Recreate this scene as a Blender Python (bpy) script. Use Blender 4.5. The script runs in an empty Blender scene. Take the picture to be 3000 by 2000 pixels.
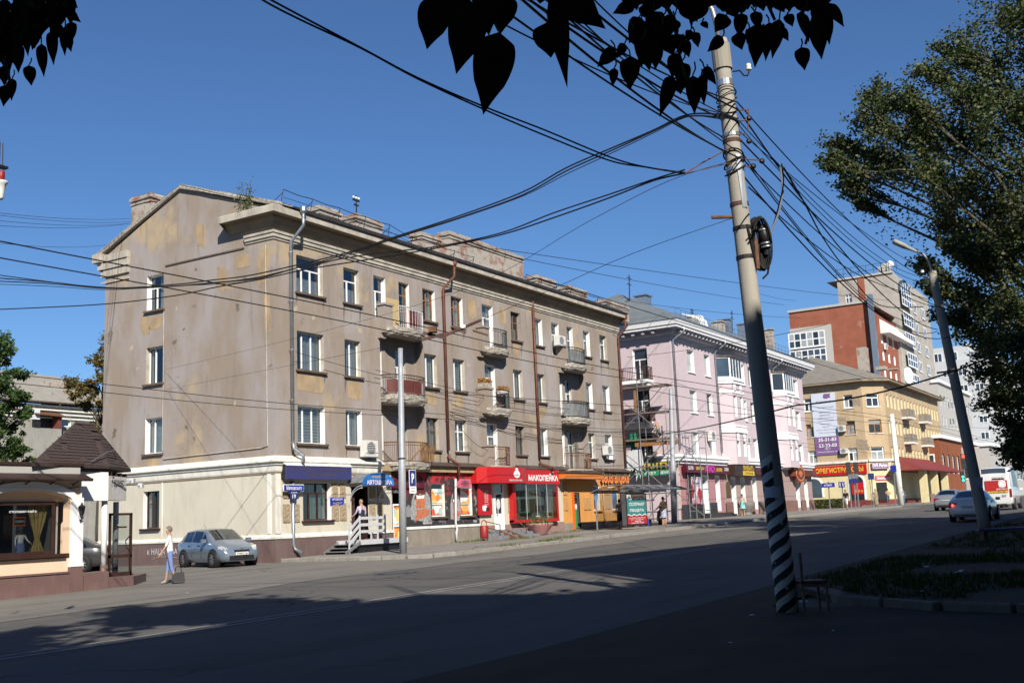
import bpy, bmesh, math, random
from mathutils import Vector, Matrix
random.seed(7)
R_ = math.radians
scene = bpy.context.scene
col = scene.collection

# ------------------------------------------------------------------ camera
CAMZ = 1.6
FPX = 3162.0
YAW, PIT, ROL = R_(31.3475), R_(9.3045), R_(-2.4385)
_f = Vector((math.cos(PIT)*math.cos(YAW), math.cos(PIT)*math.sin(YAW), math.sin(PIT)))
_r = _f.cross(Vector((0, 0, 1))).normalized(); _u = _r.cross(_f)
_c, _s = math.cos(ROL), math.sin(ROL)
CR, CU, CF = _c*_r + _s*_u, -_s*_r + _c*_u, _f
cam = bpy.data.cameras.new('camera'); camo = bpy.data.objects.new('camera', cam); col.objects.link(camo)
camo.matrix_world = Matrix(((CR.x, CU.x, -CF.x, 0), (CR.y, CU.y, -CF.y, 0), (CR.z, CU.z, -CF.z, CAMZ), (0, 0, 0, 1)))
cam.sensor_width = 36.0; cam.sensor_fit = 'HORIZONTAL'; cam.lens = FPX/3000*36
cam.clip_start = 0.1; cam.clip_end = 3000
scene.camera = camo

# ------------------------------------------------------------------ sky, sun, exposure
SUND = Vector((.92, 1.0, -.93)).normalized()          # direction the light travels
EL = math.asin(-SUND.z)
w = bpy.data.worlds.new('World'); scene.world = w; w.use_nodes = True
nt = w.node_tree; nt.nodes.clear()
sky = nt.nodes.new('ShaderNodeTexSky'); sky.sky_type = 'NISHITA'; sky.sun_disc = False
sky.sun_elevation = EL
sky.sun_rotation = math.atan2(-SUND.x, -SUND.y)
sky.altitude = 100; sky.air_density = 1.0; sky.dust_density = 0.0; sky.ozone_density = 10.0
bg = nt.nodes.new('ShaderNodeBackground'); bg.inputs[1].default_value = 0.070
ow = nt.nodes.new('ShaderNodeOutputWorld')
nt.links.new(sky.outputs[0], bg.inputs[0]); nt.links.new(bg.outputs[0], ow.inputs[0])
sl = bpy.data.lights.new('sun', 'SUN'); sl.energy = 5.0; sl.angle = R_(0.53); sl.color = (1, .93, .82)
slo = bpy.data.objects.new('sun', sl); col.objects.link(slo)
slo.rotation_euler = SUND.to_track_quat('-Z', 'Y').to_euler(); slo.location = (0, 0, 60)
vs = scene.view_settings
vs.view_transform = 'Standard'; vs.look = 'None'; vs.exposure = 0.6; vs.gamma = 1.0; vs.use_curve_mapping = False
try:
    scene.cycles.max_bounces = 8; scene.cycles.transparent_max_bounces = 24
    scene.cycles.diffuse_bounces = 3; scene.cycles.glossy_bounces = 3
except Exception: pass

# ------------------------------------------------------------------ helpers
def g(X):                                             # height of the carriageway: the street climbs to the right
    if X < 12: return 0.0
    if X < 75: return .0135*(X-12)
    return .85+.007*(X-75)
def ray(x, y): return CR*((x-1500)/FPX) + CU*(-(y-1000)/FPX) + CF
def pY(x, y, Y): d = ray(x, y); return Vector((0, 0, CAMZ)) + d*(Y/d.y)
def pX(x, y, X): d = ray(x, y); return Vector((0, 0, CAMZ)) + d*(X/d.x)
def pZ(x, y, Z): d = ray(x, y); return Vector((0, 0, CAMZ)) + d*((Z-CAMZ)/d.z)
def pD(x, y, D): return Vector((0, 0, CAMZ)) + ray(x, y)*D
def gp(x, y, off=0):
    z = 0
    for _ in range(25): p = pZ(x, y, z+off); z = g(p.x)
    return p

class Fr:                                             # a wall frame: u to the right, v up, n outward
    def __init__(s, o, U, N=None):
        s.o = Vector(o); s.U = Vector(U).normalized(); s.V = Vector((0, 0, 1)); s.N = s.U.cross(s.V)
    def __call__(s, u, v, n=0): return s.o + s.U*u + s.V*v + s.N*n
def FY(Y): return Fr((0, Y, 0), (1, 0, 0))            # street front, u = X
def FX(X): return Fr((X, 0, 0), (0, -1, 0))           # side facing -X, u = -Y

ORG = {}
def org(o):
    return ORG.get(o.name, Vector((0, 0, 0)))
def tag(o, label=None, cat=None, group=None, kind=None):
    if label: o['label'] = label
    if cat: o['category'] = cat
    if group: o['group'] = group
    if kind: o['kind'] = kind
    return o
def thing(name, label, cat, loc=(0, 0, 0), rz=0, group=None, local=False):
    o = bpy.data.objects.new(name, None); col.objects.link(o)
    o.empty_display_size = .3
    o.location = loc; o.rotation_euler = (0, 0, rz)
    ORG[o.name] = Vector((0, 0, 0)) if local else Vector(loc)
    return tag(o, label, cat, group)

class MB:
    def __init__(s): s.v = []; s.f = []
    def quad(s, *p):
        i = len(s.v); s.v += [Vector(q) for q in p]; s.f.append(tuple(range(i, i+len(p)))); return s
    def hexa(s, p):                                    # 8 points: bottom ring 0-3, top ring 4-7
        i = len(s.v); s.v += [Vector(q) for q in p]
        for f in ((3, 2, 1, 0), (4, 5, 6, 7), (0, 1, 5, 4), (1, 2, 6, 5), (2, 3, 7, 6), (3, 0, 4, 7)): s.f.append(tuple(i+k for k in f))
        return s
    def box(s, x0, x1, y0, y1, z0, z1):
        return s.hexa([(x0, y0, z0), (x1, y0, z0), (x1, y1, z0), (x0, y1, z0), (x0, y0, z1), (x1, y0, z1), (x1, y1, z1), (x0, y1, z1)])
    def fbox(s, fr, u0, u1, v0, v1, n0, n1):
        return s.hexa([fr(u0, v0, n1), fr(u1, v0, n1), fr(u1, v0, n0), fr(u0, v0, n0), fr(u0, v1, n1), fr(u1, v1, n1), fr(u1, v1, n0), fr(u0, v1, n0)])
    def obox(s, c, sx, sy, sz, rz=0, rx=0, ry=0):
        m = Matrix.Rotation(rz, 3, 'Z') @ Matrix.Rotation(ry, 3, 'Y') @ Matrix.Rotation(rx, 3, 'X'); c = Vector(c)
        P = [(-1, -1, -1), (1, -1, -1), (1, 1, -1), (-1, 1, -1), (-1, -1, 1), (1, -1, 1), (1, 1, 1), (-1, 1, 1)]
        return s.hexa([c + m @ Vector((p[0]*sx/2, p[1]*sy/2, p[2]*sz/2)) for p in P])
    def bar(s, a, b, wd, h=None):                      # square bar from a to b
        a, b = Vector(a), Vector(b); h = h or wd; d = (b-a).normalized()
        up = Vector((0, 0, 1)) if abs(d.z) < .95 else Vector((1, 0, 0))
        x = d.cross(up).normalized(); y = x.cross(d)
        P = []
        for q in (a, b): P += [q-x*wd/2-y*h/2, q+x*wd/2-y*h/2, q+x*wd/2+y*h/2, q-x*wd/2+y*h/2]
        return s.hexa(P)
    def tube(s, pts, r, n=6, r1=None, cap=True):
        pts = [Vector(p) for p in pts]; m = len(pts); base = len(s.v); x = None
        for k, p in enumerate(pts):
            d = (pts[min(k+1, m-1)]-pts[max(k-1, 0)])
            d = d.normalized() if d.length > 1e-9 else Vector((0, 0, 1))
            if x is None:
                up = Vector((0, 0, 1)) if abs(d.z) < .9 else Vector((1, 0, 0)); x = d.cross(up).normalized()
            else:
                x = (x-d*x.dot(d)); x = x.normalized() if x.length > 1e-6 else d.orthogonal().normalized()
            y = d.cross(x)
            rr = r if not isinstance(r, (list, tuple)) else r[k]
            if r1 is not None: rr = r+(r1-r)*k/(m-1)
            for j in range(n):
                a = 2*math.pi*j/n; s.v.append(p+(x*math.cos(a)+y*math.sin(a))*rr)
        for k in range(m-1):
            for j in range(n):
                j2 = (j+1) % n; s.f.append((base+k*n+j, base+k*n+j2, base+(k+1)*n+j2, base+(k+1)*n+j))
        if cap:
            s.f.append(tuple(base+j for j in range(n))[::-1]); s.f.append(tuple(base+(m-1)*n+j for j in range(n)))
        return s
    def lathe(s, prof, c=(0, 0, 0), n=12, sx=1, sy=1):
        c = Vector(c); base = len(s.v); m = len(prof)
        for r, z in prof:
            for j in range(n):
                a = 2*math.pi*j/n; s.v.append(c+Vector((r*math.cos(a)*sx, r*math.sin(a)*sy, z)))
        for k in range(m-1):
            for j in range(n):
                j2 = (j+1) % n; s.f.append((base+k*n+j, base+k*n+j2, base+(k+1)*n+j2, base+(k+1)*n+j))
        s.f.append(tuple(base+j for j in range(n))[::-1]); s.f.append(tuple(base+(m-1)*n+j for j in range(n)))
        return s
    def ext(s, fr, pts, n0, n1):                       # polygon (u,v) extruded along the normal from n0 to n1
        i = len(s.v); k = len(pts)
        s.v += [fr(u, v, n1) for u, v in pts] + [fr(u, v, n0) for u, v in pts]
        s.f.append(tuple(range(i, i+k))); s.f.append(tuple(range(i+2*k-1, i+k-1, -1)))
        for a in range(k):
            b = (a+1) % k; s.f.append((i+a, i+k+a, i+k+b, i+b))
        return s
    def zext(s, pts, z0, z1):                          # plan polygon extruded upward (z may be a function of x)
        f0 = z0 if callable(z0) else (lambda x: z0); f1 = z1 if callable(z1) else (lambda x: z1)
        i = len(s.v); k = len(pts)
        s.v += [Vector((x, y, f0(x))) for x, y in pts] + [Vector((x, y, f1(x))) for x, y in pts]
        s.f.append(tuple(range(i+k-1, i-1, -1))); s.f.append(tuple(range(i+k, i+2*k)))
        for a in range(k):
            b = (a+1) % k; s.f.append((i+a, i+b, i+k+b, i+k+a))
        return s
    def sphere(s, c, r, n=10, m=6, sz=1):
        return s.lathe([(max(1e-4, r*math.sin(math.pi*k/m)), -r*sz*math.cos(math.pi*k/m)) for k in range(m+1)], c, n)
    def wall(s, fr, u0, u1, v0, v1, holes=(), n=0):
        us = sorted({u0, u1} | {min(max(h[k], u0), u1) for h in holes for k in (0, 1)})
        vs_ = sorted({v0, v1} | {min(max(h[k], v0), v1) for h in holes for k in (2, 3)})
        for a in range(len(us)-1):
            run = None
            for b in range(len(vs_)-1):
                cu, cv = (us[a]+us[a+1])/2, (vs_[b]+vs_[b+1])/2
                hit = any(h[0] < cu < h[1] and h[2] < cv < h[3] for h in holes)
                if hit:
                    if run is not None: s.quad(fr(us[a], run, n), fr(us[a+1], run, n), fr(us[a+1], vs_[b], n), fr(us[a], vs_[b], n)); run = None
                elif run is None: run = vs_[b]
            if run is not None: s.quad(fr(us[a], run, n), fr(us[a+1], run, n), fr(us[a+1], v1, n), fr(us[a], v1, n))
        return s
    def mesh(s, name, mat, off=(0, 0, 0), smooth=False):
        me = bpy.data.meshes.new(name); off = Vector(off)
        me.from_pydata([v-off for v in s.v], [], s.f); me.update()
        if mat: me.materials.append(M(mat) if isinstance(mat, str) else mat)
        if smooth: me.polygons.foreach_set('use_smooth', [True]*len(me.polygons))
        return me
    def build(s, name, mat, parent=None, smooth=False):
        if parent is None:
            xs = [v.x for v in s.v]; ys = [v.y for v in s.v]; zs = [v.z for v in s.v]
            c = Vector(((min(xs)+max(xs))/2, (min(ys)+max(ys))/2, min(zs)))
        else: c = org(parent)
        me = s.mesh(name, mat, c, smooth)
        o = bpy.data.objects.new(name, me); col.objects.link(o)
        if parent is None: o.location = c
        else: o.parent = parent
        ORG[o.name] = c
        return o
def inst(me, name, parent, loc, rz=0, scale=None, rot=None):
    o = bpy.data.objects.new(name, me); col.objects.link(o)
    if parent: o.parent = parent; o.location = Vector(loc)-org(parent)
    else: o.location = loc
    o.rotation_euler = rot if rot else (0, 0, rz)
    if scale: o.scale = scale
    ORG[o.name] = Vector(loc)
    return o
def struct(o): o['kind'] = 'structure'; return o

# ------------------------------------------------------------------ materials
_M = {}
def M(name):
    if name not in _M: _M[name] = MATS[name](name)
    return _M[name]
def newmat(name):
    m = bpy.data.materials.new(name); m.use_nodes = True; nt = m.node_tree; nt.nodes.clear()
    o = nt.nodes.new('ShaderNodeOutputMaterial'); p = nt.nodes.new('ShaderNodeBsdfPrincipled')
    nt.links.new(p.outputs[0], o.inputs[0]); return m, nt, p, o
def N(nt, t, **kw):
    n = nt.nodes.new('ShaderNode'+t)
    for k, v in kw.items():
        if k.startswith('i_'):
            key = k[2:]; n.inputs[int(key) if key.isdigit() else key].default_value = v
        else: setattr(n, k, v)
    return n
def rgb(c): return (c[0], c[1], c[2], 1)
def coords(nt, scale=(1, 1, 1), src='Object'):
    t = N(nt, 'TexCoord'); mp = N(nt, 'Mapping'); mp.inputs['Scale'].default_value = scale
    nt.links.new(t.outputs[src], mp.inputs[0]); return mp.outputs[0]
def noise(nt, vec, scale, detail=4, rough=.55):
    n = N(nt, 'TexNoise'); n.inputs['Scale'].default_value = scale; n.inputs['Detail'].default_value = detail; n.inputs['Roughness'].default_value = rough
    nt.links.new(vec, n.inputs['Vector']); return n.outputs[0]
def ramp(nt, fac, a, b, ca=(0, 0, 0), cb=(1, 1, 1)):
    r = N(nt, 'ValToRGB'); e = r.color_ramp.elements
    e[0].position = a; e[1].position = b; e[0].color = rgb(ca); e[1].color = rgb(cb)
    nt.links.new(fac, r.inputs[0]); return r.outputs[0]
def mix(nt, fac, a, b, mode='MIX'):
    m = N(nt, 'Mix'); m.data_type = 'RGBA'; m.blend_type = mode
    for sock, val in ((m.inputs[0], fac), (m.inputs[6], a), (m.inputs[7], b)):
        if hasattr(val, 'links') or hasattr(val, 'is_linked'): nt.links.new(val, sock)
        elif isinstance(val, (int, float)): sock.default_value = val
        else: sock.default_value = rgb(val)
    return m.outputs[2]
def bump(nt, p, h, strength=.3, dist=.02):
    b = N(nt, 'Bump'); b.inputs['Strength'].default_value = strength; b.inputs['Distance'].default_value = dist
    nt.links.new(h, b.inputs['Height']); nt.links.new(b.outputs[0], p.inputs['Normal'])
def SC(c):                                            # real-world reflectance for the chosen exposure
    m = max(c); k = .68 if m < .62 else .68+.17*min(1, (m-.62)/.2)
    return tuple(x*k for x in c)
def plain(c, rough=.7, metal=0, var=.12, scale=3., bmp=0, spec=.4, bscale=40, dirt=None):
    c = SC(c); dirt = SC(dirt) if dirt else None
    def mk(name):
        m, nt, p, o = newmat(name)
        v = coords(nt); n1 = noise(nt, v, scale, 5)
        lo = tuple(x*(1-var) for x in c); hi = tuple(min(1, x*(1+var)) for x in c)
        cc = ramp(nt, n1, .3, .7, lo, hi)
        if dirt:
            n2 = noise(nt, coords(nt, (1.6, 1.6, .35)), 1.7, 6, .65)
            cc = mix(nt, ramp(nt, n2, .5, .75), cc, dirt)
        nt.links.new(cc, p.inputs['Base Color'])
        p.inputs['Roughness'].default_value = rough; p.inputs['Metallic'].default_value = metal
        p.inputs['Specular IOR Level'].default_value = spec
        if bmp: bump(nt, p, noise(nt, v, bscale, 4), bmp, .01)
        return m
    return mk
def emit(c, s):
    def mk(name):
        m, nt, p, o = newmat(name); p.inputs['Base Color'].default_value = rgb(c)
        p.inputs['Emission Color'].default_value = rgb(c); p.inputs['Emission Strength'].default_value = s; return m
    return mk
def glass(tint=(.8, .86, .86), refl=.12, thru=.85):
    def mk(name):
        m, nt, p, o = newmat(name); nt.nodes.remove(p)
        t = N(nt, 'BsdfTransparent'); t.inputs[0].default_value = rgb(tuple(x*thru for x in tint))
        gl = N(nt, 'BsdfGlossy'); gl.inputs['Roughness'].default_value = .02; gl.inputs[0].default_value = (.9, .95, 1, 1)
        lw = N(nt, 'LayerWeight'); lw.inputs[0].default_value = .25
        ad = N(nt, 'Math', operation='MULTIPLY_ADD'); ad.inputs[1].default_value = .6; ad.inputs[2].default_value = refl
        nt.links.new(lw.outputs['Fresnel'], ad.inputs[0])
        mx = N(nt, 'MixShader'); nt.links.new(ad.outputs[0], mx.inputs[0]); nt.links.new(t.outputs[0], mx.inputs[1]); nt.links.new(gl.outputs[0], mx.inputs[2])
        nt.links.new(mx.outputs[0], o.inputs[0]); return m
    return mk
def stucco(name):                                      # old patched render: mauve wash, brown bare render, ochre paint showing
    m, nt, p, o = newmat(name)
    v = coords(nt); vs2 = coords(nt, (1, 1, .5)); vs3 = coords(nt, (2.2, 2.2, .3))
    a = noise(nt, vs2, .55, 6, .6); b = noise(nt, v, .33, 5, .6); c = noise(nt, vs3, 1.2, 6, .65); d = noise(nt, v, 2.5, 5, .6)
    base = mix(nt, ramp(nt, a, .42, .6), (.255, .214, .178), (.299, .272, .266))
    base = mix(nt, ramp(nt, b, .60, .68), base, (.326, .268, .204))
    sepz = N(nt, 'SeparateXYZ'); tc = N(nt, 'TexCoord'); nt.links.new(tc.outputs['Object'], sepz.inputs[0])
    zz = N(nt, 'MapRange'); zz.inputs['From Min'].default_value = 9.5; zz.inputs['From Max'].default_value = 14.5; zz.inputs['To Min'].default_value = -.02; zz.inputs['To Max'].default_value = .10
    nt.links.new(sepz.outputs[2], zz.inputs[0])
    ad = N(nt, 'Math', operation='ADD'); nt.links.new(b, ad.inputs[0]); nt.links.new(zz.outputs[0], ad.inputs[1])
    base = mix(nt, ramp(nt, ad.outputs[0], .62, .70), base, (.367, .292, .194))
    base = mix(nt, ramp(nt, c, .56, .74), base, (.204, .177, .156))
    base = mix(nt, ramp(nt, d, .3, .7), base, mix(nt, .88, base, (1, .98, .95), 'MULTIPLY'))
    base = mix(nt, ramp(nt, noise(nt, v, 1.1, 7, .7), .64, .68), base, (.184, .16, .143))
    nt.links.new(base, p.inputs['Base Color']); p.inputs['Roughness'].default_value = .95; p.inputs['Specular IOR Level'].default_value = .15
    h = mix(nt, .5, noise(nt, v, 3, 8, .65), noise(nt, v, 25, 4))
    bump(nt, p, h, .5, .03); return m
def brickm(c1, c2, mort, w_=.25, h_=.077, msz=.012, spoil=None, bmp=.4):
    c1, c2, mort = SC(c1), SC(c2), SC(mort); spoil = (SC(spoil[0]), spoil[1], spoil[2]) if spoil else None
    def mk(name):
        m, nt, p, o = newmat(name)
        tc = N(nt, 'TexCoord'); sx = N(nt, 'SeparateXYZ'); nt.links.new(tc.outputs['Object'], sx.inputs[0])
        ad = N(nt, 'Math', operation='ADD'); nt.links.new(sx.outputs[0], ad.inputs[0]); nt.links.new(sx.outputs[1], ad.inputs[1])
        cb = N(nt, 'CombineXYZ'); nt.links.new(ad.outputs[0], cb.inputs[0]); nt.links.new(sx.outputs[2], cb.inputs[1])
        b = N(nt, 'TexBrick'); b.inputs['Color1'].default_value = rgb(c1); b.inputs['Color2'].default_value = rgb(c2); b.inputs['Mortar'].default_value = rgb(mort)
        b.inputs['Scale'].default_value = 1; b.inputs['Mortar Size'].default_value = msz; b.inputs['Brick Width'].default_value = w_; b.inputs['Row Height'].default_value = h_
        nt.links.new(cb.outputs[0], b.inputs[0]); cc = b.outputs[0]
        v = coords(nt)
        cc = mix(nt, ramp(nt, noise(nt, v, .6, 6), .35, .7), cc, mix(nt, 1, cc, (.78, .76, .74), 'MULTIPLY'))
        if spoil: cc = mix(nt, ramp(nt, noise(nt, v, spoil[1], 6, .65), spoil[2], spoil[2]+.1), cc, spoil[0])
        nt.links.new(cc, p.inputs['Base Color']); p.inputs['Roughness'].default_value = .9; p.inputs['Specular IOR Level'].default_value = .2
        bump(nt, p, mix(nt, .5, b.outputs[1], noise(nt, v, 12, 5)), bmp, .03); return m
    return mk
def asphalt(c, patch, crack=True, sc=.25):
    c, patch = SC(c), SC(patch)
    def mk(name):
        m, nt, p, o = newmat(name); v = coords(nt); vl = coords(nt, (.12, 1, 1))
        a = noise(nt, v, sc, 6, .6); b = noise(nt, vl, .9, 5, .6); f = noise(nt, v, 55, 3)
        cc = mix(nt, ramp(nt, a, .38, .64), c, patch)
        cc = mix(nt, ramp(nt, b, .52, .7), cc, mix(nt, 1, cc, (.72, .72, .73), 'MULTIPLY'))
        cc = mix(nt, ramp(nt, f, .3, .7), cc, mix(nt, 1, cc, (.8, .8, .8), 'MULTIPLY'))
        if crack:
            vo = N(nt, 'TexVoronoi'); vo.feature = 'DISTANCE_TO_EDGE'; vo.inputs['Scale'].default_value = .33
            wv = N(nt, 'Vector' 'Math', operation='ADD'); nz = N(nt, 'TexNoise'); nz.inputs['Scale'].default_value = 1.3; nz.inputs['Detail'].default_value = 6
            nt.links.new(v, nz.inputs[0]); nt.links.new(v, wv.inputs[0]); nt.links.new(nz.outputs[1], wv.inputs[1]); nt.links.new(wv.outputs[0], vo.inputs['Vector'])
            k = ramp(nt, vo.outputs[0], .004, .012, (1, 1, 1), (0, 0, 0))
            k2 = mix(nt, 1, k, ramp(nt, noise(nt, v, .2, 3), .5, .6), 'MULTIPLY')
            cc = mix(nt, k2, cc, (.03, .03, .03))
        nt.links.new(cc, p.inputs['Base Color']); p.inputs['Roughness'].default_value = .92; p.inputs['Specular IOR Level'].default_value = .2
        bump(nt, p, f, .35, .01); return m
    return mk
def leafm(c1, c2, tr=.35, spec=.28):
    def mk(name):
        m, nt, p, o = newmat(name)
        gi = N(nt, 'NewGeometry')
        cc = mix(nt, ramp(nt, gi.outputs['Random Per Island'], .15, .85), c1, c2)
        nt.links.new(cc, p.inputs['Base Color']); p.inputs['Roughness'].default_value = .55; p.inputs['Specular IOR Level'].default_value = spec
        t = N(nt, 'BsdfTranslucent'); nt.links.new(mix(nt, 1, cc, (.9, 1.1, .4), 'MULTIPLY'), t.inputs[0])
        ms = N(nt, 'MixShader'); ms.inputs[0].default_value = tr
        nt.links.new(p.outputs[0], ms.inputs[1]); nt.links.new(t.outputs[0], ms.inputs[2]); nt.links.new(ms.outputs[0], o.inputs[0]); return m
    return mk
def bands(c1, c2, scale, axis=2, rough=.6, bmp=.4, ):   # ribbed sheet
    c1, c2 = SC(c1), SC(c2)
    def mk(name):
        m, nt, p, o = newmat(name); tc = N(nt, 'TexCoord')
        wv = N(nt, 'TexWave'); wv.bands_direction = 'XYZ'[axis]; wv.inputs['Scale'].default_value = scale; wv.inputs['Distortion'].default_value = 0
        nt.links.new(tc.outputs['Object'], wv.inputs[0])
        cc = mix(nt, wv.outputs[1], c1, c2); n1 = noise(nt, tc.outputs['Object'], 1.2, 6)
        cc = mix(nt, ramp(nt, n1, .4, .7), cc, mix(nt, 1, cc, (.75, .74, .72), 'MULTIPLY'))
        nt.links.new(cc, p.inputs['Base Color']); p.inputs['Roughness'].default_value = rough
        bump(nt, p, wv.outputs[1], bmp, .03); return m
    return mk
def poster(cols, sc=2.5, wave=False, dist=6):            # flat print made of big soft-edged shapes in a few colours
    def mk(name):
        m, nt, p, o = newmat(name); v = coords(nt)
        n1 = N(nt, 'TexVoronoi'); n1.inputs['Scale'].default_value = sc; nt.links.new(v, n1.inputs[0])
        r = N(nt, 'ValToRGB'); r.color_ramp.interpolation = 'CONSTANT'; e = r.color_ramp.elements
        while len(e) < len(cols): e.new(.5)
        for i, c in enumerate(cols): e[i].position = i/len(cols); e[i].color = rgb(SC(c))
        sx = N(nt, 'SeparateXYZ'); nt.links.new(n1.outputs['Color'], sx.inputs[0])
        nt.links.new(sx.outputs[0], r.inputs[0]); nt.links.new(r.outputs[0], p.inputs['Base Color']); p.inputs['Roughness'].default_value = .4; return m
    return mk
def graffiti(name):
    m, nt, p, o = newmat(name); v = coords(nt)
    n1 = noise(nt, v, .9, 5, .6); n2 = noise(nt, v, 2.6, 4, .6)
    cc = mix(nt, ramp(nt, n1, .47, .5), (.22, .22, .23), (.03, .027, .03))
    sz = N(nt, 'SeparateXYZ'); tc = N(nt, 'TexCoord'); nt.links.new(tc.outputs['Object'], sz.inputs[0])
    hi = N(nt, 'MapRange'); hi.inputs['From Min'].default_value = 2.2; hi.inputs['From Max'].default_value = 3.4; nt.links.new(sz.outputs[2], hi.inputs[0])
    rd = mix(nt, ramp(nt, n2, .45, .5), (.38, .014, .02), (.04, .02, .024))
    cc = mix(nt, hi.outputs[0], cc, rd)
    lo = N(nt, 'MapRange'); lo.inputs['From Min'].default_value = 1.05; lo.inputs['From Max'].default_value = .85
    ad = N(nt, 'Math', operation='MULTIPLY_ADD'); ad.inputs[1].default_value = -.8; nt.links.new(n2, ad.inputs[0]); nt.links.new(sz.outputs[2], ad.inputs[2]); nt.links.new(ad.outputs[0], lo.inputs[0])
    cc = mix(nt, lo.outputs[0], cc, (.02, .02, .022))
    nt.links.new(cc, p.inputs['Base Color']); p.inputs['Roughness'].default_value = .8; return m
def concrete(name):
    m, nt, p, o = newmat(name); v = coords(nt); vs2 = coords(nt, (3, 3, .35))
    cc = mix(nt, ramp(nt, noise(nt, vs2, 1.5, 6), .35, .7), (.27, .25, .21), (.20, .187, .156))
    cc = mix(nt, ramp(nt, noise(nt, coords(nt, (4, 4, .25)), 1.1, 5), .66, .74), cc, (.30, .15, .07))
    nt.links.new(cc, p.inputs['Base Color']); p.inputs['Roughness'].default_value = .9; bump(nt, p, noise(nt, v, 18, 5), .3, .01); return m
def striped(name):                                     # near pole: bare concrete above, black and white spiral paint below
    m, nt, p, o = newmat(name); v = coords(nt); tc = N(nt, 'TexCoord'); sx = N(nt, 'SeparateXYZ'); nt.links.new(tc.outputs['Object'], sx.inputs[0])
    cc = mix(nt, ramp(nt, noise(nt, coords(nt, (3, 3, .35)), 1.5, 6), .35, .7), (.31, .29, .25), (.245, .228, .197))
    cc = mix(nt, ramp(nt, noise(nt, coords(nt, (5, 5, .3)), 1.3, 5), .68, .76), cc, (.30, .15, .07))
    at = N(nt, 'Math', operation='ARCTAN2'); nt.links.new(sx.outputs[1], at.inputs[0]); nt.links.new(sx.outputs[0], at.inputs[1])
    md = N(nt, 'Math', operation='MULTIPLY_ADD'); md.inputs[1].default_value = -.1132; nt.links.new(at.outputs[0], md.inputs[0]); nt.links.new(sx.outputs[2], md.inputs[2])
    nz = N(nt, 'Math', operation='MULTIPLY_ADD'); nz.inputs[1].default_value = .03; nt.links.new(noise(nt, v, 6, 4), nz.inputs[0]); nt.links.new(md.outputs[0], nz.inputs[2])
    dv = N(nt, 'Math', operation='DIVIDE'); dv.inputs[1].default_value = .2371; nt.links.new(nz.outputs[0], dv.inputs[0])
    fr = N(nt, 'Math', operation='FRACT'); nt.links.new(dv.outputs[0], fr.inputs[0])
    st = ramp(nt, fr.outputs[0], .49, .51, (.48, .47, .45), (.014, .014, .014))
    wr = ramp(nt, noise(nt, v, 9, 6, .65), .60, .66)
    st = mix(nt, wr, st, (.33, .31, .27))
    zt = N(nt, 'Math', operation='LESS_THAN'); zt.inputs[1].default_value = 2.02; nt.links.new(nz.outputs[0], zt.inputs[0])
    cc = mix(nt, zt.outputs[0], cc, st)
    nt.links.new(cc, p.inputs['Base Color']); p.inputs['Roughness'].default_value = .85; bump(nt, p, noise(nt, v, 25, 5), .3, .01); return m
def carpaint(c, metal=.3):
    c = SC(c)
    def mk(name):
        m, nt, p, o = newmat(name); p.inputs['Base Color'].default_value = rgb(c); p.inputs['Metallic'].default_value = metal
        p.inputs['Roughness'].default_value = .28; p.inputs['Coat Weight'].default_value = .8; p.inputs['Coat Roughness'].default_value = .05
        v = coords(nt); cc = mix(nt, ramp(nt, noise(nt, v, 1.5, 5), .45, .8), c, tuple(x*.8+.04 for x in c)); nt.links.new(cc, p.inputs['Base Color']); return m
    return mk
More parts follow.
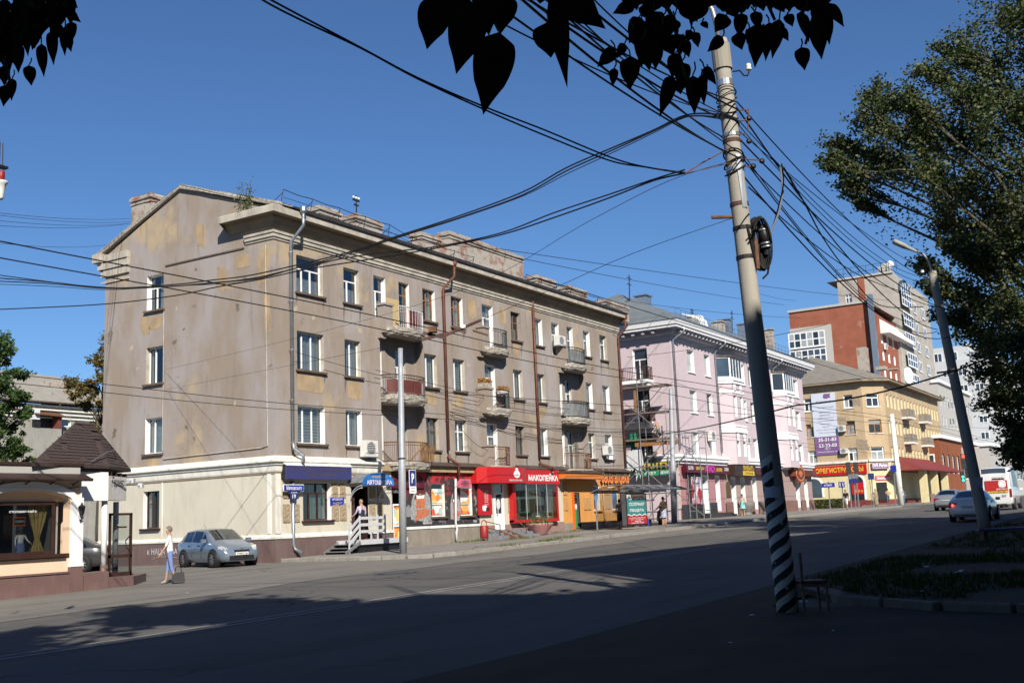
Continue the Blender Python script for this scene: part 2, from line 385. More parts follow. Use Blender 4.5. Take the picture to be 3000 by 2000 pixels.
MATS = dict(
    stucco=stucco, concrete=concrete, striped=striped, graffiti=graffiti,
    glass=glass(), glass_dark=glass((.5, .55, .58), .16, .55), glass_shop=glass((.7, .78, .76), .1, .8), glass_car=glass((.3, .36, .36), .18, .42), glass_roof=glass((.30, .28, .27), .12, .5),
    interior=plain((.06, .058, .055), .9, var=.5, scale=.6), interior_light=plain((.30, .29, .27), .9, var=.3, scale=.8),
    pvc=plain((.83, .84, .84), .4, var=.03), wood=plain((.36, .17, .06), .6, var=.25, scale=6), wood_old=plain((.20, .15, .11), .8, var=.3, scale=6), brown_frame=plain((.055, .026, .02), .45, var=.2),
    white_paint=plain((.84, .84, .82), .7, var=.04, dirt=(.62, .60, .55)), curtain=plain((.72, .74, .73), .9, var=.12, scale=5), curtain_green=plain((.45, .62, .58), .9, var=.1, scale=4),
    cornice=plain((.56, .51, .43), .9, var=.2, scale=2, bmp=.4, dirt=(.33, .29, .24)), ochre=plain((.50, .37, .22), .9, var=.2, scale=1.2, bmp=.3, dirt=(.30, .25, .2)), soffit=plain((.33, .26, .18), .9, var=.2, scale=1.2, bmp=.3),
    broken=plain((.46, .42, .36), .95, var=.45, scale=9, bmp=.9, bscale=16), stain=plain((.20, .168, .14), .95, var=.15, scale=3), peel=plain((.52, .44, .33), .95, var=.2, scale=5, bmp=.4), sill=plain((.16, .115, .085), .7, var=.3, scale=4),
    roof_metal=plain((.055, .048, .045), .55, .2, var=.4, scale=2), roof_rust=plain((.10, .07, .055), .7, var=.4),
    chimney=brickm((.42, .12, .07), (.50, .19, .11), (.45, .42, .37), .25, .08, .018, ((.52, .48, .42), 1.6, .40), .8),
    redbrick=brickm((.45, .135, .075), (.39, .115, .065), (.42, .2, .14), .3, .1, .012, ((.52, .32, .26), .35, .60), .2),
    beigebrick=brickm((.60, .57, .52), (.55, .52, .47), (.48, .46, .42), .5, .3, .014, None, .2),
    shopbrick=brickm((.40, .13, .06), (.34, .11, .05), (.3, .12, .07), .3, .1, .012, None, .2),
    cream=plain((.69, .645, .53), .8, var=.05, scale=.8, bmp=.15, dirt=(.63, .585, .47)), cream_trim=plain((.80, .78, .71), .75, var=.06, dirt=(.62, .6, .54)),
    plinth_brown=plain((.175, .115, .11), .7, var=.12, scale=1.5, dirt=(.22, .165, .155)), mauve_plinth=plain((.20, .12, .11), .6, var=.12, scale=1.2, dirt=(.27, .19, .175)),
    rough=plain((.42, .33, .22), .95, var=.3, scale=14, bmp=.9, bscale=22),
    galv=plain((.50, .55, .60), .35, .75, var=.15, scale=6), pipe_brown=plain((.16, .055, .035), .65, var=.35, scale=5, dirt=(.22, .09, .05)),
    iron=plain((.03, .03, .032), .6, .3, var=.4), iron_brown=plain((.10, .045, .035), .7, var=.4), rust=plain((.17, .075, .04), .85, var=.4, scale=8), steel=plain((.42, .43, .45), .45, .6, var=.2), rail_white=plain((.62, .64, .67), .5, var=.08), pole_grey=plain((.42, .45, .49), .5, .1, var=.1, scale=4, dirt=(.34, .36, .38)),
    bal_grey=plain((.29, .31, .32), .7, var=.2, scale=3), bal_maroon=plain((.16, .035, .03), .6, var=.2), bal_white=plain((.7, .7, .7), .7, var=.2, scale=4), ochre_panel=plain((.62, .47, .24), .8, var=.05),
    ac=plain((.74, .74, .71), .5, var=.05), dark=plain((.018, .018, .02), .5, var=.3), black=plain((.012, .012, .013), .6, var=.3), rubber=plain((.02, .02, .021), .8, var=.2),
    sign_red=plain((.62, .018, .022), .35, var=.04), sign_blue=plain((.035, .055, .22), .4, var=.1), sign_indigo=plain((.055, .06, .20), .45, var=.06), sign_vivid=plain((.02, .05, .42), .35, var=.1), sign_sky=plain((.03, .22, .62), .35, var=.3, scale=1.2),
    white=plain((.82, .82, .82), .5, var=.02), gold=plain((.13, .085, .04), .6, var=.1), yellow=plain((.75, .5, .05), .5, var=.03), pink_neon=plain((.78, .06, .52), .5, var=.05), maroon=plain((.12, .012, .03), .4, var=.1), brown_dark=plain((.055, .032, .025), .5, var=.15),
    teal=plain((.05, .28, .27), .4, var=.03), cream_print=plain((.74, .70, .58), .5, var=.02), red_print=plain((.55, .03, .03), .45, var=.03), green_sign=plain((.03, .30, .15), .5, var=.04), darkgreen=plain((.02, .10, .06), .5), orange=plain((.75, .15, .01), .5, var=.04), orange_panel=plain((.72, .19, .02), .4, var=.06),
    orange_wall=plain((.72, .34, .09), .8, var=.06, scale=1, bmp=.15, dirt=(.6, .29, .09)), orange_rough=plain((.60, .33, .13), .95, var=.25, scale=14, bmp=.9, bscale=22), orange_text=plain((.85, .25, .06), .4, var=.04),
    green_paint=plain((.03, .36, .10), .6, var=.05), grey_door=plain((.10, .105, .11), .5, var=.1), tile_step=plain((.25, .26, .28), .6, var=.15, scale=4), step_pink=plain((.36, .24, .21), .8, var=.15), concrete_base=plain((.33, .29, .24), .95, var=.2, scale=1.3, bmp=.4, dirt=(.22, .19, .16)),
    poster_a=poster([(.85, .10, .05), (.85, .26, .05), (.85, .40, .10), (.8, .6, .2), (.85, .82, .78), (.5, .7, .7)], 2.6), poster_b=poster([(.6, .72, .8), (.05, .2, .5), (.75, .8, .85), (.15, .35, .6), (.02, .05, .12)], 1.6), poster_c=poster([(.75, .74, .78), (.65, .3, .35), (.7, .7, .75), (.45, .42, .5), (.5, .04, .05)], 1.3),
    orange_fig=plain((.62, .20, .10), .8, var=.25, scale=9), brown_fig=plain((.18, .05, .04), .8, var=.2), grey_fig=plain((.40, .40, .41), .8, var=.35, scale=9), pink_ac=plain((.70, .16, .24), .6, var=.08),
    peach=plain((.80, .60, .44), .75, var=.04, scale=1, dirt=(.76, .56, .41)), shingle=plain((.07, .047, .042), .95, var=.25, scale=7, bmp=.7, bscale=60), shingle_shadow=plain((.04, .028, .026), .95, var=.2, bmp=.5), white_panel=plain((.82, .84, .85), .35, var=.02),
    curtain_gold=plain((.60, .42, .15), .8, var=.25, scale=9), skin_old=plain((.50, .27, .17), .6, var=.08), paper=plain((.6, .6, .66), .7, var=.08),
    pinkwall=plain((.66, .55, .59), .85, var=.04, scale=.7, dirt=(.62, .51, .55)), pinkbase=plain((.50, .25, .27), .8, var=.06, dirt=(.45, .22, .24)), pinkgrey=plain((.45, .33, .30), .8, var=.06), granite=plain((.27, .15, .12), .5, var=.2, scale=5), darkgranite=plain((.05, .05, .055), .35, var=.35, scale=9), greyroof=plain((.30, .34, .35), .45, .35, var=.12, scale=1), white_trim=plain((.80, .81, .82), .7, var=.04), corn_grey=plain((.50, .50, .54), .8, var=.08),
    yellowwall=plain((.60, .455, .285), .9, var=.14, scale=.5, bmp=.3, dirt=(.50, .35, .19)), yellowpatch=plain((.42, .33, .24), .9, var=.2), paleyellow=plain((.74, .64, .37), .85, var=.05, dirt=(.68, .58, .33)), redplinth=plain((.22, .045, .04), .7, var=.15), slate=bands((.36, .33, .28), (.24, .22, .19), 2.2, 1, .9, .7), redroof=bands((.36, .06, .05), (.26, .04, .035), 1.6, 0, .6, .4), banner=plain((.62, .68, .78), .6, var=.04, scale=.3), purple=plain((.25, .13, .32), .6, var=.04), purple_dark=plain((.12, .05, .14), .6),
    greywall=plain((.40, .385, .345), .9, var=.1, scale=.6, bmp=.3, dirt=(.30, .285, .255)), greyslab=plain((.36, .35, .32), .9, var=.1, scale=.8), greyslate=plain((.37, .345, .295), .9, var=.12, scale=1.2), palewall=plain((.56, .55, .52), .85, var=.06), towerwhite=plain((.62, .64, .66), .8, var=.05),
    road=asphalt((.138, .134, .13), (.178, .171, .162)), dusty=asphalt((.285, .268, .235), (.245, .232, .207), True, .5), pave=asphalt((.38, .35, .315), (.315, .293, .265), True, .6), dirt=asphalt((.075, .064, .05), (.05, .044, .036), False, .7), earth=asphalt((.16, .145, .12), (.12, .11, .09), False, .1), kerb=plain((.33, .31, .28), .9, var=.2, scale=3, bmp=.5, dirt=(.22, .2, .18)), kerb_shaded=plain((.17, .155, .13), .95, var=.25, scale=3, bmp=.6, dirt=(.10, .09, .075)), line=plain((.34, .335, .32), .8, var=.35, scale=2, dirt=(.13, .13, .125)), soil=plain((.034, .032, .02), .95, var=.3, scale=5), 
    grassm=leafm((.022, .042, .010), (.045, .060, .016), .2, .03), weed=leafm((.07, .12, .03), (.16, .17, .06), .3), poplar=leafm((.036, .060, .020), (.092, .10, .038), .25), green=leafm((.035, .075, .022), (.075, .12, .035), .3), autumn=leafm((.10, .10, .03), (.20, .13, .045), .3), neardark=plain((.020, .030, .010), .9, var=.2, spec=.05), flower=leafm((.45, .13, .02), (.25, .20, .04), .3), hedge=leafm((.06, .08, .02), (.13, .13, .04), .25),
    bark=plain((.10, .085, .065), .95, var=.35, scale=9, bmp=.8, bscale=25), bark_pale=plain((.34, .32, .28), .9, var=.35, scale=6, bmp=.5),
    paint_silver=carpaint((.30, .38, .49), .5), paint_grey=carpaint((.42, .45, .48), .5), paint_white=carpaint((.86, .86, .85), .0), paint_dark=carpaint((.05, .05, .055), .3), van_white=carpaint((.74, .75, .75), .0), alloy=plain((.58, .59, .6), .3, .8, var=.1), tail=plain((.30, .01, .01), .25, var=.05), brake=emit((1, .05, .02), 4.5), lamp_clear=plain((.75, .78, .8), .12, .4, var=.1), plate=plain((.75, .75, .72), .5, var=.03), seat=plain((.05, .05, .05), .9),
    tl_red=emit((1, .03, .02), 3.5), tl_off=plain((.03, .03, .025), .4), tl_green=emit((.02, .8, .45), 1.4), porcelain=plain((.75, .8, .78), .2, var=.05), wire=plain((.012, .012, .013), .7, var=.1), wire_grey=plain((.10, .10, .10), .6, var=.2), lamp_grey=plain((.40, .39, .33), .6, var=.1), red_metal=plain((.34, .02, .02), .5, var=.2), chair_seat=plain((.10, .03, .025), .7, var=.25), plywood=plain((.30, .17, .08), .8, var=.25, scale=4), stone_urn=plain((.24, .235, .225), .9, var=.15, scale=6, bmp=.4), planter_pink=plain((.50, .25, .23), .85, var=.12, dirt=(.35, .2, .18)), blue_bench=plain((.03, .06, .25), .5), tarp=plain((.7, .72, .74), .7),
    skin=plain((.52, .30, .20), .55, var=.06), skin2=plain((.48, .27, .19), .55, var=.06), hair_grey=plain((.22, .17, .13), .8, var=.3, scale=20), hair_dark=plain((.02, .013, .011), .6, var=.3), hair_red=plain((.10, .015, .012), .6, var=.3), hair_blond=plain((.40, .28, .17), .8, var=.3, scale=20),
    cl_white=plain((.80, .80, .80), .85, var=.05), cl_blue=plain((.22, .30, .58), .85, var=.08), cl_navy=plain((.022, .024, .04), .85, var=.15), cl_lilac=plain((.55, .50, .68), .85, var=.12, scale=9), cl_black=plain((.015, .014, .016), .85, var=.2), cl_mauve=plain((.16, .12, .13), .85, var=.15), cl_denim=plain((.12, .17, .27), .85, var=.2), cl_teal=plain((.35, .62, .68), .8, var=.1, scale=8), cl_vivid=plain((.03, .07, .50), .8, var=.1), cl_tan=plain((.42, .31, .19), .85, var=.5, scale=16), cl_print=plain((.42, .45, .58), .85, var=.6, scale=14), cl_turq=plain((.28, .62, .60), .8, var=.06), cl_olive=plain((.36, .30, .20), .85, var=.4, scale=10), shoe=plain((.5, .48, .45), .7), shoe_dark=plain((.03, .025, .02), .6),
)

# ================================================================== SETTING: ground, carriageway, pavements
import numpy as np
def gg(X): return g(min(X, 260))
def sheet(name, polys, off, mat):
    b = MB()
    for pts in polys:
        cuts = [x for x in (12, 75, 260) if min(p[0] for p in pts)+.01 < x < max(p[0] for p in pts)-.01]
        segs = [pts]
        for c in cuts:
            out = []
            for s in segs:
                L, Rr = [], []
                for i in range(len(s)):
                    a, q = s[i], s[(i+1) % len(s)]
                    (L if a[0] <= c else Rr).append(a)
                    if (a[0]-c)*(q[0]-c) < 0:
                        t = (c-a[0])/(q[0]-a[0]); m = (c, a[1]+(q[1]-a[1])*t); L.append(m); Rr.append(m)
                    elif a[0] == c: Rr.append(a)
                out += [x for x in (L, Rr) if len(x) > 2]
            segs = out
        for s in segs: b.quad(*[(x, y, gg(x)+off) for x, y in s])
    return struct(b.build(name, mat))
def rect(x0, x1, y0, y1): return [(x0, y0), (x1, y0), (x1, y1), (x0, y1)]
sheet('ground', [rect(-500, 1600, -500, 1200)], -.06, 'earth')
sheet('road', [rect(-200, 600, 6.6, 24.3)], -.02, 'road')
random.seed(3)
edge = [(x, 20.6+.35*math.sin(x*.31)+.25*math.sin(x*.83+1)) for x in range(-60, 111, 2)]
sheet('side_street', [edge[i:i+2]+[(edge[i+1][0], 24.3), (edge[i][0], 24.3)] for i in range(len(edge)-1)] + [rect(-60, 33.2, 24.3, 140), rect(113.6, 134, 24.3, 140)], -.012, 'dusty')
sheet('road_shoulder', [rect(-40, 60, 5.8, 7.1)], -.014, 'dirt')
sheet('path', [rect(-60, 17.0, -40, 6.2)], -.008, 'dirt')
lm = MB()
for y in (14.15, 14.5):
    for x in range(-60, 58, 6): lm.quad((x, y, g(x)-.015), (x+6, y, g(x+6)-.015), (x+6, y+.11, g(x+6)-.015), (x, y+.11, g(x)-.015))
for y0, y1 in ((8.2, 13.8), (16, 19)): lm.quad((76, y0, g(76)-.015), (76.4, y0, g(76.4)-.015), (76.4, y1, g(76.4)-.015), (76, y1, g(76)-.015))
struct(lm.build('road_marking', 'line'))
# far pavement with kerb stones
PV = .12
pv = MB()
corner = [(34.6, 24.3), (33.7, 24.7), (33.1, 25.5), (32.8, 26.8), (32.75, 31.6)]
def slab(pts): pv.zext(pts, lambda x: gg(x)-.3, lambda x: gg(x)+PV)
slab([corner[4], corner[3], corner[2], corner[1], corner[0], (75, 24.3), (75, 31.6)])
slab([(75, 24.3), (113, 24.3), (113, 45), (75, 45)]); slab([(65.3, 31.6), (75, 31.6), (75, 60), (65.3, 60)])
slab([(135, 24.3), (260, 24.3), (260, 33.5), (135, 33.5)])
pave = struct(pv.build('pavement', 'pave'))
ks = []
rk = random.Random(5)
for k in range(3):
    b = MB(); n = .012*k
    b.box(-.485, .485, -.09, .09, -.25, .0)
    me = b.mesh('kerbstone', 'kerb'); bm = bmesh.new(); bm.from_mesh(me); bmesh.ops.bevel(bm, geom=bm.edges[:], offset=.018+n, segments=1, affect='EDGES')
    for v in bm.verts: v.co += Vector((rk.uniform(-.008, .008), rk.uniform(-.008, .008), rk.uniform(-.008, .008)))
    bm.to_mesh(me); bm.free(); ks.append(me)
def kerb_run(parent, pts, zoff, skip=0, mat=None):
    kk = ks
    if mat:
        kk = [m.copy() for m in ks]
        for m in kk: m.materials.clear(); m.materials.append(M(mat))
    d = 0; tot = [0]
    P = [Vector((x, y, 0)) for x, y in pts]
    L = [(P[i+1]-P[i]).length for i in range(len(P)-1)]; T = sum(L); n = int(T)
    for k in range(n):
        s = (k+.5)*T/n; i = 0
        while s > L[i] and i < len(L)-1: s -= L[i]; i += 1
        p = P[i].lerp(P[i+1], s/L[i]); dr = P[i+1]-P[i]
        if rk.random() < skip: continue
        sl_ = (g(p.x+.5)-g(p.x-.5))*dr.normalized().x
        inst(rk.choice(kk), 'kerbstone', parent, (p.x, p.y, gg(p.x)+zoff+rk.uniform(-.012, .012)), 0, (T/n, 1, 1), (rk.uniform(-.03, .03), -sl_, math.atan2(dr.y, dr.x)+rk.uniform(-.012, .012)))
kerb_run(pave, [(32.72, 31.2), (32.75, 26.8), (33.05, 25.5), (33.65, 24.65), (34.6, 24.22), (112.9, 24.22)], PV+.018, .03)
# near verge with its kerb
verge = MB(); vp = [(19.9, 6.35), (17.6, 4.75), (16.85, 3.6), (16.5, 2.2), (16.3, -4), (75, -18), (75, 5.6), (45, 6.3), (30, 6.7), (24, 6.6)]
verge.zext(vp, lambda x: g(x)-.3, lambda x: g(x)+.06)
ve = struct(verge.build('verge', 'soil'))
kerb_run(ve, [(20.4, 6.45), (17.55, 4.65), (16.8, 3.5), (16.42, 2.2), (16.2, -4)], .12, 0, 'kerb_shaded')  # darker copy of the kerb colour, shade put into the near stones
def blades(name, pts, mat, label, cat, h=.12, wdt=.02, lean=.5, seed=1):
    rr = random.Random(seed); b = MB()
    for x, y, z, k in pts:
        for _ in range(k):
            a = rr.uniform(0, 6.28); dx, dy = rr.gauss(0, .07), rr.gauss(0, .07); hh = h*rr.uniform(.5, 1.3)
            c = Vector((x+dx, y+dy, z)); s_ = Vector((math.cos(a), math.sin(a), 0))*wdt
            t = c+Vector((math.cos(a+1.57)*hh*lean*rr.random(), math.sin(a+1.57)*hh*lean*rr.random(), hh))
            b.quad(c-s_, c+s_, t)
    return tag(b.build(name, mat), label, cat, kind='stuff')
rg = random.Random(11); gpts = []
for _ in range(5200):
    x = rg.uniform(17.5, 50) if rg.random() < .6 else rg.uniform(17.5, 28); y = rg.uniform(-2, 6.4)
    if x < 20.5 and y > 4.5+ (x-17.5)*.62-.2: continue
    if x < 17.2: continue
    if math.sin(x*.9+y*.6)+math.sin(x*.37-y*1.1) < -.9: continue
    gpts.append((x, y, g(x)+.055, 7))
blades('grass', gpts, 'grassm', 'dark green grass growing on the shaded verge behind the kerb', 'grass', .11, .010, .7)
wp = []
for cx, cy, rx, n in ((47.0, 28.6, 1.5, 50), (45.3, 30.2, 1.6, 60), (43.6, 24.9, 1.4, 46), (42.4, 24.4, .7, 26), (46.8, 25.8, 1.3, 30), (39.2, 24.45, .8, 18), (55.8, 30.4, .9, 26), (54.3, 30.7, .5, 14), (66.6, 27.6, 1.4, 24), (35.5, 31.1, .3, 5), (50.5, 30.9, .6, 8)):
    for _ in range(n): wp.append((cx+rg.gauss(0, rx*.5), cy+rg.gauss(0, .16), 0, 5))
blades('roadside_weeds', [(x, y, g(x)+PV-.02, k) for x, y, z, k in wp], 'weed', 'tufts of green weeds growing along the far kerb and shop plinths', 'weeds', .14, .016, .9, 4)
# litter on the dark verge and path
lit = [((2713, 1663), .09), ((2816, 1679), .16), ((2550, 1685), .06), ((2500, 1702), .07), ((2355, 1765), .1), ((2203, 1803), .05), ((2440, 1848), .04), ((2875, 1572), .09), ((2140, 1883), .05), ((2700, 1733), .05), ((548, 1620+118), .05), ((1453, 1616), .05), ((1370, 1625), .05)]
for i, ((x, y), s) in enumerate(lit):
    p = gp(x, y, .07 if x > 2450 and y < 1740 else 0.0)
    b = MB(); rr = random.Random(i); k = 7
    b.v = [p+Vector((math.cos(6.28*j/k)*s*rr.uniform(.4, 1), math.sin(6.28*j/k)*s*rr.uniform(.4, 1), rr.uniform(.003, s*.5))) for j in range(k)]+[p+Vector((0, 0, s*rr.uniform(.3, .6)))]
    b.f = [(j, (j+1) % k, k) for j in range(k)]
    tag(b.build('paper_scrap', 'paper'), ['crumpled white cup lid on the shaded grass', 'large crumpled plastic bag on the shaded grass right of the pole', 'small white scrap on the grass near the road edge', 'pale scrap on the grass close to the chair', 'white paper scrap on the ground under the chair', 'tiny scrap on the dirt left of the striped pole', 'tiny scrap on the dirt below the kerb', 'pale scrap beside the leaning lamp post', 'tiny scrap on the dark path', 'small scrap by the kerbstones', 'tiny scrap on the paving before the cafe', 'small litter in the gutter below the mural', 'small litter in the gutter by the drain'][i], 'litter', 'scraps of litter')

# ================================================================== trees
def leaf_cloud(pts, size, rng, flat=.55):
    n = len(pts); P = np.array(pts)
    a = rng.normal(size=(n, 3)); a[:, 2] *= flat; a /= np.linalg.norm(a, axis=1)[:, None]+1e-9
    b = rng.normal(size=(n, 3)); b -= (b*a).sum(1)[:, None]*a; b /= np.linalg.norm(b, axis=1)[:, None]+1e-9
    s = size*rng.uniform(.6, 1.25, (n, 1))
    V = np.stack([P-a*s, P+b*s*.62-a*s*.15, P+a*s, P-b*s*.62-a*s*.15], 1).reshape(-1, 3)
    return V
def np_mesh(name, V, mat, off, k=4):
    n = len(V)//k; me = bpy.data.meshes.new(name); me.vertices.add(len(V)); me.vertices.foreach_set('co', (V-np.array(off)).astype('f').ravel())
    me.loops.add(len(V)); me.loops.foreach_set('vertex_index', np.arange(len(V), dtype='i'))
    me.polygons.add(n); me.polygons.foreach_set('loop_start', np.arange(0, len(V), k, dtype='i')); me.polygons.foreach_set('loop_total', np.full(n, k, dtype='i'))
    me.update(calc_edges=True); me.materials.append(M(mat)); return me
def tree(name, label, base, top, clumps, per, size, mat, trunk_r, seed=1, bark='bark', sub=7, group=None, sparse=.55):
    """clumps: list of (centre Vector, radius); leaves gather on twigs inside every clump"""
    base = Vector(base); rng = np.random.default_rng(seed); rr = random.Random(seed)
    t = thing(name, label, 'tree', base, 0, group)
    b = MB(); top = Vector(top); n = 9
    spine = []
    for k in range(n):
        f = k/(n-1); spine.append(base.lerp(top, f)+Vector((rr.uniform(-.25, .25), rr.uniform(-.25, .25), 0))*(0 if k == 0 else 1)*min(1, trunk_r*2))
    b.tube(spine, [max(.03, trunk_r*(1-.9*k/(n-1))*(1.25 if k == 0 else 1)) for k in range(n)], 9)
    leaves = []
    for c, r in clumps:
        c = Vector(c); z0 = max(base.z+(top.z-base.z)*.16, c.z-(c-top).xy.length*.8-r*.6)
        f = min(.95, max(.1, (z0-base.z)/(top.z-base.z))); s = spine[int(f*(n-1))].lerp(spine[min(n-1, int(f*(n-1))+1)], f*(n-1) % 1)
        m1 = s.lerp(c, .5)+Vector((rr.uniform(-.3, .3), rr.uniform(-.3, .3), (c-s).length*.1))
        L = (c-s).length; r0 = min(trunk_r*.45, .02+L*.016)
        b.tube([s, m1, c], [r0*.75, r0*.42, r0*.2], 5)
        if L > 3.5:
            k = int(per*.2); tt = rng.uniform(.35, 1, k)[:, None]; leaves.append((1-tt)**2*np.array(s)+2*tt*(1-tt)*np.array(m1)+tt**2*np.array(c)+rng.normal(size=(k, 3))*.42)
        for q in range(sub):
            v = Vector(rng.normal(size=3)); v.z = v.z*.8+.15; v = v.normalized()*r*rr.uniform(.55, 1.1)
            e = c+v; st = m1.lerp(c, rr.uniform(.4, 1)); mid = st.lerp(e, .55)+Vector((0, 0, r*.06))
            b.tube([st, mid, e], [r0*.3+.006, r0*.2+.005, .006], 3, cap=False)
            k = int(per/sub*rr.uniform(.6, 1.4))
            tt = rng.uniform(.25, 1.08, k)[:, None]; A, B, Cc = (np.array(x) for x in (st, mid, e))
            pts = (1-tt)**2*A+2*tt*(1-tt)*B+tt**2*Cc + rng.normal(size=(k, 3))*r*.17*sparse/.55
            leaves.append(pts)
    b.build('trunk', bark, t, True)
    V = leaf_cloud(np.concatenate(leaves), size, rng)
    o = bpy.data.objects.new('crown', np_mesh('crown', V, mat, base)); col.objects.link(o); o.parent = t
    return t
def crown(cx, cy, z0, z1, r, n, seed, rs=1.3):
    rr = random.Random(seed); out = []
    for k in range(n):
        f = (k+.5)/n; z = z0+(z1-z0)*f; w_ = r*math.sin(math.pi*(.12+.83*f))**.7*rr.uniform(.35, 1.0)
        a = k*2.4+rr.uniform(-.4, .4); out.append((Vector((cx+w_*math.cos(a), cy+w_*math.sin(a), z)), rs*rr.uniform(.75, 1.3)))
    return out
# poplar on the right, reaching out of the frame
cl = [(2950,60,120),(2880,170,110),(2780,150,62),(2715,215,62),(2800,290,105),(2640,285,66),(2560,285,52),(2640,370,85),(2540,355,65),(2740,400,105),(2860,400,130),(2960,300,120),(2455,425,48),(2500,470,66),(2432,468,40),(2580,470,78),(2480,540,46),(2510,598,28),(2680,500,85),(2800,540,105),(2920,520,120),(2750,640,72),(2860,640,105),(2970,640,120),(2790,740,62),(2900,760,105),(2830,860,72),(2930,880,105),(2775,925,45),(2870,980,75),(2960,1000,100),(2905,1085,72),(2980,1120,90),(2905,1185,55),(2970,1245,70),(2945,1320,34),(2992,1345,45),(2700,775,34),(2735,845,40),
      (3080,40,150),(3120,250,170),(3140,470,170),(3130,690,160),(3120,900,150),(3090,1080,120),(3250,150,180),(3280,430,180),(3270,720,170),(3060,-140,150),(3200,-120,160),(3040,180,120),(3050,400,120),(3050,600,110),(3040,800,110),(3030,960,90),(3030,1190,80),(3050,1310,70),(2880,280,90),(2930,700,90),(2850,740,60),(2890,900,70),(2940,1160,60)]
rr = random.Random(21); tb = Vector((50.5, 3.4, g(50)))
clumps = []
for x, y, r in cl:
    D = (51.5 if x < 2640 else 47)+rr.uniform(-2.2, 2.2); D -= 3.5*(1-min(1, abs(x-2950)/550)) if rr.random() < .5 else 0
    clumps.append((pD(x, y, D), r/FPX*D))
tree('poplar_tree', 'tall poplar with dense dark green crown at the right edge of the street', tb, pD(3060, -260, 48), clumps, 1500, .09, 'poplar', .40, 4, 'bark', 11)
# trees beyond the buildings on the left
def px_tree(name, label, D, base_px, cl, per, size, mat, tr, seed, bark='bark'):
    b_ = pD(base_px[0], base_px[1], D); b_.z = g(b_.x)-.05
    rr = random.Random(seed); cs = [(pD(x, y, D+rr.uniform(-1.6, 1.6)), r/FPX*D) for x, y, r in cl]
    return tree(name, label, b_, pD(cl[0][0], cl[0][1], D), cs, per, size, mat, tr, seed, bark, 7)
px_tree('leafy_tree', 'bushy green tree standing at the left edge behind the cafe', 62, (-20, 1600), [(-10,1000,45),(20,1040,36),(5,1110,55),(62,1095,28),(60,1155,34),(20,1190,55),(-30,1100,60),(70,1210,24),(20,1260,52),(50,1310,30),(10,1340,50),(40,1385,34),(-40,1230,60),(-30,1350,60)], 900, .10, 'green', .25, 8, 'bark_pale')
px_tree('thin_tree', 'thin tree with browning leaves showing at the gable edge', 68, (290, 1620), [(300,1020,36),(285,1060,24),(296,1100,26),(200,1120,26),(240,1130,26),(215,1150,26),(270,1140,28),(300,1180,26),(250,1180,26),(290,1230,28),(280,1260,22),(300,1300,24),(330,1080,50),(340,1180,50),(330,990,30)], 460, .105, 'autumn', .18, 9)
px_tree('young_tree', 'slim young tree with pale leaves in front of the grey house', 66, (72, 1600), [(66,1270,10),(70,1310,13),(60,1335,14),(75,1350,14),(95,1345,12),(68,1385,16)], 170, .085, 'weed', .07, 10, 'bark_pale')
# the row of street trees on the near side that shades the road (behind and beside the viewpoint)
TR = [(-18, 1.5), (-10.5, .5), (-4.0, 2.6), (3.0, -3.2), (-13, -6.5), (9.5, -3.6), (-5.5, -9)]
FLECK = [gp(*q) for q in ((121, 1844), (70, 1934), (759, 1832), (1110, 1867), (1052, 1790), (1435, 1780), (330, 1905))]
rc_ = random.Random(17); grp = {i: [] for i in range(len(TR))}
for _ in range(900):
    x, y = rc_.uniform(-24, 12.5), rc_.uniform(-9, 9.5)
    ztop = (19.6-y)/1.075-1.0-.35*max(0, x-4); d = math.hypot(x, y); az = math.degrees(math.atan2(y, x))
    zmin = max(6.5, 2.6+.66*d) if -8 < az < 72 else 6.0
    if ztop < zmin+.4: continue
    z = rc_.uniform(zmin, min(ztop, 20)); i = min(range(len(TR)), key=lambda q: (TR[q][0]-x)**2+(TR[q][1]-y)**2)
    if math.hypot(TR[i][0]-x, TR[i][1]-y) > 8.5: continue
    s_ = 5.3-y; Xs, Ys = x+.99*z, y+1.075*z
    if any((Xs-p.x)**2+(Ys-p.y)**2 < 5.2 for p in FLECK): continue
    if Ys > 19.1 or (Xs > 18.0 and Ys > 9.6) or (Xs > 16.3 and Ys > 18): continue
    if abs(x+.92*s_-16.3) < 2.6 and z-.93*s_ > 5.0 or x > 6 and z-.93*(5.3-y) > 9: continue
    if rc_.random() < .95: grp[i].append((Vector((x, y, z)), 1.5*rc_.uniform(.8, 1.25)))
for i, (x, y, h_) in enumerate(((36.4, -2.2, 19.5), (48.5, -2.6, 17.0))):
    tree('street_poplar', ['poplar at the near kerb beyond the striped pole, out of view', 'farther poplar at the near kerb, out of view'][i], (x, y, g(x)), (x, y, h_), crown(x, y, 5, h_-.6, 2.9, 30, 60+i, 1.5), 260, .28, 'green', .28, 70+i, 'bark', 6, 'street poplars on the near side')
for i, (x, y) in enumerate(TR):
    h = (19.6-y)/1.075-1.2
    tree('street_poplar', ['poplar farthest left in the row behind the viewpoint', 'second poplar of the row behind the viewpoint', 'poplar just left behind the viewpoint', 'tall poplar right behind the viewpoint', 'poplar deeper in the yard behind the viewpoint', 'small poplar right of the viewpoint', 'poplar in the yard behind the row'][i], (x, y, 0), (x, y, min(h, 19)), grp[i], 200, .30, 'green', .3, 40+i, 'bark', 5, 'street poplars on the near side')
lb_ = thing('unseen_apartment_block', 'unseen slab block added behind the viewpoint to cut sky light', 'building', (-70, -12, 0), 0, None, True); MB().box(0, 65, -14, 0, -1, 24).build('wall', 'beigebrick', lb_); MB().box(-.3, 65.3, -14.3, .3, 24, 24.3).build('roof', 'roof_metal', lb_)  # added out of view to hold sky light off the shaded foreground
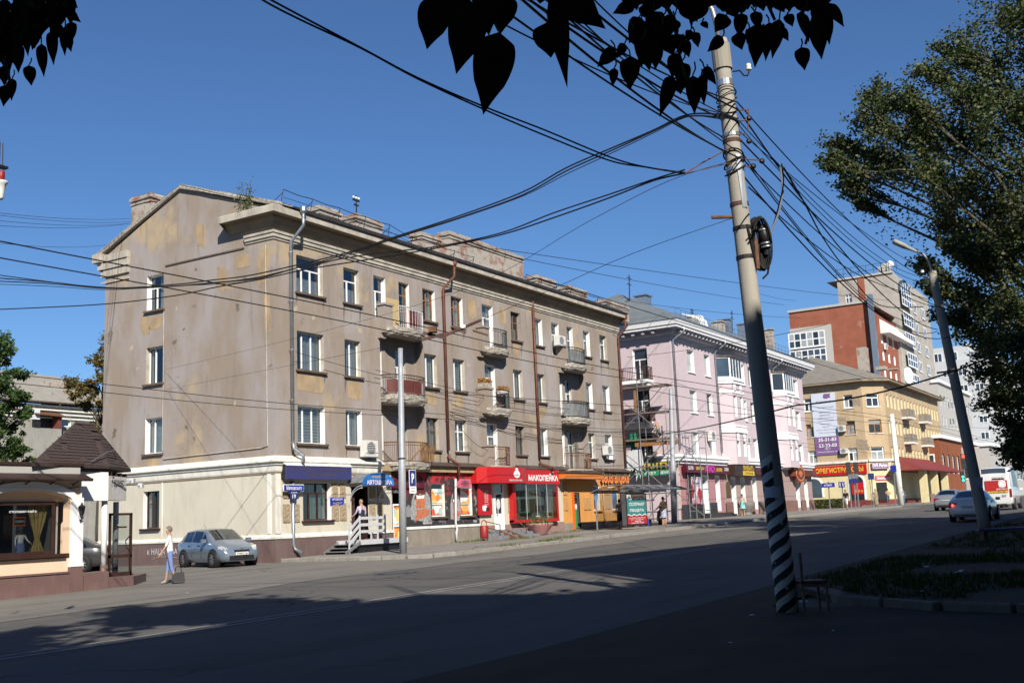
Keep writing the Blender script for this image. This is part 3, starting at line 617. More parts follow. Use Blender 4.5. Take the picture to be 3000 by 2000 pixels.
# block of flats behind the viewpoint: its straight shadow lies over the road
bb = thing('unseen_apartment_block', 'long brick block of flats behind the viewpoint on the near side', 'building', (13, 0, 0), math.atan2(-.22, 1), None, True)
q = MB().box(0, 70, -14, 0, -1, 16.0); q.build('wall', 'beigebrick', bb)
q = MB().box(-.3, 70.3, -14.3, .3, 16.0, 16.3); q.build('roof', 'roof_metal', bb)
wm = MB().box(-.75, .75, -.02, .04, 0, 1.5).mesh('window', 'glass_dark')
for fl in range(5):
    for c in range(16): inst(wm, 'window', bb, (2.5+c*4.2, 0, 1.6+fl*3.0))

# ================================================================== building helpers
def text_mesh(s, size=1.0, bold=0, ext=0.0, shear=0, spacing=1.0):
    cu = bpy.data.curves.new('lettering', 'FONT'); cu.body = s; cu.size = size; cu.offset = bold; cu.extrude = ext; cu.shear = shear; cu.space_character = spacing
    cu.resolution_u = 2; cu.align_x = 'LEFT'
    ob = bpy.data.objects.new('lettering', cu); col.objects.link(ob)
    me = bpy.data.meshes.new_from_object(ob); bpy.data.objects.remove(ob); bpy.data.curves.remove(cu); return me
def letter(s, fr, u0, u1, v0, v1, n, mat, parent, bold=.012, ext=.006, shear=0, keep=False, name='lettering'):
    """fit a line of text into the rectangle u0..u1, v0..v1 of a wall frame"""
    me = text_mesh(s, 1.0, bold, 0.0, shear); b = MB()
    if not me.vertices: return None
    xs = [v.co.x for v in me.vertices]; ys = [v.co.y for v in me.vertices]
    ax, bx, ay, by = min(xs), max(xs), min(ys), max(ys)
    sx = (u1-u0)/max(1e-6, bx-ax); sy = (v1-v0)/max(1e-6, by-ay)
    if keep: sx = min(sx, sy*1.1)
    b.v = [fr(u0+(v.co.x-ax)*sx, v0+(v.co.y-ay)*sy, n+ext) for v in me.vertices]; b.f = [tuple(p.vertices) for p in me.polygons]
    bpy.data.meshes.remove(me)
    return b.build(name, mat, parent)
L1 = [(1., [1.])]
L2 = [(1., [.5, .5])]
L2a = [(1., [.36, .64])]
LT2 = [(.66, [.4, .6]), (.34, [1.])]
LT3 = [(.68, [.3, .34, .36]), (.32, [1.])]
L3 = [(1., [.28, .36, .36])]
LW = [(.66, [.5, .5]), (.34, [.5, .5])]
LD = [(.42, [1.]), (.34, [1.]), (.24, [1.])]
wr = random.Random(77)
def window(parent, fr, u0, u1, v0, v1, lay=LT2, frame='pvc', depth=.24, reveal='stucco', sill='sill', curtain='half', glassm='glass', t=.055, arch=False, name='window', simple=False, cm='curtain', n=0):
    b = MB(); d0, d1 = n-depth, n-depth+.06
    W, H = u1-u0, v1-v0
    b.fbox(fr, u0, u0+t, v0, v1, d0, d1); b.fbox(fr, u1-t, u1, v0, v1, d0, d1)
    b.fbox(fr, u0+t, u1-t, v0, v0+t, d0, d1); b.fbox(fr, u0+t, u1-t, v1-t, v1, d0, d1)
    panes = []; y = v0+t; Hh = H-2*t
    for i, (h, cols_) in enumerate(lay):
        y1 = y+h*Hh
        if i < len(lay)-1: b.fbox(fr, u0+t, u1-t, y1-t*.5, y1+t*.5, d0, d1-.004)
        x = u0+t; Ww = W-2*t
        for j, c in enumerate(cols_):
            x1 = x+c*Ww
            if j < len(cols_)-1: b.fbox(fr, x1-t*.6, x1+t*.6, y, y1, d0, d1+.006)
            panes.append((x, x1, y, y1)); x = x1
        y = y1
    w_ = b.build(name, frame, parent)
    for (a, c, e, f) in panes:
        MB().quad(fr(a, e, d0+.03), fr(c, e, d0+.03), fr(c, f, d0+.03), fr(a, f, d0+.03)).build('pane', glassm, w_)
    if reveal:
        r = MB(); k = n-depth
        r.quad(fr(u0, v0, n), fr(u0, v1, n), fr(u0, v1, k), fr(u0, v0, k)); r.quad(fr(u1, v0, n), fr(u1, v0, k), fr(u1, v1, k), fr(u1, v1, n))
        r.quad(fr(u0, v1, n), fr(u1, v1, n), fr(u1, v1, k), fr(u0, v1, k)); r.quad(fr(u0, v0, n), fr(u0, v0, k), fr(u1, v0, k), fr(u1, v0, n))
        r.build('reveal', reveal, w_)
    if sill:
        MB().fbox(fr, u0-.1, u1+.1, v0-.09, v0-.004, n-depth+.07, n+.13).build('sill', sill, w_)
    if curtain and curtain != 'none':
        c = MB(); k = d0-.1
        def drape(a, e, lo=v0, hi=v1, amp=.025, m=10):
            for q in range(m):
                x0, x1 = a+(e-a)*q/m, a+(e-a)*(q+1)/m; z0, z1 = k+amp*math.sin(q*1.9), k+amp*math.sin((q+1)*1.9)
                c.quad(fr(x0, lo, z0), fr(x1, lo, z1), fr(x1, hi, z1), fr(x0, hi, z0))
        if curtain == 'full': drape(u0, u1)
        elif curtain == 'half': drape(u0+W*.62, u1); drape(u0, u0+W*.10)
        elif curtain == 'low': drape(u0, u1, v0, v0+H*.45)
        elif curtain == 'right': drape(u0+W*.45, u1)
        elif curtain == 'blind':
            for q in range(12): c.quad(fr(u0, v0+H*q/12, k), fr(u1, v0+H*q/12, k), fr(u1, v0+H*(q+1)/12-.015, k-.02), fr(u0, v0+H*(q+1)/12-.015, k-.02))
        if c.v: c.build('curtain', cm, w_)
    return w_
def ac_unit(fr, u, v, label, wd=.8, h=.55, mat='ac', tray=True, fan_side=False):
    t = thing('air_conditioner', label, 'air conditioner', fr(u, v, .1), 0, 'air conditioners on the facades')
    MB().fbox(fr, u, u+wd, v, v+h, .12, .47).build('casing', mat, t)
    f = MB(); c = (u+wd*.42, v+h*.5)
    f.ext(fr, [(c[0]+h*.40*math.cos(a*.3927), c[1]+h*.40*math.sin(a*.3927)) for a in range(16)], .471, .478); f.build('fan', 'grey_door', t)
    gr = MB()
    for q in range(7): gr.fbox(fr, u+wd*.06, u+wd*.78, v+h*(.12+.11*q), v+h*(.15+.11*q), .48, .49)
    gr.build('grille', mat, t)
    MB().fbox(fr, u+wd*.05, u+wd*.95, v-.05, v-.004, 0, .5).build('bracket', 'steel', t)
    return t
def downpipe(parent, fr, u, vtop, vbot, mat, n=.14, r=.06, kink=.65, foot=True, hop=True, shift=0):
    b = MB(); pts = []
    if hop: pts += [fr(u+shift, vtop, kink), fr(u+shift, vtop-.5, kink), fr(u, vtop-1.15, n), ]
    else: pts += [fr(u, vtop, n)]
    pts += [fr(u, vbot+.35, n)]
    if foot: pts += [fr(u, vbot+.12, n), fr(u+.02, vbot, n+.22)]
    b.tube(pts, r, 10)
    o = b.build('downpipe', mat, parent, True)
    if hop: MB().tube([fr(u+shift, vtop+.28, kink), fr(u+shift, vtop+.1, kink), fr(u+shift, vtop-.02, kink)], [.15, .15, .07], 12).build('hopper', mat, o)
    cl_ = MB(); v = vtop-1.6
    while v > vbot+.6: cl_.tube([fr(u, v, n), fr(u, v-.04, n)], r+.014, 10); cl_.bar(fr(u, v-.02, n), fr(u, v-.02, 0), .02); v -= 2.1
    cl_.build('clamp', mat, o)
    return o
def roughen(me, amt, seed, sub=0):
    bm = bmesh.new(); bm.from_mesh(me)
    if sub: bmesh.ops.subdivide_edges(bm, edges=bm.edges[:], cuts=sub, use_grid_fill=True)
    rr = random.Random(seed)
    for v in bm.verts: v.co += Vector((rr.uniform(-amt, amt), rr.uniform(-amt, amt), rr.uniform(-amt, amt)))
    bm.to_mesh(me); bm.free()

# ================================================================== MAIN BUILDING: four storeys of patched render
XC, YF, XE, YB = 32.48, 31.32, 65.1, 42.07
fy, fx = FY(YF), FX(XC)
mb = thing('corner_apartment_house', 'four storey house with patched mauve and ochre render on the street corner', 'building', (49, 36.5, .3))
SILL = {2: 5.1, 3: 8.22, 4: 11.57}; HEAD = {2: 6.69, 3: 9.88, 4: 13.2}
cols_m = {1: (33.86, 35.56), 2: (36.95, 38.06), 5: (42.98, 44.04), 6: (45.46, 46.54), 8: (51.38, 52.4), 9: (53.95, 54.93), 12: (60.1, 61.0), 13: (62.4, 63.4)}
RA, RC = (39.46, 42.72, 4.35, 10.42), (56.69, 59.9, 4.35, 10.40)
REC = .33
holes = [(c[0], c[1], SILL[f], HEAD[f]) for c in cols_m.values() for f in (2, 3, 4)]
top_open = [(39.1, 40.0, 11.2, HEAD[4]), (41.03, 41.87, 10.78, HEAD[4]), (56.05, 56.95, 11.2, HEAD[4]), (57.95, 58.75, 10.78, HEAD[4])]
doorsB = [(48.45, 49.48, 4.35, HEAD[2]), (48.45, 49.48, 7.48, HEAD[3]), (48.4, 49.5, 10.78, HEAD[4])]
holes += top_open+doorsB+[RA, RC]
# street front
sw = MB().wall(fy, XC, XE, 4.2, 14.75, holes)
# end wall, back, gable upper part
sw.wall(FX(XC), -YB, -YF, 3.6, 13.4, [(-39.15, -38.04, SILL[f], HEAD[f]) for f in (2, 3, 4)])
sw.quad(fx(-YB, 13.4), fx(-YF, 13.4), fx(-YF, 14.98), fx(-36.86, 16.9), fx(-YB, 14.62))
sw.quad((XE, YF, -.2), (XE, YB, -.2), (XE, YB, 14.6), (XE, 36.86, 16.9), (XE, YF, 14.95)); sw.quad((XC, YB, -.2), (XC, YB, 14.6), (XE, YB, 14.6), (XE, YB, -.2))
# recessed bays
for (a, b_, lo, hi), dr in ((RA, [(39.2, 40.0), (41.05, 41.87)]), (RC, [(56.72, 57.6), (57.98, 58.86)])):
    hh = []
    for f, base in ((2, 4.40), (3, 7.55)): hh += [(dr[0][0], dr[0][1], SILL[f]-.55, HEAD[f]), (dr[1][0], dr[1][1], base, HEAD[f])]
    sw.wall(fy, a, b_, lo, hi, hh, -REC)
    for u in (a, b_): sw.quad(fy(u, lo, 0), fy(u, hi, 0), fy(u, hi, -REC), fy(u, lo, -REC))
    sw.quad(fy(a, hi, 0), fy(b_, hi, 0), fy(b_, hi, -REC), fy(a, hi, -REC))
wall_m = sw.build('wall', 'stucco', mb)
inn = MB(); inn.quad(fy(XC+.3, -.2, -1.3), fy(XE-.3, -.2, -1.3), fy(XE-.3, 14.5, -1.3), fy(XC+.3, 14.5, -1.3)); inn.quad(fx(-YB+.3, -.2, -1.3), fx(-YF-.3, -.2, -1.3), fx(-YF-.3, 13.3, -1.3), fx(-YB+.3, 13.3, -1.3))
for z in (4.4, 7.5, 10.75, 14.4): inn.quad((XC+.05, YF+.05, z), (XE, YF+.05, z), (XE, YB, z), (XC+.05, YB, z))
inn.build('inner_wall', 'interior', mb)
WINS = {(1, 4): (LT3, 'pvc', 'low', 'cornice'), (2, 4): (LT2, 'pvc', 'low', 'cornice'), (5, 4): (LW, 'wood', 'half', 'white_paint'), (6, 4): (LW, 'wood', 'half', 'white_paint'), (8, 4): (LW, 'wood_old', 'low', 'stucco'), (9, 4): (L2a, 'pvc', 'full', 'white_paint'), (12, 4): (LT2, 'pvc', 'right', 'white_paint'), (13, 4): (LT2, 'pvc', 'full', 'cornice'),
      (1, 3): (L3, 'pvc', 'right', 'cornice'), (2, 3): (L2, 'pvc', 'right', 'cornice'), (5, 3): (L2a, 'pvc', 'right', 'cornice'), (6, 3): (L2a, 'pvc', 'blind', 'cornice'), (8, 3): (L2a, 'pvc', 'full', 'cornice'), (9, 3): (L2a, 'pvc', 'full', 'cornice'), (12, 3): (L2a, 'pvc', 'full', 'white_paint'), (13, 3): (L2a, 'pvc', 'full', 'white_paint'),
      (1, 2): (L3, 'pvc', 'blind', 'white_paint'), (2, 2): (L2a, 'pvc', 'right', 'white_paint'), (5, 2): (LW, 'wood_old', 'full', 'cornice'), (6, 2): (LW, 'pvc', 'full', 'cornice'), (8, 2): (LW, 'wood_old', 'full', 'stucco'), (9, 2): (L2a, 'pvc', 'full', 'white_paint'), (12, 2): (LT2, 'pvc', 'full', 'cornice'), (13, 2): (LT2, 'pvc', 'low', 'white_paint')}
for (c, f), (lay, fm, cu, rv) in WINS.items():
    window(mb, fy, cols_m[c][0], cols_m[c][1], SILL[f], HEAD[f], lay, fm, .26, rv, 'sill', cu)
window(mb, fy, *top_open[0], LT2, 'pvc', .26, 'white_paint', None, 'low'); window(mb, fy, *top_open[1], LD, 'wood', .26, 'white_paint', None, 'none', name='balcony_door')
window(mb, fy, *top_open[2], LT2, 'pvc', .26, 'white_paint', None, 'low'); window(mb, fy, *top_open[3], LT2, 'pvc', .26, 'white_paint', None, 'full', name='balcony_door')
for d in doorsB: window(mb, fy, *d, [(.72, [.35, .65]), (.28, [1.])], 'pvc', .26, 'white_paint', None, 'right', name='balcony_door')
for (a, b_, lo, hi), dr, fm in ((RA, [(39.2, 40.0), (41.05, 41.87)], ('pvc', 'wood_old')), (RC, [(56.72, 57.6), (57.98, 58.86)], ('pvc', 'pvc'))):
    for f, base in ((2, 4.40), (3, 7.55)):
        window(mb, fy, dr[0][0], dr[0][1], SILL[f]-.55, HEAD[f], LT2, 'pvc', .2, 'white_paint', None, 'full', n=-REC)
        window(mb, fy, dr[1][0], dr[1][1], base, HEAD[f], LT2, fm[1] if f == 2 else 'pvc', .2, 'cornice', None, 'right' if f == 2 else 'full', n=-REC, name='balcony_door')
MB().fbox(fy, 40.02, 41.0, 10.8, 12.25, .006, .03).build('wall_panel', 'ochre_panel', mb)
for f, lay, cu in ((4, LT2, 'right'), (3, L2a, 'half'), (2, L2a, 'full')):
    window(mb, fx, -39.15, -38.04, SILL[f], HEAD[f], lay, 'pvc', .26, 'white_paint' if f != 3 else 'cornice', 'sill', cu)
# pilaster strips and ochre repainted patches
pm = MB()
for u0, u1, z1_, n_ in ((38.58, 38.67, 13.4, .035), (38.72, 38.78, 13.4, .022), (55.5, 55.59, 13.4, .035), (55.64, 55.7, 13.4, .022), (38.95, 39.44, 10.3, .03), (56.2, 56.67, 10.3, .03)): MB().fbox(fy, u0, u1, 4.5, z1_, 0, n_).build('pilaster_strip', 'stucco', mb)
def blob_poly(u0, u1, v0, v1, k, seed, j=.18):
    rr = random.Random(seed); P = []; k *= 2; ph = [rr.uniform(0, 6.28) for _ in range(3)]
    for q in range(k):
        a = 2*math.pi*q/k; e = 1-j*(.5+.22*math.sin(2*a+ph[0])+.16*math.sin(5*a+ph[1])+.12*math.sin(9*a+ph[2]))
        cx, cy = math.cos(a), math.sin(a); m = max(abs(cx), abs(cy))**.75
        P.append(((u0+u1)/2+(u1-u0)/2*cx/m*e, (v0+v1)/2+(v1-v0)/2*cy/m*e))
    return P
for k, (u0, u1, v0, v1) in enumerate(((33.75, 35.6, 7.25, 8.08), (37.05, 38.15, 7.15, 8.05), (43.05, 43.95, 7.3, 8.0), (45.5, 46.3, 7.35, 8.05), (51.5, 52.3, 10.6, 11.4), (53.9, 54.9, 7.3, 8.0), (42.7, 44.0, 4.6, 4.98), (50.0, 50.9, 12.3, 13.3), (47.0, 47.9, 12.2, 13.3))):
    MB().ext(fy, blob_poly(u0, u1, v0, v1, 22, k), 0, .008).build('repaint_patch', 'ochre', mb)
for k, (y0, y1, z0, z1) in enumerate(((31.5, 32.3, 11.6, 13.4), (32.6, 33.6, 12.6, 13.3), (34.0, 34.7, 11.7, 13.0), (38.1, 39.0, 10.6, 11.35), (38.9, 39.6, 10.4, 11.5), (31.45, 31.9, 9.5, 11.4), (35.3, 36.0, 13.9, 15.2), (38.1, 39.1, 4.4, 4.95))):
    MB().ext(fx, blob_poly(-y1, -y0, z0, z1, 20, 50+k, .4), 0, .008).build('repaint_patch', 'ochre', mb)
rs_ = random.Random(31)
for (c, f) in WINS:
    a_, b__ = cols_m[c]
    for u in (a_-.04, b__-.02):
        if rs_.random() < .75:
            h_ = rs_.uniform(.4, 1.3); w_ = rs_.uniform(.05, .11); z_ = SILL[f]-.09
            MB().ext(fy, [(u, z_), (u-.01, z_-h_*.5), (u+w_*.4, z_-h_), (u+w_*.8, z_-h_*.6), (u+w_*1.6, z_-h_*.25), (u+w_*1.5, z_)], 0, .004).build('drip_stain', 'stain', mb)
for k in range(34):
    u = rs_.uniform(33.4, 64.5); z_ = rs_.uniform(4.7, 13.3); w_ = rs_.uniform(.15, .5); h_ = rs_.uniform(.15, .6)
    if any(h[0]-w_-.15 < u < h[1]+.15 and h[2]-h_-.2 < z_ < h[3]+.15 for h in holes): continue
    MB().ext(fy, blob_poly(u, u+w_, z_, z_+h_, 12, 200+k, .8), 0, .006).build('peeled_patch', rs_.choice(['peel', 'peel', 'stain', 'broken']), mb)
for k in range(16):
    y_ = rs_.uniform(31.6, 41.6); z_ = rs_.uniform(4.8, 13.2); w_ = rs_.uniform(.15, .45)
    if 37.5 < y_ < 39.5: continue
    MB().ext(fx, blob_poly(-y_-w_, -y_, z_, z_+w_*rs_.uniform(.6, 1.6), 12, 300+k, .8), 0, .006).build('peeled_patch', rs_.choice(['peel', 'stain']), mb)
# crowning cornice, frieze moulding
def run(name, mat, prof, street=True):
    """profile (n,v) swept along the street front with a return on the gable"""
    b = MB(); P = [(n, v) for n, v in prof]
    path = []
    for n, v in P: path.append((Vector((XC-n, 33.9, v)), Vector((XC-n, YF-n, v)), Vector((XE+.25, YF-n, v))))
    for i in range(len(path)-1):
        for k in range(2): b.quad(path[i][k], path[i][k+1], path[i+1][k+1], path[i+1][k])
    b.quad(*[p[0] for p in path]); b.quad(*[p[2] for p in path][::-1])
    return b.build(name, mat, mb)
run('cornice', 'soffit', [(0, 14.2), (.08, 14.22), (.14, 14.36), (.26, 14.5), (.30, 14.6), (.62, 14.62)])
run('cornice_fascia', 'cornice', [(.62, 14.585), (.66, 14.585), (.66, 14.86), (.62, 14.9), (0, 14.93)])
def run2(name, mat, prof, yend):
    b = MB(); path = [(Vector((XC-n, yend, v)), Vector((XC-n, YF-n, v)), Vector((XE+.1, YF-n, v))) for n, v in prof]
    for i in range(len(path)-1):
        for k in range(2): b.quad(path[i][k], path[i][k+1], path[i+1][k+1], path[i+1][k])
    b.quad(*[p[0] for p in path]); b.quad(*[p[2] for p in path][::-1])
    return b.build(name, mat, mb)
run2('frieze_moulding', 'cornice', [(0, 13.62), (.05, 13.62), (.05, 13.70), (.11, 13.72), (.11, 13.86), (.16, 13.88), (.16, 13.98), (.04, 14.0), (0, 14.06)], 32.9)
run2('frieze', 'ochre', [(.006, 13.99), (.012, 14.0), (.012, 14.24), (0, 14.24)], 33.0)
MB().fbox(fx, -37.9, -33.0, 13.47, 13.53, 0, .05).build('gable_string', 'sill', mb)
# gable coping and rear cornice return
gc = MB()
for a, b_ in (((-30.75, 15.0), (-36.86, 17.0)), ((-36.86, 17.0), (-42.55, 14.72))):
    d = Vector((b_[0]-a[0], b_[1]-a[1])).normalized(); nx = Vector((-d.y, d.x)); nx = nx if nx.y > 0 else -nx
    gc.hexa([fx(a[0], a[1]-.1, .16), fx(b_[0], b_[1]-.1, .16), fx(b_[0], b_[1]-.1, -.5), fx(a[0], a[1]-.1, -.5), fx(a[0]+nx.x*.14, a[1]+nx.y*.14-.06, .16), fx(b_[0]+nx.x*.14, b_[1]+nx.y*.14-.06, .16), fx(b_[0]+nx.x*.14, b_[1]+nx.y*.14-.06, -.5), fx(a[0]+nx.x*.14, a[1]+nx.y*.14-.06, -.5)])
gco = gc.build('gable_coping', 'broken', mb); roughen(gco.data, .02, 3, 5)
rc = MB(); rc.box(XC-.35, XE, YB-.02, YB+.55, 14.3, 14.72); rc.box(XC-.2, XE, YB-.02, YB+.35, 13.95, 14.3)
for z0, z1, n in ((14.3, 14.62, .22), (13.95, 14.28, .16), (13.6, 13.92, .10), (13.3, 13.4, .06)): rc.fbox(fx, -YB-.25+n*.2, -40.35, z0, z1, 0, n)
rc.build('rear_cornice', 'cornice', mb)
# roof
rf = MB(); e0, e1 = (YF-.72, 14.93), (36.86, 16.98)
rf.quad((XC-.1, e0[0], e0[1]), (XE+.3, e0[0], e0[1]), (XE+.3, e1[0], e1[1]), (XC-.1, e1[0], e1[1])); rf.quad((XC-.1, e1[0], e1[1]), (XE+.3, e1[0], e1[1]), (XE+.3, YB+.6, 14.75), (XC-.1, YB+.6, 14.75))
rf.box(XC+.9, XE+.32, YF-.75, YF-.55, 14.86, 14.97); rf.box(XC+.8, XE, YF-.5, YF-.1, 14.9, 15.12)
roof_m = rf.build('roof', 'roof_metal', mb)
def zroof(y): return 14.93+(y-e0[0])*(e1[1]-e0[1])/(e1[0]-e0[0])
def chimney(x, y, wx, wy, h, parent=roof_m, seed=1, zr=None):
    b = MB(); z0 = (zr if zr is not None else zroof(y))-.3; z1 = z0+.3+h
    b.box(x-wx/2, x+wx/2, y-wy/2, y+wy/2, z0, z1-.42); b.box(x-wx/2-.05, x+wx/2+.05, y-wy/2-.05, y+wy/2+.05, z1-.42, z1-.33); b.box(x-wx/2+.01, x+wx/2-.01, y-wy/2+.01, y+wy/2-.01, z1-.33, z1-.24)
    b.box(x-wx/2-.08, x+wx/2+.08, y-wy/2-.08, y+wy/2+.08, z1-.24, z1-.1); b.box(x-wx/2-.02, x+wx/2+.02, y-wy/2-.02, y+wy/2+.02, z1-.1, z1)
    o = b.build('chimney', 'chimney', parent); roughen(o.data, .018, seed, 2); return o
ca_, cb_ = pX(411, 590, 33.8), pX(466, 590, 33.8); chimney(33.8, (ca_.y+cb_.y)/2, 1.0, abs(ca_.y-cb_.y), pX(440, 578, 33.8).z-14.9, seed=1, zr=14.9)
for k_, (xl, xr_, yt, Yc) in enumerate(((918, 980, 607, 34.6), (1022, 1101, 634, 33.6), (1217, 1296, 686, 34.8), (1300, 1514, 708, 34.2), (1555, 1612, 808, 33.9), (1648, 1703, 838, 33.9), (1758, 1790, 874, 34.8), (1790, 1826, 885, 35.6))):
    a_, b__ = pY(xl, yt, Yc), pY(xr_, yt, Yc); zt__ = pY((xl+xr_)/2, yt+8, Yc).z; chimney((a_.x+b__.x)/2, Yc, b__.x-a_.x, .8, zt__-zroof(Yc), seed=k_+2)
MB().obox((50.5, 33.3, 15.95), 1.6, .05, .5, 0, -.5).build('roof_hatch', 'dark', roof_m)
gd = MB(); prev = None
for k in range(18):
    x = 33.3+k*1.85; zz = zroof(31.6); hgt = .75 if k < 5 else .5
    if 8 < k < 11: prev = None; continue
    tp = Vector((x, 31.5, zz+hgt)); gd.tube([(x, 31.7, zz-.1), tp], .022, 4); gd.tube([(x, 32.4, zroof(32.4)-.1), tp-Vector((0, 0, .12))], .016, 4)
    if prev: gd.tube([prev, prev.lerp(tp, .5)-Vector((0, 0, .05)), tp], .018, 4); gd.tube([prev-Vector((0, 0, .35)), tp-Vector((0, 0, .35))], .012, 4)
    prev = tp
gd.build('roof_guard_rail', 'iron', roof_m)
an = MB(); an.tube([(41.2, 34.0, 16.9), (41.2, 34.0, 18.1)], .035, 5); an.obox((41.2, 34, 17.85), .5, .06, .09); an.obox((41.2, 34, 17.6), .35, .06, .07); an.build('wire_bracket', 'iron', roof_m)
for k in (-.2, 0, .2): MB().sphere((41.2+k, 34, 17.98), .07, 6, 4).build('insulator', 'porcelain', roof_m)
# drain pipes
gp1 = downpipe(mb, fy, 33.35, 14.78, 4.75, 'galv', .2, .075, .8, False, True, .12)
MB().tube([fy(33.35, 5.1, .2), fy(33.36, 4.85, .22), fy(33.62, 4.55, .5), fy(33.62, 4.25, .52), ], .075, 10).build('downpipe', 'galv', mb, True)
MB().tube([fy(33.32, 3.5, .2), fy(33.32, .95, .2), fy(33.36, .75, .25), fy(33.5, .6, .5)], .075, 10).build('downpipe', 'galv', mb, True)
downpipe(mb, fy, 44.62, 14.55, 4.75, 'pipe_brown', .14, .075, .62, False, True, .35); downpipe(mb, fy, 53.72, 14.1, 4.6, 'pipe_brown', .14, .075, .5, False, False); downpipe(mb, fy, 64.95, 14.5, 4.2, 'pipe_brown', .14, .075, .6, False, True, .25)
MB().tube([fy(44.62, 4.9, .14), fy(44.62, 4.7, .2), fy(44.75, 4.5, .42), fy(45.0, 4.42, .46), fy(45.0, 3.75, .46)], .075, 8).build('downpipe', 'pipe_brown', mb, True)
MB().tube([fy(53.72, 4.75, .14), fy(53.74, 4.6, .2), fy(54.1, 4.45, .5), fy(54.35, 4.42, .6), fy(54.4, 4.2, .62)], .075, 8).build('downpipe', 'pipe_brown', mb, True)
# conduit down the gable and wall cables
MB().tube([fx(-31.75, 13.4, .03), fx(-31.72, 9, .03), fx(-31.68, 4.95, .03), fx(-32.0, 4.9, .04), fx(-37.9, 4.82, .04)], .025, 5).build('conduit', 'cornice', mb)
MB().tube([fx(-37.98, 11.4, .03), fx(-37.97, 8, .03), fx(-37.99, 5.2, .03)], .015, 4).build('conduit', 'cornice', mb)

# balconies ---------------------------------------------------------
def arc(u0, u1, depth, k=14, p=2.6):
    P = []
    for q in range(k+1):
        a = math.pi*q/k; c, s = math.cos(a), math.sin(a)
        P.append(((u0+u1)/2-(u1-u0)/2*math.copysign(abs(c)**(2/p), c), depth*abs(s)**(2/p)))
    return P
def balcony(u0, u1, ztop, depth, fill, rail_h=1.0, rmat='iron', broken=True, seed=1, back=0, pedestal=None, th=.34):
    P = arc(u0, u1, depth); b = MB(); z0 = ztop-th
    def ring(s_, z): return [fy((u0+u1)/2+(u-(u0+u1)/2)*s_, z, n*s_ if n > 0 else -back) for u, n in P]
    rings = [ring(.86, z0-.05), ring(.93, z0+.02), ring(.95, z0+.12), ring(.98, z0+.14), ring(1.0, ztop-.08), ring(1.0, ztop)]
    base = len(b.v); k = len(P)
    for r in rings: b.v += r
    for i in range(len(rings)-1):
        for j in range(k-1): b.f.append((base+i*k+j, base+i*k+j+1, base+(i+1)*k+j+1, base+(i+1)*k+j))
    b.f.append(tuple(base+j for j in range(k))[::-1]); b.f.append(tuple(base+(len(rings)-1)*k+j for j in range(k)))
    o = b.build('balcony', 'broken', mb); rr = random.Random(seed)
    for v in o.data.vertices:
        a = .035 if broken else .01; v.co += Vector((rr.uniform(-a, a), rr.uniform(0, a)*1.2, rr.uniform(-a, a)))
    Q = [(u0+.12+(u-u0)*(u1-u0-.24)/(u1-u0), max(0, n-.1)) for u, n in arc(u0, u1, depth, 34)]
    if pedestal: Q = [q for q in Q if q[0] > pedestal]
    rl = MB()
    top = [fy(u, ztop+rail_h, n) for u, n in Q]; rl.tube(top, .028, 5); rl.tube([fy(u, ztop+rail_h-.13, n) for u, n in Q], .014, 4); rl.tube([fy(u, ztop+.08, n) for u, n in Q], .016, 4)
    for u, n in Q: rl.tube([fy(u, ztop, n), fy(u, ztop+rail_h, n)], .011, 4, cap=False)
    rl.build('railing', rmat, o)
    for (m, f0, f1, h0, h1) in fill:
        s_ = MB(); QQ = Q[int(f0*(len(Q)-1)):int(f1*(len(Q)-1))+1]
        for a, c in zip(QQ, QQ[1:]): s_.quad(fy(a[0], ztop+h0, a[1]-.03), fy(c[0], ztop+h0, c[1]-.03), fy(c[0], ztop+h1, c[1]-.03), fy(a[0], ztop+h1, a[1]-.03))
        s_.build('screen', m, o)
    if pedestal:
        q = MB(); q.fbox(fy, u0+.0, pedestal+.02, ztop-.3, ztop+1.0, 0, .42); q.fbox(fy, u0-.06, pedestal+.08, ztop+1.0, ztop+1.1, -.02, .48); q.fbox(fy, u0-.06, u0+.35, ztop-.55, ztop-.3, 0, .2); q.build('pedestal', 'stucco', o)
    return o
bA = balcony(39.35, 42.55, 10.75, .95, [('bal_maroon', .22, .98, .05, .86)], 1.0, 'rail_white', True, 1, 0, 39.95)
bA3 = balcony(39.35, 42.55, 7.52, .95, [('bal_maroon', .12, .62, .12, .72), ('bal_white', .64, .98, .1, .62)], .95, 'iron_brown', True, 2, REC)
bA2 = balcony(39.5, 42.7, 4.38, .95, [], .95, 'rust', True, 3, REC, None, .3)
bB4 = balcony(47.75, 50.45, 10.75, .8, [('bal_grey', .3, .98, .05, .85)], 1.0, 'iron', True, 4, 0, 48.35)
bB3 = balcony(47.75, 50.45, 7.45, .8, [('bal_grey', .3, .98, .05, .88)], 1.0, 'iron', True, 5, 0, 48.5)
bB2 = balcony(47.9, 50.35, 4.40, .7, [], 1.0, 'rust', False, 6, 0, 48.5, .2)
bC4 = balcony(56.6, 59.6, 10.72, .85, [('bal_grey', .1, .98, .05, .85)], 1.0, 'iron', True, 7, 0, 57.0)
bC3 = balcony(56.75, 59.75, 7.45, .85, [('bal_grey', .08, .98, .05, .9)], 1.0, 'iron', True, 8, REC)
bC2 = balcony(56.75, 59.75, 4.36, .8, [], .95, 'rust', False, 9, REC, None, .2)
br = MB()
for a, c in ((40.6, 41.6), (42.4, 41.8)): br.bar(fy(a, 4.4, .7), fy(c, 5.3, .95), .05)
for k in range(12): br.bar(fy(41.3+.1*k, 4.45, .8), fy(41.25+.1*k, 5.25, .9), .03)
br.build('loose_planks', 'plywood', bA2)
gr = MB()
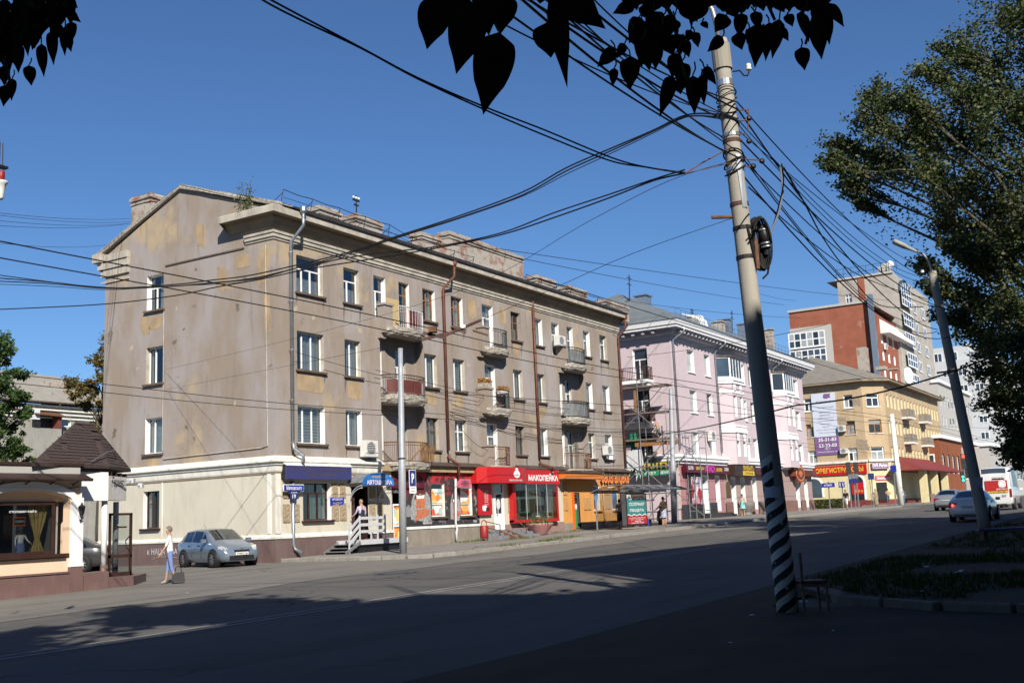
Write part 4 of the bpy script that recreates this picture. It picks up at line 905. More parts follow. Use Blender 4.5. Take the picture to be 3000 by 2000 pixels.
for k in range(7): gr.tube([fy(57.98+.145*k, 4.45, -.1), fy(57.98+.145*k, 6.3, -.1)], .012, 4)
for z in (4.5, 5.2, 5.8, 6.3): gr.tube([fy(57.95, z, -.1), fy(58.9, z, -.1)], .012, 4)
gr.build('door_grille', 'iron', bC2)
fl = thing('flower_box', 'grey planter of orange flowers on the left pillar of the third floor balcony', 'planter', fy(48.05, 8.57, .2), 0, 'balcony flower boxes')
MB().fbox(fy, 47.72, 48.5, 8.56, 8.78, .02, .42).build('box', 'broken', fl)
blp = []; rr = random.Random(4)
def tuft(parent, fr, u0, u1, v, h, n0, n1, k, mat, name='flowers', s=.05):
    rng = np.random.default_rng(int(u0*10)); P = np.array([tuple(fr(rr.uniform(u0, u1), v+h*rr.random()**1.3, rr.uniform(n0, n1))) for _ in range(k)])
    o = bpy.data.objects.new(name, np_mesh(name, leaf_cloud(P, s, rng), mat, org(parent))); col.objects.link(o); o.parent = parent
tuft(fl, fy, 47.7, 48.55, 8.76, .3, 0, .44, 340, 'flower')
fl2 = thing('flower_box', 'orange flowers behind the curved rail of the third floor balcony', 'planter', fy(50, 8.4, .55), 0, 'balcony flower boxes')
MB().fbox(fy, 49.25, 50.1, 8.32, 8.46, .25, .5).build('box', 'white_paint', fl2); tuft(fl2, fy, 49.2, 50.15, 8.44, .3, .2, .55, 300, 'flower')
# air conditioners on the main house
ac_unit(fy, 37.75, 4.62, 'white air conditioner below the second window of the first upper floor', .85, .72)
ac_unit(fy, 56.05, 11.75, 'white air conditioner beside the top right balcony of the grey house', .85, .6)
ac_unit(fy, 61.7, 5.35, 'white air conditioner at the right end above the orange sign', .85, .6)

# ground floor -------------------------------------------------------
GN = .12
gw = MB()
gw.wall(fx, -YB, -YF+GN, 1.2, 4.0, [(-39.08, -38.04, 1.84, 3.45)], GN)
gw.wall(fy, XC-GN, 39.95, 1.2, 4.0, [(34.0, 35.74, 1.88, 3.44), (37.08, 38.22, 1.02, 3.28)], GN)
gw.build('ground_floor_wall', 'cream', mb)
pl = MB(); pl.wall(fx, -YB, -YF+.17, -.3, 1.2, [], .17); pl.wall(fy, XC-.17, 37.0, -.3, 1.2, [], .17); pl.wall(fy, 38.3, 39.95, -.3, 1.2, [], .17); pl.wall(fy, 37.0, 38.3, -.3, 1.0, [], .17)
pl.quad(fx(-YB, 1.2, GN), fx(-YF+.17, 1.2, GN), fx(-YF+.17, 1.2, .17), fx(-YB, 1.2, .17)); pl.build('plinth', 'plinth_brown', mb)
def sweep(name, mat, prof, x1, ybk=YB):
    b = MB(); path = [(Vector((XC-n, ybk, v)), Vector((XC-n, YF-n, v)), Vector((x1, YF-n, v))) for n, v in prof]
    for i in range(len(path)-1):
        for k in range(2): b.quad(path[i][k], path[i][k+1], path[i+1][k+1], path[i+1][k])
    b.quad(*[p[2] for p in path][::-1]); return b.build(name, mat, mb)
sweep('belt_cornice', 'cream_trim', [(GN, 3.86), (.16, 3.88), (.18, 3.94), (.20, 4.12), (.26, 4.16), (.26, 4.24), (.36, 4.28), (.36, 4.34), (0, 4.55)], 39.2)
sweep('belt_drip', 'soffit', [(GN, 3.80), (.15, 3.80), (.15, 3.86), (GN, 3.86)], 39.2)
sweep('plinth_moulding', 'cream_trim', [(.17, 1.16), (.22, 1.2), (.22, 1.28), (.17, 1.36), (GN, 1.37)], 37.0)
MB().fbox(fy, 38.3, 39.95, 1.2, 1.32, GN, .22).build('plinth_moulding', 'cream_trim', mb)
for f_, a_, c_ in ((fx, -37.85, -37.82), (fx, -31.6, -31.4), (fy, XC-.12, XC+.18)): MB().fbox(f_, a_, c_, 1.4, 3.8, GN, .155).build('wall_batten', 'cream_trim', mb)
window(mb, fx, -39.08, -38.04, 1.84, 3.45, LW, 'brown_frame', .28, 'white_paint', 'brown_frame', 'half', n=GN)
window(mb, fy, 34.0, 35.74, 1.88, 3.44, [(.74, [.33, .33, .34]), (.26, [.6, .4])], 'brown_frame', .28, 'white_paint', 'brown_frame', 'right', n=GN, cm='curtain_green')
MB().fbox(fy, 37.08, 38.22, 1.0, 3.28, -1.2, -1.15).build('door_recess', 'dark', mb)
dd = MB(); dd.fbox(fy, 37.08, 37.16, 1.0, 3.28, -.2, .06); dd.fbox(fy, 38.14, 38.22, 1.0, 3.28, -.2, .06); dd.obox(fy(37.3, 2.1, -.35), .06, .75, 2.15, .5); dd.build('door', 'brown_frame', mb)
# rough cast panels
rp = MB().box(-.21, .21, -.02, .02, -.36, .36).mesh('rough_panel', 'rough'); roughen(rp, .012, 8, 6)
for u, v, sz in ((32.98, 3.12, .85), (33.0, 2.2, 1), (33.52, 2.2, 1.15), (36.0, 2.2, 1), (36.5, 2.2, 1), (36.0, 3.1, .8), (36.5, 3.1, .8), (38.55, 3.1, .9), (38.5, 2.2, 1), (39.05, 2.2, 1), (39.1, 3.1, .9)):
    inst(rp, 'rough_panel', mb, fy(u, v, GN+.018), 0, (sz, 1, sz if v > 3 else 1))
# mural shop front, red shop front, orange shop front walls
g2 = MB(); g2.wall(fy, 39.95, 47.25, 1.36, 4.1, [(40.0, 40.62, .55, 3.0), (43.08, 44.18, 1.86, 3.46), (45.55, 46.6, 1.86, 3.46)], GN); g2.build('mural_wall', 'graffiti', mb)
g3 = MB(); g3.wall(fy, 39.95, 47.25, -.3, 1.36, [(40.0, 40.62, .55, 1.4)], .16); g3.build('plinth', 'concrete_base', mb)
MB().fbox(fy, 40.7, 47.25, 1.3, 1.42, GN, .2).build('plinth_moulding', 'white_paint', mb)
for a, c in ((43.08, 44.18), (45.55, 46.6)):
    w_ = window(mb, fy, a, c, 1.86, 3.46, [(.36, [1.]), (.64, [1.])], 'cream_trim', .14, 'cream_trim', 'sill', None, 'glass_shop', n=GN)
    MB().quad(fy(a+.08, 1.95, .03), fy(c-.08, 1.95, .03), fy(c-.08, 2.38, .03), fy(a+.08, 2.38, .03)).build('poster', 'poster_a', w_); MB().quad(fy(a+.08, 2.5, .03), fy(c-.08, 2.5, .03), fy(c-.08, 3.2, .03), fy(a+.08, 3.2, .03)).build('poster', 'poster_a', w_)
g4 = MB(); g4.wall(fy, 47.25, 56.2, 1.3, 4.1, [(48.66, 49.66, 1.05, 3.4), (51.3, 52.3, 1.9, 3.5), (53.6, 54.6, 1.9, 3.5)], GN); g4.build('ground_floor_wall', 'cream', mb)
MB().wall(fy, 47.25, 56.2, -.3, 1.3, [(48.66, 49.66, 1.05, 1.4)], .15).build('plinth', 'step_pink', mb)
for a, c in ((51.3, 52.3), (53.6, 54.6)):
    window(mb, fy, a, c, 1.9, 3.5, L2a, 'curtain_green', .25, 'white_paint', 'green_paint', 'full', 'glass_shop', n=GN, cm='curtain_green')
for u, v in ((50.3, 2.3), (50.85, 2.3), (52.6, 2.3), (53.15, 2.3), (55.0, 2.3), (50.3, 3.25), (50.85, 3.25), (52.6, 3.25), (53.15, 3.25)): inst(rp, 'rough_panel', mb, fy(u, v, GN+.018), 0, (1.1, 1, 1))
g5 = MB(); g5.wall(fy, 56.2, XE, 1.2, 4.1, [(57.3, 58.28, .8, 2.98), (60.16, 61.05, 1.9, 3.42), (62.7, 63.6, 1.9, 3.42)], GN); g5.build('ground_floor_wall', 'orange_wall', mb)
MB().wall(fy, 56.2, XE, -.3, 1.2, [(57.3, 58.28, .8, 1.3)], .14).build('plinth', 'concrete_base', mb)
MB().quad((XE+.002, YF-GN, -.3), (XE+.002, YF+2, -.3), (XE+.002, YF+2, 4.1), (XE+.002, YF-GN, 4.1)).build('plinth', 'orange_wall', mb)
rpo = rp.copy(); rpo.materials.clear(); rpo.materials.append(M('orange_rough'))
for u, v in ((56.55, 2.3), (56.55, 3.2), (59.0, 2.3), (59.5, 2.3), (61.6, 2.3), (62.15, 2.3), (61.6, 3.2), (62.15, 3.2), (64.2, 2.3), (64.7, 2.3), (64.2, 3.2)): inst(rpo, 'rough_panel', mb, fy(u, v, GN+.018), 0, (1, 1, 1))
for a, c in ((60.16, 61.05), (62.7, 63.6)):
    w_ = window(mb, fy, a, c, 1.9, 3.42, L1, 'pvc', .12, 'orange_wall', 'orange_wall', None, 'glass_shop', n=GN)
    MB().quad(fy(a+.06, 1.97, .045), fy(c-.06, 1.97, .045), fy(c-.06, 3.35, .045), fy(a+.06, 3.35, .045)).build('poster', 'poster_b', w_)
do = MB(); do.fbox(fy, 57.3, 57.5, .8, 2.98, 0, .2); do.build('door_jamb', 'orange', mb)
do = MB().fbox(fy, 57.5, 58.28, .8, 2.98, .0, .06); dor = do.build('door', 'grey_door', mb); MB().fbox(fy, 57.72, 57.98, .9, 2.0, .064, .07).build('poster', 'green_paint', dor); MB().fbox(fy, 57.72, 58.05, 2.35, 2.85, .064, .07).build('pane', 'glass_dark', dor)
MB().ext(fy, [(57.88+.13*math.cos(k*.52), 2.15+.17*math.sin(k*.52)) for k in range(12)], .064, .072).build('sticker', 'white', dor)
dn = MB(); dn.tube([fy(61.35, 3.9, .2), fy(61.35, .9, .2)], .05, 8); dn.tube([fy(63.95, 3.9, .2), fy(63.95, .9, .2)], .05, 8); dn.build('downpipe', 'orange_wall', mb, True)
# little roof over the shop floor
for a, c, n_ in ((42.6, 47.6, .5), (51.2, 56.4, .45), (60.4, XE+.1, .45)): MB().hexa([fy(a, 4.28, n_), fy(c, 4.28, n_), fy(c, 4.28, 0), fy(a, 4.28, 0), fy(a, 4.32, n_), fy(c, 4.32, n_), fy(c, 4.52, 0), fy(a, 4.52, 0)]).build('shop_roof', 'roof_rust', mb)
for a, c in ((39.2, 47.5), (55.5, XE+.05)): MB().fbox(fy, a, c, 4.0, 4.27, GN, .32).build('belt_cornice', 'ochre', mb)
# painted figures on the mural wall (brick bodies, generic)
def flat(name, mat, pts, n=GN+.006, parent=mb): return MB().ext(fy, pts, n-.004, n).build(name, mat, parent)
for k, (u, s) in enumerate(((42.15, 1.0), (45.05, .55))):
    F = lambda P: [(u+x*s, 1.5+z*(1 if k == 0 else .85)) for x, z in P]
    flat('painted_figure', 'grey_fig', F([(-.75, .25), (.6, .12), (.85, .6), (.8, 1.3), (.3, 1.75), (-.35, 1.7), (-.7, 1.1)]), GN+.004)
    flat('painted_figure', 'brown_fig', F([(-.5, 1.2), (-.3, 1.55), (-.2, 1.9), (.4, 2.0), (.45, 1.5), (.3, 1.2), (0, 1.5), (-.25, 1.2)]), GN+.008)
    flat('painted_figure', 'orange_fig', F([(-.35, .78), (.35, .8), (.38, 1.32), (-.32, 1.3)]), GN+.010)
    flat('painted_figure', 'orange_fig', F([(-.4, .2), (.1, .3), (.7, .45), (.75, .7), (.2, .75), (-.3, .7)]), GN+.010)
    flat('painted_figure', 'white', F([(-.28, 1.22), (.3, 1.24), (.36, 1.42), (0, 1.36), (-.32, 1.4)]), GN+.013)
letter('darts.ru', fy, 42.3, 43.0, 1.52, 1.64, GN+.01, 'white', mb, .01)
letter('MaE', fy, 46.65, 46.95, 1.5, 1.62, GN+.01, 'white', mb, .01)
letter('к НАЦА & BANDA', fx, -38.7, -36.1, .66, .98, .172, 'paper', mb, .004)
MB().tube([fx(-38.4, .52, .19), fx(-37.9, .6, .19), fx(-37.3, .62, .19), fx(-36.7, .55, .19), fx(-36.3, .45, .19)], .008, 4).build('lettering', 'paper', mb)

# ================================================================== things fixed to and standing before the main house
def board(name, label, fr, u0, u1, v0, v1, n0, n1, mat, cat='sign', group=None):
    o = MB().fbox(fr, u0, u1, v0, v1, n0, n1).build(name, mat); return tag(o, label, cat, group)
# indigo canopy sign
cs = thing('canopy_sign', 'long indigo canopy sign with faded gold lettering over the corner window', 'sign', fy(34.75, 3.55, .2))
MB().fbox(fy, 32.72, 36.78, 3.57, 4.12, .36, .42).build('face', 'sign_indigo', cs)
cc = MB(); cc.hexa([fy(32.72, 4.12, .44), fy(36.8, 4.12, .44), fy(36.8, 4.3, .15), fy(32.62, 4.3, .15), fy(32.72, 4.15, .44), fy(36.8, 4.15, .44), fy(36.8, 4.36, .15), fy(32.62, 4.36, .15)]); cc.build('hood', 'white_paint', cs)
MB().hexa([fy(32.72, 3.57, .36), fy(32.76, 3.57, .36), fy(32.76, 3.57, .12), fy(32.72, 3.57, .12), fy(32.72, 4.12, .36), fy(32.76, 4.12, .36), fy(32.76, 4.3, .12), fy(32.72, 4.3, .12)]).build('side', 'dark', cs)
letter('ДОМ ОТКРЫТКИ & ПОДАРКОВ ПЕРЕКРЁСТОК', fy, 32.98, 36.65, 3.91, 4.04, .421, 'gold', cs, .01); letter('ДОМ ПЕЧАТИ ШКОЛЫ', fy, 33.95, 35.75, 3.68, 3.82, .421, 'gold', cs, .01)
MB().quad(fy(32.76, 3.6, .12), fy(36.76, 3.6, .12), fy(36.76, 3.6, .36), fy(32.76, 3.6, .36)).build('underside', 'sign_indigo', cs)
# street name plate and number
ss = thing('street_name_sign', 'blue street name plate with white lettering on the corner downpipe', 'sign', fy(33.2, 3.0, .32))
MB().fbox(fy, 32.66, 33.8, 3.1, 3.33, .31, .35).build('plate', 'sign_vivid', ss)
eg = MB(); eg.fbox(fy, 32.63, 33.83, 3.07, 3.36, .30, .33); eg.build('rim', 'white', ss)
MB().ext(fy, [(33.23+.36*math.cos(math.pi+k*math.pi/10), 3.1+.17*math.sin(math.pi+k*math.pi/10)) for k in range(11)], .31, .345).build('crest', 'sign_blue', ss)
letter('Маяковского', fy, 32.78, 33.68, 3.13, 3.3, .351, 'white', ss, .015); letter('улица', fy, 33.06, 33.4, 2.99, 3.06, .346, 'white', ss, .004)
ns = thing('house_number_sign', 'round blue plate with number 19 under the street name', 'sign', fy(33.23, 2.8, .32))
MB().ext(fy, [(33.23+.19*math.cos(k*.314), 2.87+.19*math.sin(k*.314)) for k in range(20)], .31, .34).build('plate', 'sign_blue', ns); letter('19', fy, 33.13, 33.33, 2.79, 2.96, .341, 'white', ns, .02)
# driving school
o = board('school_plate', 'small blue driving school plate on the wall beside the porch', fy, 35.68, 36.55, 2.5, 2.83, .13, .16, 'sign_vivid')
letter('АВТОШКОЛА', fy, 35.75, 36.45, 2.7, 2.79, .161, 'white', o, .015); letter('тел. 377-377', fy, 35.8, 36.4, 2.54, 2.62, .161, 'yellow', o, .01)
av = thing('awning_sign', 'arched blue driving school awning above the porch door', 'sign', fy(37.93, 3.25, .5))
arcp = [(37.93+1.09*math.cos(k*math.pi/14), 3.42+.44*math.sin(k*math.pi/14)) for k in range(15)]+[(36.84, 3.29), (39.02, 3.29)][:1]+[(39.02, 3.29)]
arcp = [(39.02, 3.29)]+[(37.93+1.09*math.cos(k*math.pi/14), 3.42+.44*math.sin(k*math.pi/14)) for k in range(15)]+[(36.84, 3.29)]
MB().ext(fy, arcp, .96, 1.0).build('face', 'sign_sky', av)
MB().ext(fy, [(38.9, 3.32), (38.75, 3.52), (37.1, 3.52), (36.96, 3.32)], .99, 1.004).build('band', 'sign_vivid', av)
letter('АВТОШКОЛА', fy, 37.07, 38.87, 3.34, 3.53, 1.005, 'white', av, .03); letter('ПЕРЕКРЁСТОК', fy, 37.45, 38.45, 3.62, 3.74, 1.001, 'yellow', av, .012)
rfv = MB()
for k in range(14):
    a, c = arcp[k+1], arcp[k+2]; rfv.quad(fy(a[0], a[1], .96), fy(c[0], c[1], .96), fy(c[0], c[1], .12), fy(a[0], a[1], .12))
rfv.build('hood', 'tile_step', av)
for u in (36.9, 38.9):
    s = MB()
    for r in (.62, .72): s.tube([fy(u, 2.5+r*math.sin(a*.157), .9-r*math.cos(a*.157)+ (-.06)) if False else fy(u, 3.3-.8*(1-math.sin(a*.157))-(.72-r), .14+.78*(1-math.cos(a*.157))) for a in range(11)], .018, 5)
    s.build('bracket', 'rail_white', av, True)
# porch with rails
po = thing('entrance_porch', 'grey metal porch with steps and white railings at the driving school door', 'porch', (36.8, 30.6, g(36.5)))
gz = g(36)+PV
pm_ = MB().box(36.0, 39.3, 29.82, YF-.18, .78, .98); pm_.build('platform', 'rail_white', po)
for k, (z, x0) in enumerate(((.83, 35.75), (.68, 35.5), (.55, 35.2))):
    MB().box(x0-.1, x0+.32, 29.86, 31.1, z-.03, z).build('step', 'steel', po)
dk = MB(); dk.box(36.05, 39.2, 29.95, 31.0, gz-.05, .77); dk.build('underside', 'dark', po)
st = MB(); st.bar((35.05, 29.84, gz+.02), (36.0, 29.84, .88), .06, .12); st.bar((35.05, 31.05, gz+.02), (36.0, 31.05, .88), .06, .12); st.build('stringer', 'steel', po)
yr = 29.85
for x, z in ((35.3, .45), (36.0, .95), (36.75, .97), (37.2, .97), (37.72, .97)): MB().bar((x, yr, z), (x, yr, z+1.05+(0.16 if x < 35.5 else 0)), .05).build('rail_post', 'rail_white', po)
for k in range(3):
    h = .35+.28*k
    MB().bar((36.0, yr, .98+h), (37.75, yr, .98+h), .03, .12).build('rail_board', 'rail_white', po); MB().bar((35.3, yr, .42+h+.05), (36.0, yr, .98+h), .03, .12).build('rail_board', 'rail_white', po)
MB().bar((37.72, 29.85, 1.9), (37.72, 31.1, 1.9), .05).build('rail_board', 'rail_white', po)
# red poster door of the mural shop
dr = thing('poster_door', 'white framed glass door with red diamond posters behind the lamp pole', 'door', fy(40.3, .55, .1))
fb = MB(); fb.fbox(fy, 40.0, 40.08, .55, 2.5, .0, .12); fb.fbox(fy, 40.55, 40.63, .55, 2.5, .0, .12)
for z in (.55, 1.45, 2.42): fb.fbox(fy, 40.08, 40.55, z, z+.08, .0, .12)
fb.build('frame', 'pvc', dr); MB().fbox(fy, 40.08, 40.55, .63, 2.42, .02, .05).build('poster', 'poster_a', dr)
o = board('dark_shop_sign', 'dim dark red shop sign in shade behind the lamp pole', fy, 39.55, 42.4, 3.22, 3.62, .14, .22, 'maroon'); letter('НОЕ   ЗДОРОВЬЕ', fy, 39.8, 41.9, 3.32, 3.5, .221, 'gold', o)
ac_unit(fy, 45.1, 3.25, 'pink painted air conditioner on the mural wall', .95, .42, 'pink_ac')
MB().tube([fy(44.93, 3.7, .3), fy(44.93, 1.5, .22), fy(44.95, 1.2, .28), fy(44.85, 1.05, .3), fy(44.85, .62, .3)], .06, 8).build('downpipe', 'rail_white', mb, True)
# red shop
rs = thing('red_shop_sign', 'long red fascia with white purse emblem and lettering over the drug store', 'sign', fy(51, 3.45, .3))
rb = MB(); cv = [(46.6, .45), (47.0, .85), (47.8, .95), (50.3, .95), (50.9, .8), (51.4, .5), (51.7, .42), (55.42, .42)]
for (a, n0), (c, n1) in zip(cv, cv[1:]):
    rb.quad(fy(a, 3.47, n0), fy(c, 3.47, n1), fy(c, 4.3, n1), fy(a, 4.3, n0)); rb.quad(fy(a, 4.3, n0), fy(c, 4.3, n1), fy(c, 4.3, .14), fy(a, 4.3, .14)); rb.quad(fy(a, 3.47, n0), fy(c, 3.47, n1), fy(c, 3.47, .14), fy(a, 3.47, .14))
rb.quad(fy(46.6, 3.47, .45), fy(46.6, 4.3, .45), fy(46.6, 4.3, .1), fy(46.6, 3.47, .1)); rb.quad(fy(55.42, 3.47, .42), fy(55.42, 4.3, .42), fy(55.42, 4.3, .1), fy(55.42, 3.47, .1))
rb.build('fascia', 'sign_red', rs)
letter('МАКОПЕЙКА', fy, 51.85, 55.2, 3.63, 4.06, .424, 'white', rs, .045); 
MB().ext(fy, [(54.55, 4.13), (54.62, 4.09), (54.69, 4.13), (54.66, 4.18), (54.62, 4.16), (54.58, 4.18)], .42, .428).build('heart', 'white', rs)
letter('лекарства по доступным ценам', fy, 48.95, 50.3, 3.55, 3.66, .955, 'white', rs, .012)
prs = [(50.0+.29*math.sin(t)*(1 if math.cos(t) < .3 else .82-.3*max(0, math.cos(t)-.3)), 3.90-.20*math.cos(t)) for t in [k*.3142 for k in range(20)]]
prs = [(49.78+.33*math.sin(k*.3142)*(1 if math.cos(k*.3142) < 0 else 1-.35*math.cos(k*.3142)), 3.96+.22*math.cos(k*.3142)) for k in range(20)]
MB().ext(fy, prs[::-1], .95, .957).build('emblem', 'white', rs)
MB().ext(fy, [(49.78+.12*math.cos(k*.524), 3.93+.12*math.sin(k*.524)) for k in range(12)], .957, .962).build('emblem', 'ac', rs)
MB().ext(fy, [(49.6, 4.19), (49.96, 4.19), (49.85, 4.27), (49.71, 4.27)], .95, .958).build('emblem', 'white', rs)
rp_ = board('red_price_board', 'red upright panel with white opening hours and pill picture by the white door', fy, 46.98, 48.22, 1.85, 3.46, .2, .3, 'sign_red')
for k, (s, z) in enumerate((('РЕЖИМ', 3.02), ('РАБОТЫ', 2.92), ('8.00-21.00', 2.8), ('9.00-20.00', 2.7), ('9.00-19.00', 2.6), ('АПТЕКА', 2.48), ('тел. 32-10', 2.36))): letter(s, fy, 47.5, 47.86, z, z+.07, .302, 'white', rp_, .01)
MB().ext(fy, blob_poly(47.25, 47.75, 2.05, 2.35, 10, 4), .3, .304).build('picture', 'white', rp_); MB().ext(fy, blob_poly(47.6, 47.95, 2.02, 2.25, 10, 5), .3, .305).build('picture', 'maroon', rp_)
wd = thing('shop_door', 'white plastic door with round sticker and handle between red panels', 'door', fy(49.1, 1.05, .1))
f_ = MB(); f_.fbox(fy, 48.66, 48.75, 1.05, 3.4, .04, .14); f_.fbox(fy, 49.57, 49.66, 1.05, 3.4, .04, .14); f_.fbox(fy, 48.75, 49.57, 1.05, 1.9, .05, .13); f_.fbox(fy, 48.75, 49.57, 2.92, 3.0, .05, .13); f_.fbox(fy, 48.75, 48.85, 1.9, 2.92, .05, .13); f_.fbox(fy, 49.47, 49.57, 1.9, 2.92, .05, .13); f_.build('leaf', 'pvc', wd)
MB().quad(fy(48.85, 1.9, .08), fy(49.47, 1.9, .08), fy(49.47, 2.92, .08), fy(48.85, 2.92, .08)).build('pane', 'glass_dark', wd); MB().quad(fy(48.75, 3.0, .08), fy(49.57, 3.0, .08), fy(49.57, 3.4, .08), fy(48.75, 3.4, .08)).build('pane', 'glass_dark', wd)
MB().ext(fy, [(49.16+.2*math.cos(k*.42), 2.4+.28*math.sin(k*.42)) for k in range(15)], .085, .09).build('sticker', 'ac', wd); MB().tube([fy(48.9, 1.85, .14), fy(48.9, 1.85, .22), fy(48.9, 2.2, .22), fy(48.9, 2.2, .14)], .02, 6).build('handle', 'rail_white', wd)
vt = thing('shop_vitrine', 'red framed glass display case over the two green windows', 'vitrine', fy(52.8, 1.35, .3))
v_ = MB(); v_.fbox(fy, 50.15, 50.45, 1.4, 3.46, .14, .42); v_.fbox(fy, 55.0, 55.14, 1.4, 3.46, .14, .42); v_.fbox(fy, 50.15, 55.14, 1.36, 1.52, .14, .44); v_.build('frame', 'sign_red', vt)
for k in range(4):
    a = 50.45+k*1.1375; MB().quad(fy(a+.02, 1.52, .4), fy(a+1.12, 1.52, .4), fy(a+1.12, 3.46, .4), fy(a+.02, 3.46, .4)).build('pane', 'glass_shop', vt)
    if k: MB().fbox(fy, a-.015, a+.015, 1.52, 3.46, .39, .41).build('glazing_bar', 'rail_white', vt)
# steps, bin, planters
sp = thing('shop_steps', 'grey tiled steps with ramp rails before the white shop door', 'steps', (49.2, 30.2, g(49)))
zg = g(49)+PV
for k, (x0, x1, d1, z0, z1) in enumerate(((46.9, 51.6, 1.35, -.1, .15), (47.2, 51.3, 1.0, .15, .29), (47.5, 51.0, .7, .29, .41))): MB().box(x0, x1, YF-.15-d1, YF-.16, zg+z0, zg+z1).build('step', 'tile_step', sp)
for x in (47.9, 48.7): MB().hexa([(x, 29.5, zg), (x+.22, 29.5, zg), (x+.22, 30.6, zg), (x, 30.6, zg), (x, 29.49, zg+.03), (x+.22, 29.49, zg+.03), (x+.22, 30.6, zg+.45), (x, 30.6, zg+.45)]).build('ramp_rail', 'rust', sp)
hr = MB(); hr.tube([(47.3, 30.9, zg+.9), (47.3, 30.0, zg+.7), (47.3, 30.0, zg)], .025, 6); hr.tube([(49.9, 30.9, zg+1.1), (49.9, 30.0, zg+.45), (49.9, 30.0, zg)], .025, 6); hr.tube([(47.3, 30.9, zg+.6), (47.3, 30.0, zg+.4)], .02, 6); hr.build('handrail', 'iron_brown', sp)
bn = thing('litter_bin', 'red cylindrical litter bin with hoop handle left of the shop steps', 'bin', (45.8, 30.0, g(45.8)+PV))
z = g(45.8)+PV; MB().lathe([(.2, .12), (.21, .2), (.22, .72), (.2, .74), (.17, .3)], (45.8, 30.0, z), 14).build('drum', 'red_metal', bn, True)
MB().tube([(45.55, 30, z), (45.55, 30, z+.75), (45.62, 30, z+.95), (45.8, 30, z+1.02), (45.98, 30, z+.95), (46.05, 30, z+.75), (46.05, 30, z)], .022, 6).build('hoop', 'red_metal', bn)
def bowl_planter(x, y, label, mat, plant, s=1, base=True):
    t = thing('flower_planter', label, 'planter', (x, y, g(x)+PV), 0, 'street planters'); z = g(x)+PV
    MB().lathe([(.28*s, 0), (.32*s, .06*s), (.45*s, .22*s), (.6*s, .42*s), (.66*s, .5*s), (.66*s, .56*s), (.56*s, .56*s), (.5*s, .48*s)], (x, y, z), 18).build('bowl', mat, t, True)
    if plant:
        rng = np.random.default_rng(5); P = np.array([(x+rng.normal()*.3*s, y+rng.normal()*.3*s, z+.5*s+abs(rng.normal())*.17*s) for _ in range(320)])
        o = bpy.data.objects.new('plants', np_mesh('plants', leaf_cloud(P, .06*s, rng), plant, org(t))); col.objects.link(o); o.parent = t
    return t
bowl_planter(51.3, 30.0, 'pink concrete planter with dry flowers right of the shop steps', 'planter_pink', 'weed', 1.15)
# orange shop
oc = thing('orange_canopy', 'orange panelled canopy over the orange shop door', 'canopy', fy(57.8, 3.75, .5))
for k in range(8):
    a = 55.35+k*.58; MB().fbox(fy, a+.012, a+.568, 3.8, 4.1, .86, .92).build('panel', 'orange_panel', oc)
MB().fbox(fy, 55.3, 60.03, 3.76, 3.8, .15, .93).build('underside', 'soffit', oc); MB().fbox(fy, 55.25, 60.1, 4.1, 4.2, .15, 1.0).build('hood', 'roof_rust', oc); MB().fbox(fy, 55.31, 55.35, 3.8, 4.1, .15, .9).build('side', 'orange_panel', oc)
osn = thing('orange_letter_sign', 'big orange cursive letters mounted on a frame at the right shop corner', 'sign', fy(63, 3.6, .25))
for k in (-.0,): 
    b_ = letter('Забегаловка', fy, 61.0, 64.95, 3.55, 4.45, .30, 'orange_text', osn, .03, .02, .18)
bk = letter('Забегаловка', fy, 61.0, 64.95, 3.55, 4.45, .22, 'brown_fig', osn, .03, .02, .18)
MB().fbox(fy, 60.9, 64.95, 3.85, 3.89, .16, .2).build('rail', 'steel', osn); MB().fbox(fy, 60.9, 64.95, 4.15, 4.19, .16, .2).build('rail', 'steel', osn)

# ================================================================== CAFE on the left
YC = 26.75; fc = FY(YC); zc = g(18)
cf = thing('cafe_pavilion', 'single storey peach cafe with arched window and shingled pyramid roof', 'building', (16, 29, zc))
def cX(x, y): return pY(x, y, YC)
xr = pY(236, 1500, YC).x          # right end of the front wall
wl, wr_ = pY(-160, 1500, YC).x, pY(176, 1560, YC).x
zt = pY(100, 1403, YC).z; zw0, zw1 = pY(100, 1625, YC).z, pY(100, 1468, YC).z
apx = pY(95, 1424, YC-.05)
sill_z = zw0
ctr = pY(85, 1450, YC).x; half = wr_-ctr+.32
def arch_pts(h, rise, base, k=18): return [(ctr+h*math.cos(math.pi*q/k*1.0), base+rise*math.sin(math.pi*q/k)) for q in range(k+1)]
spring = pY(190, 1468, YC).z; rise = pY(95, 1438, YC).z-spring
wallc = MB()
x0 = ctr-half-4
wallc.wall(fc, x0, xr, zc-.2, spring, [(ctr-half+.02, ctr+half-.02, sill_z-.05, spring)])
A = arch_pts(half-.02, rise, spring)
for a, c in zip(A, A[1:]): wallc.quad(fc(a[0], a[1]), fc(a[0], zt), fc(c[0], zt), fc(c[0], c[1]))
wallc.wall(fc, ctr+half-.02, xr, spring, zt); wallc.wall(fc, x0, ctr-half+.02, spring, zt)
# niche: arch reveal and back
for a, c in zip(A, A[1:]): wallc.quad(fc(a[0], a[1], 0), fc(c[0], c[1], 0), fc(c[0], c[1], -.3), fc(a[0], a[1], -.3))
wallc.quad(*[fc(u, v, -.3) for u, v in A])
wallc.quad(fc(ctr+half-.02, sill_z-.05, 0), fc(ctr+half-.02, spring, 0), fc(ctr+half-.02, spring, -.3), fc(ctr+half-.02, sill_z-.05, -.3))
wallc.quad((xr, YC, zc-.2), (xr, YC+9, zc-.2), (xr, YC+9, zt), (xr, YC, zt))
wallc.build('wall', 'peach', cf)
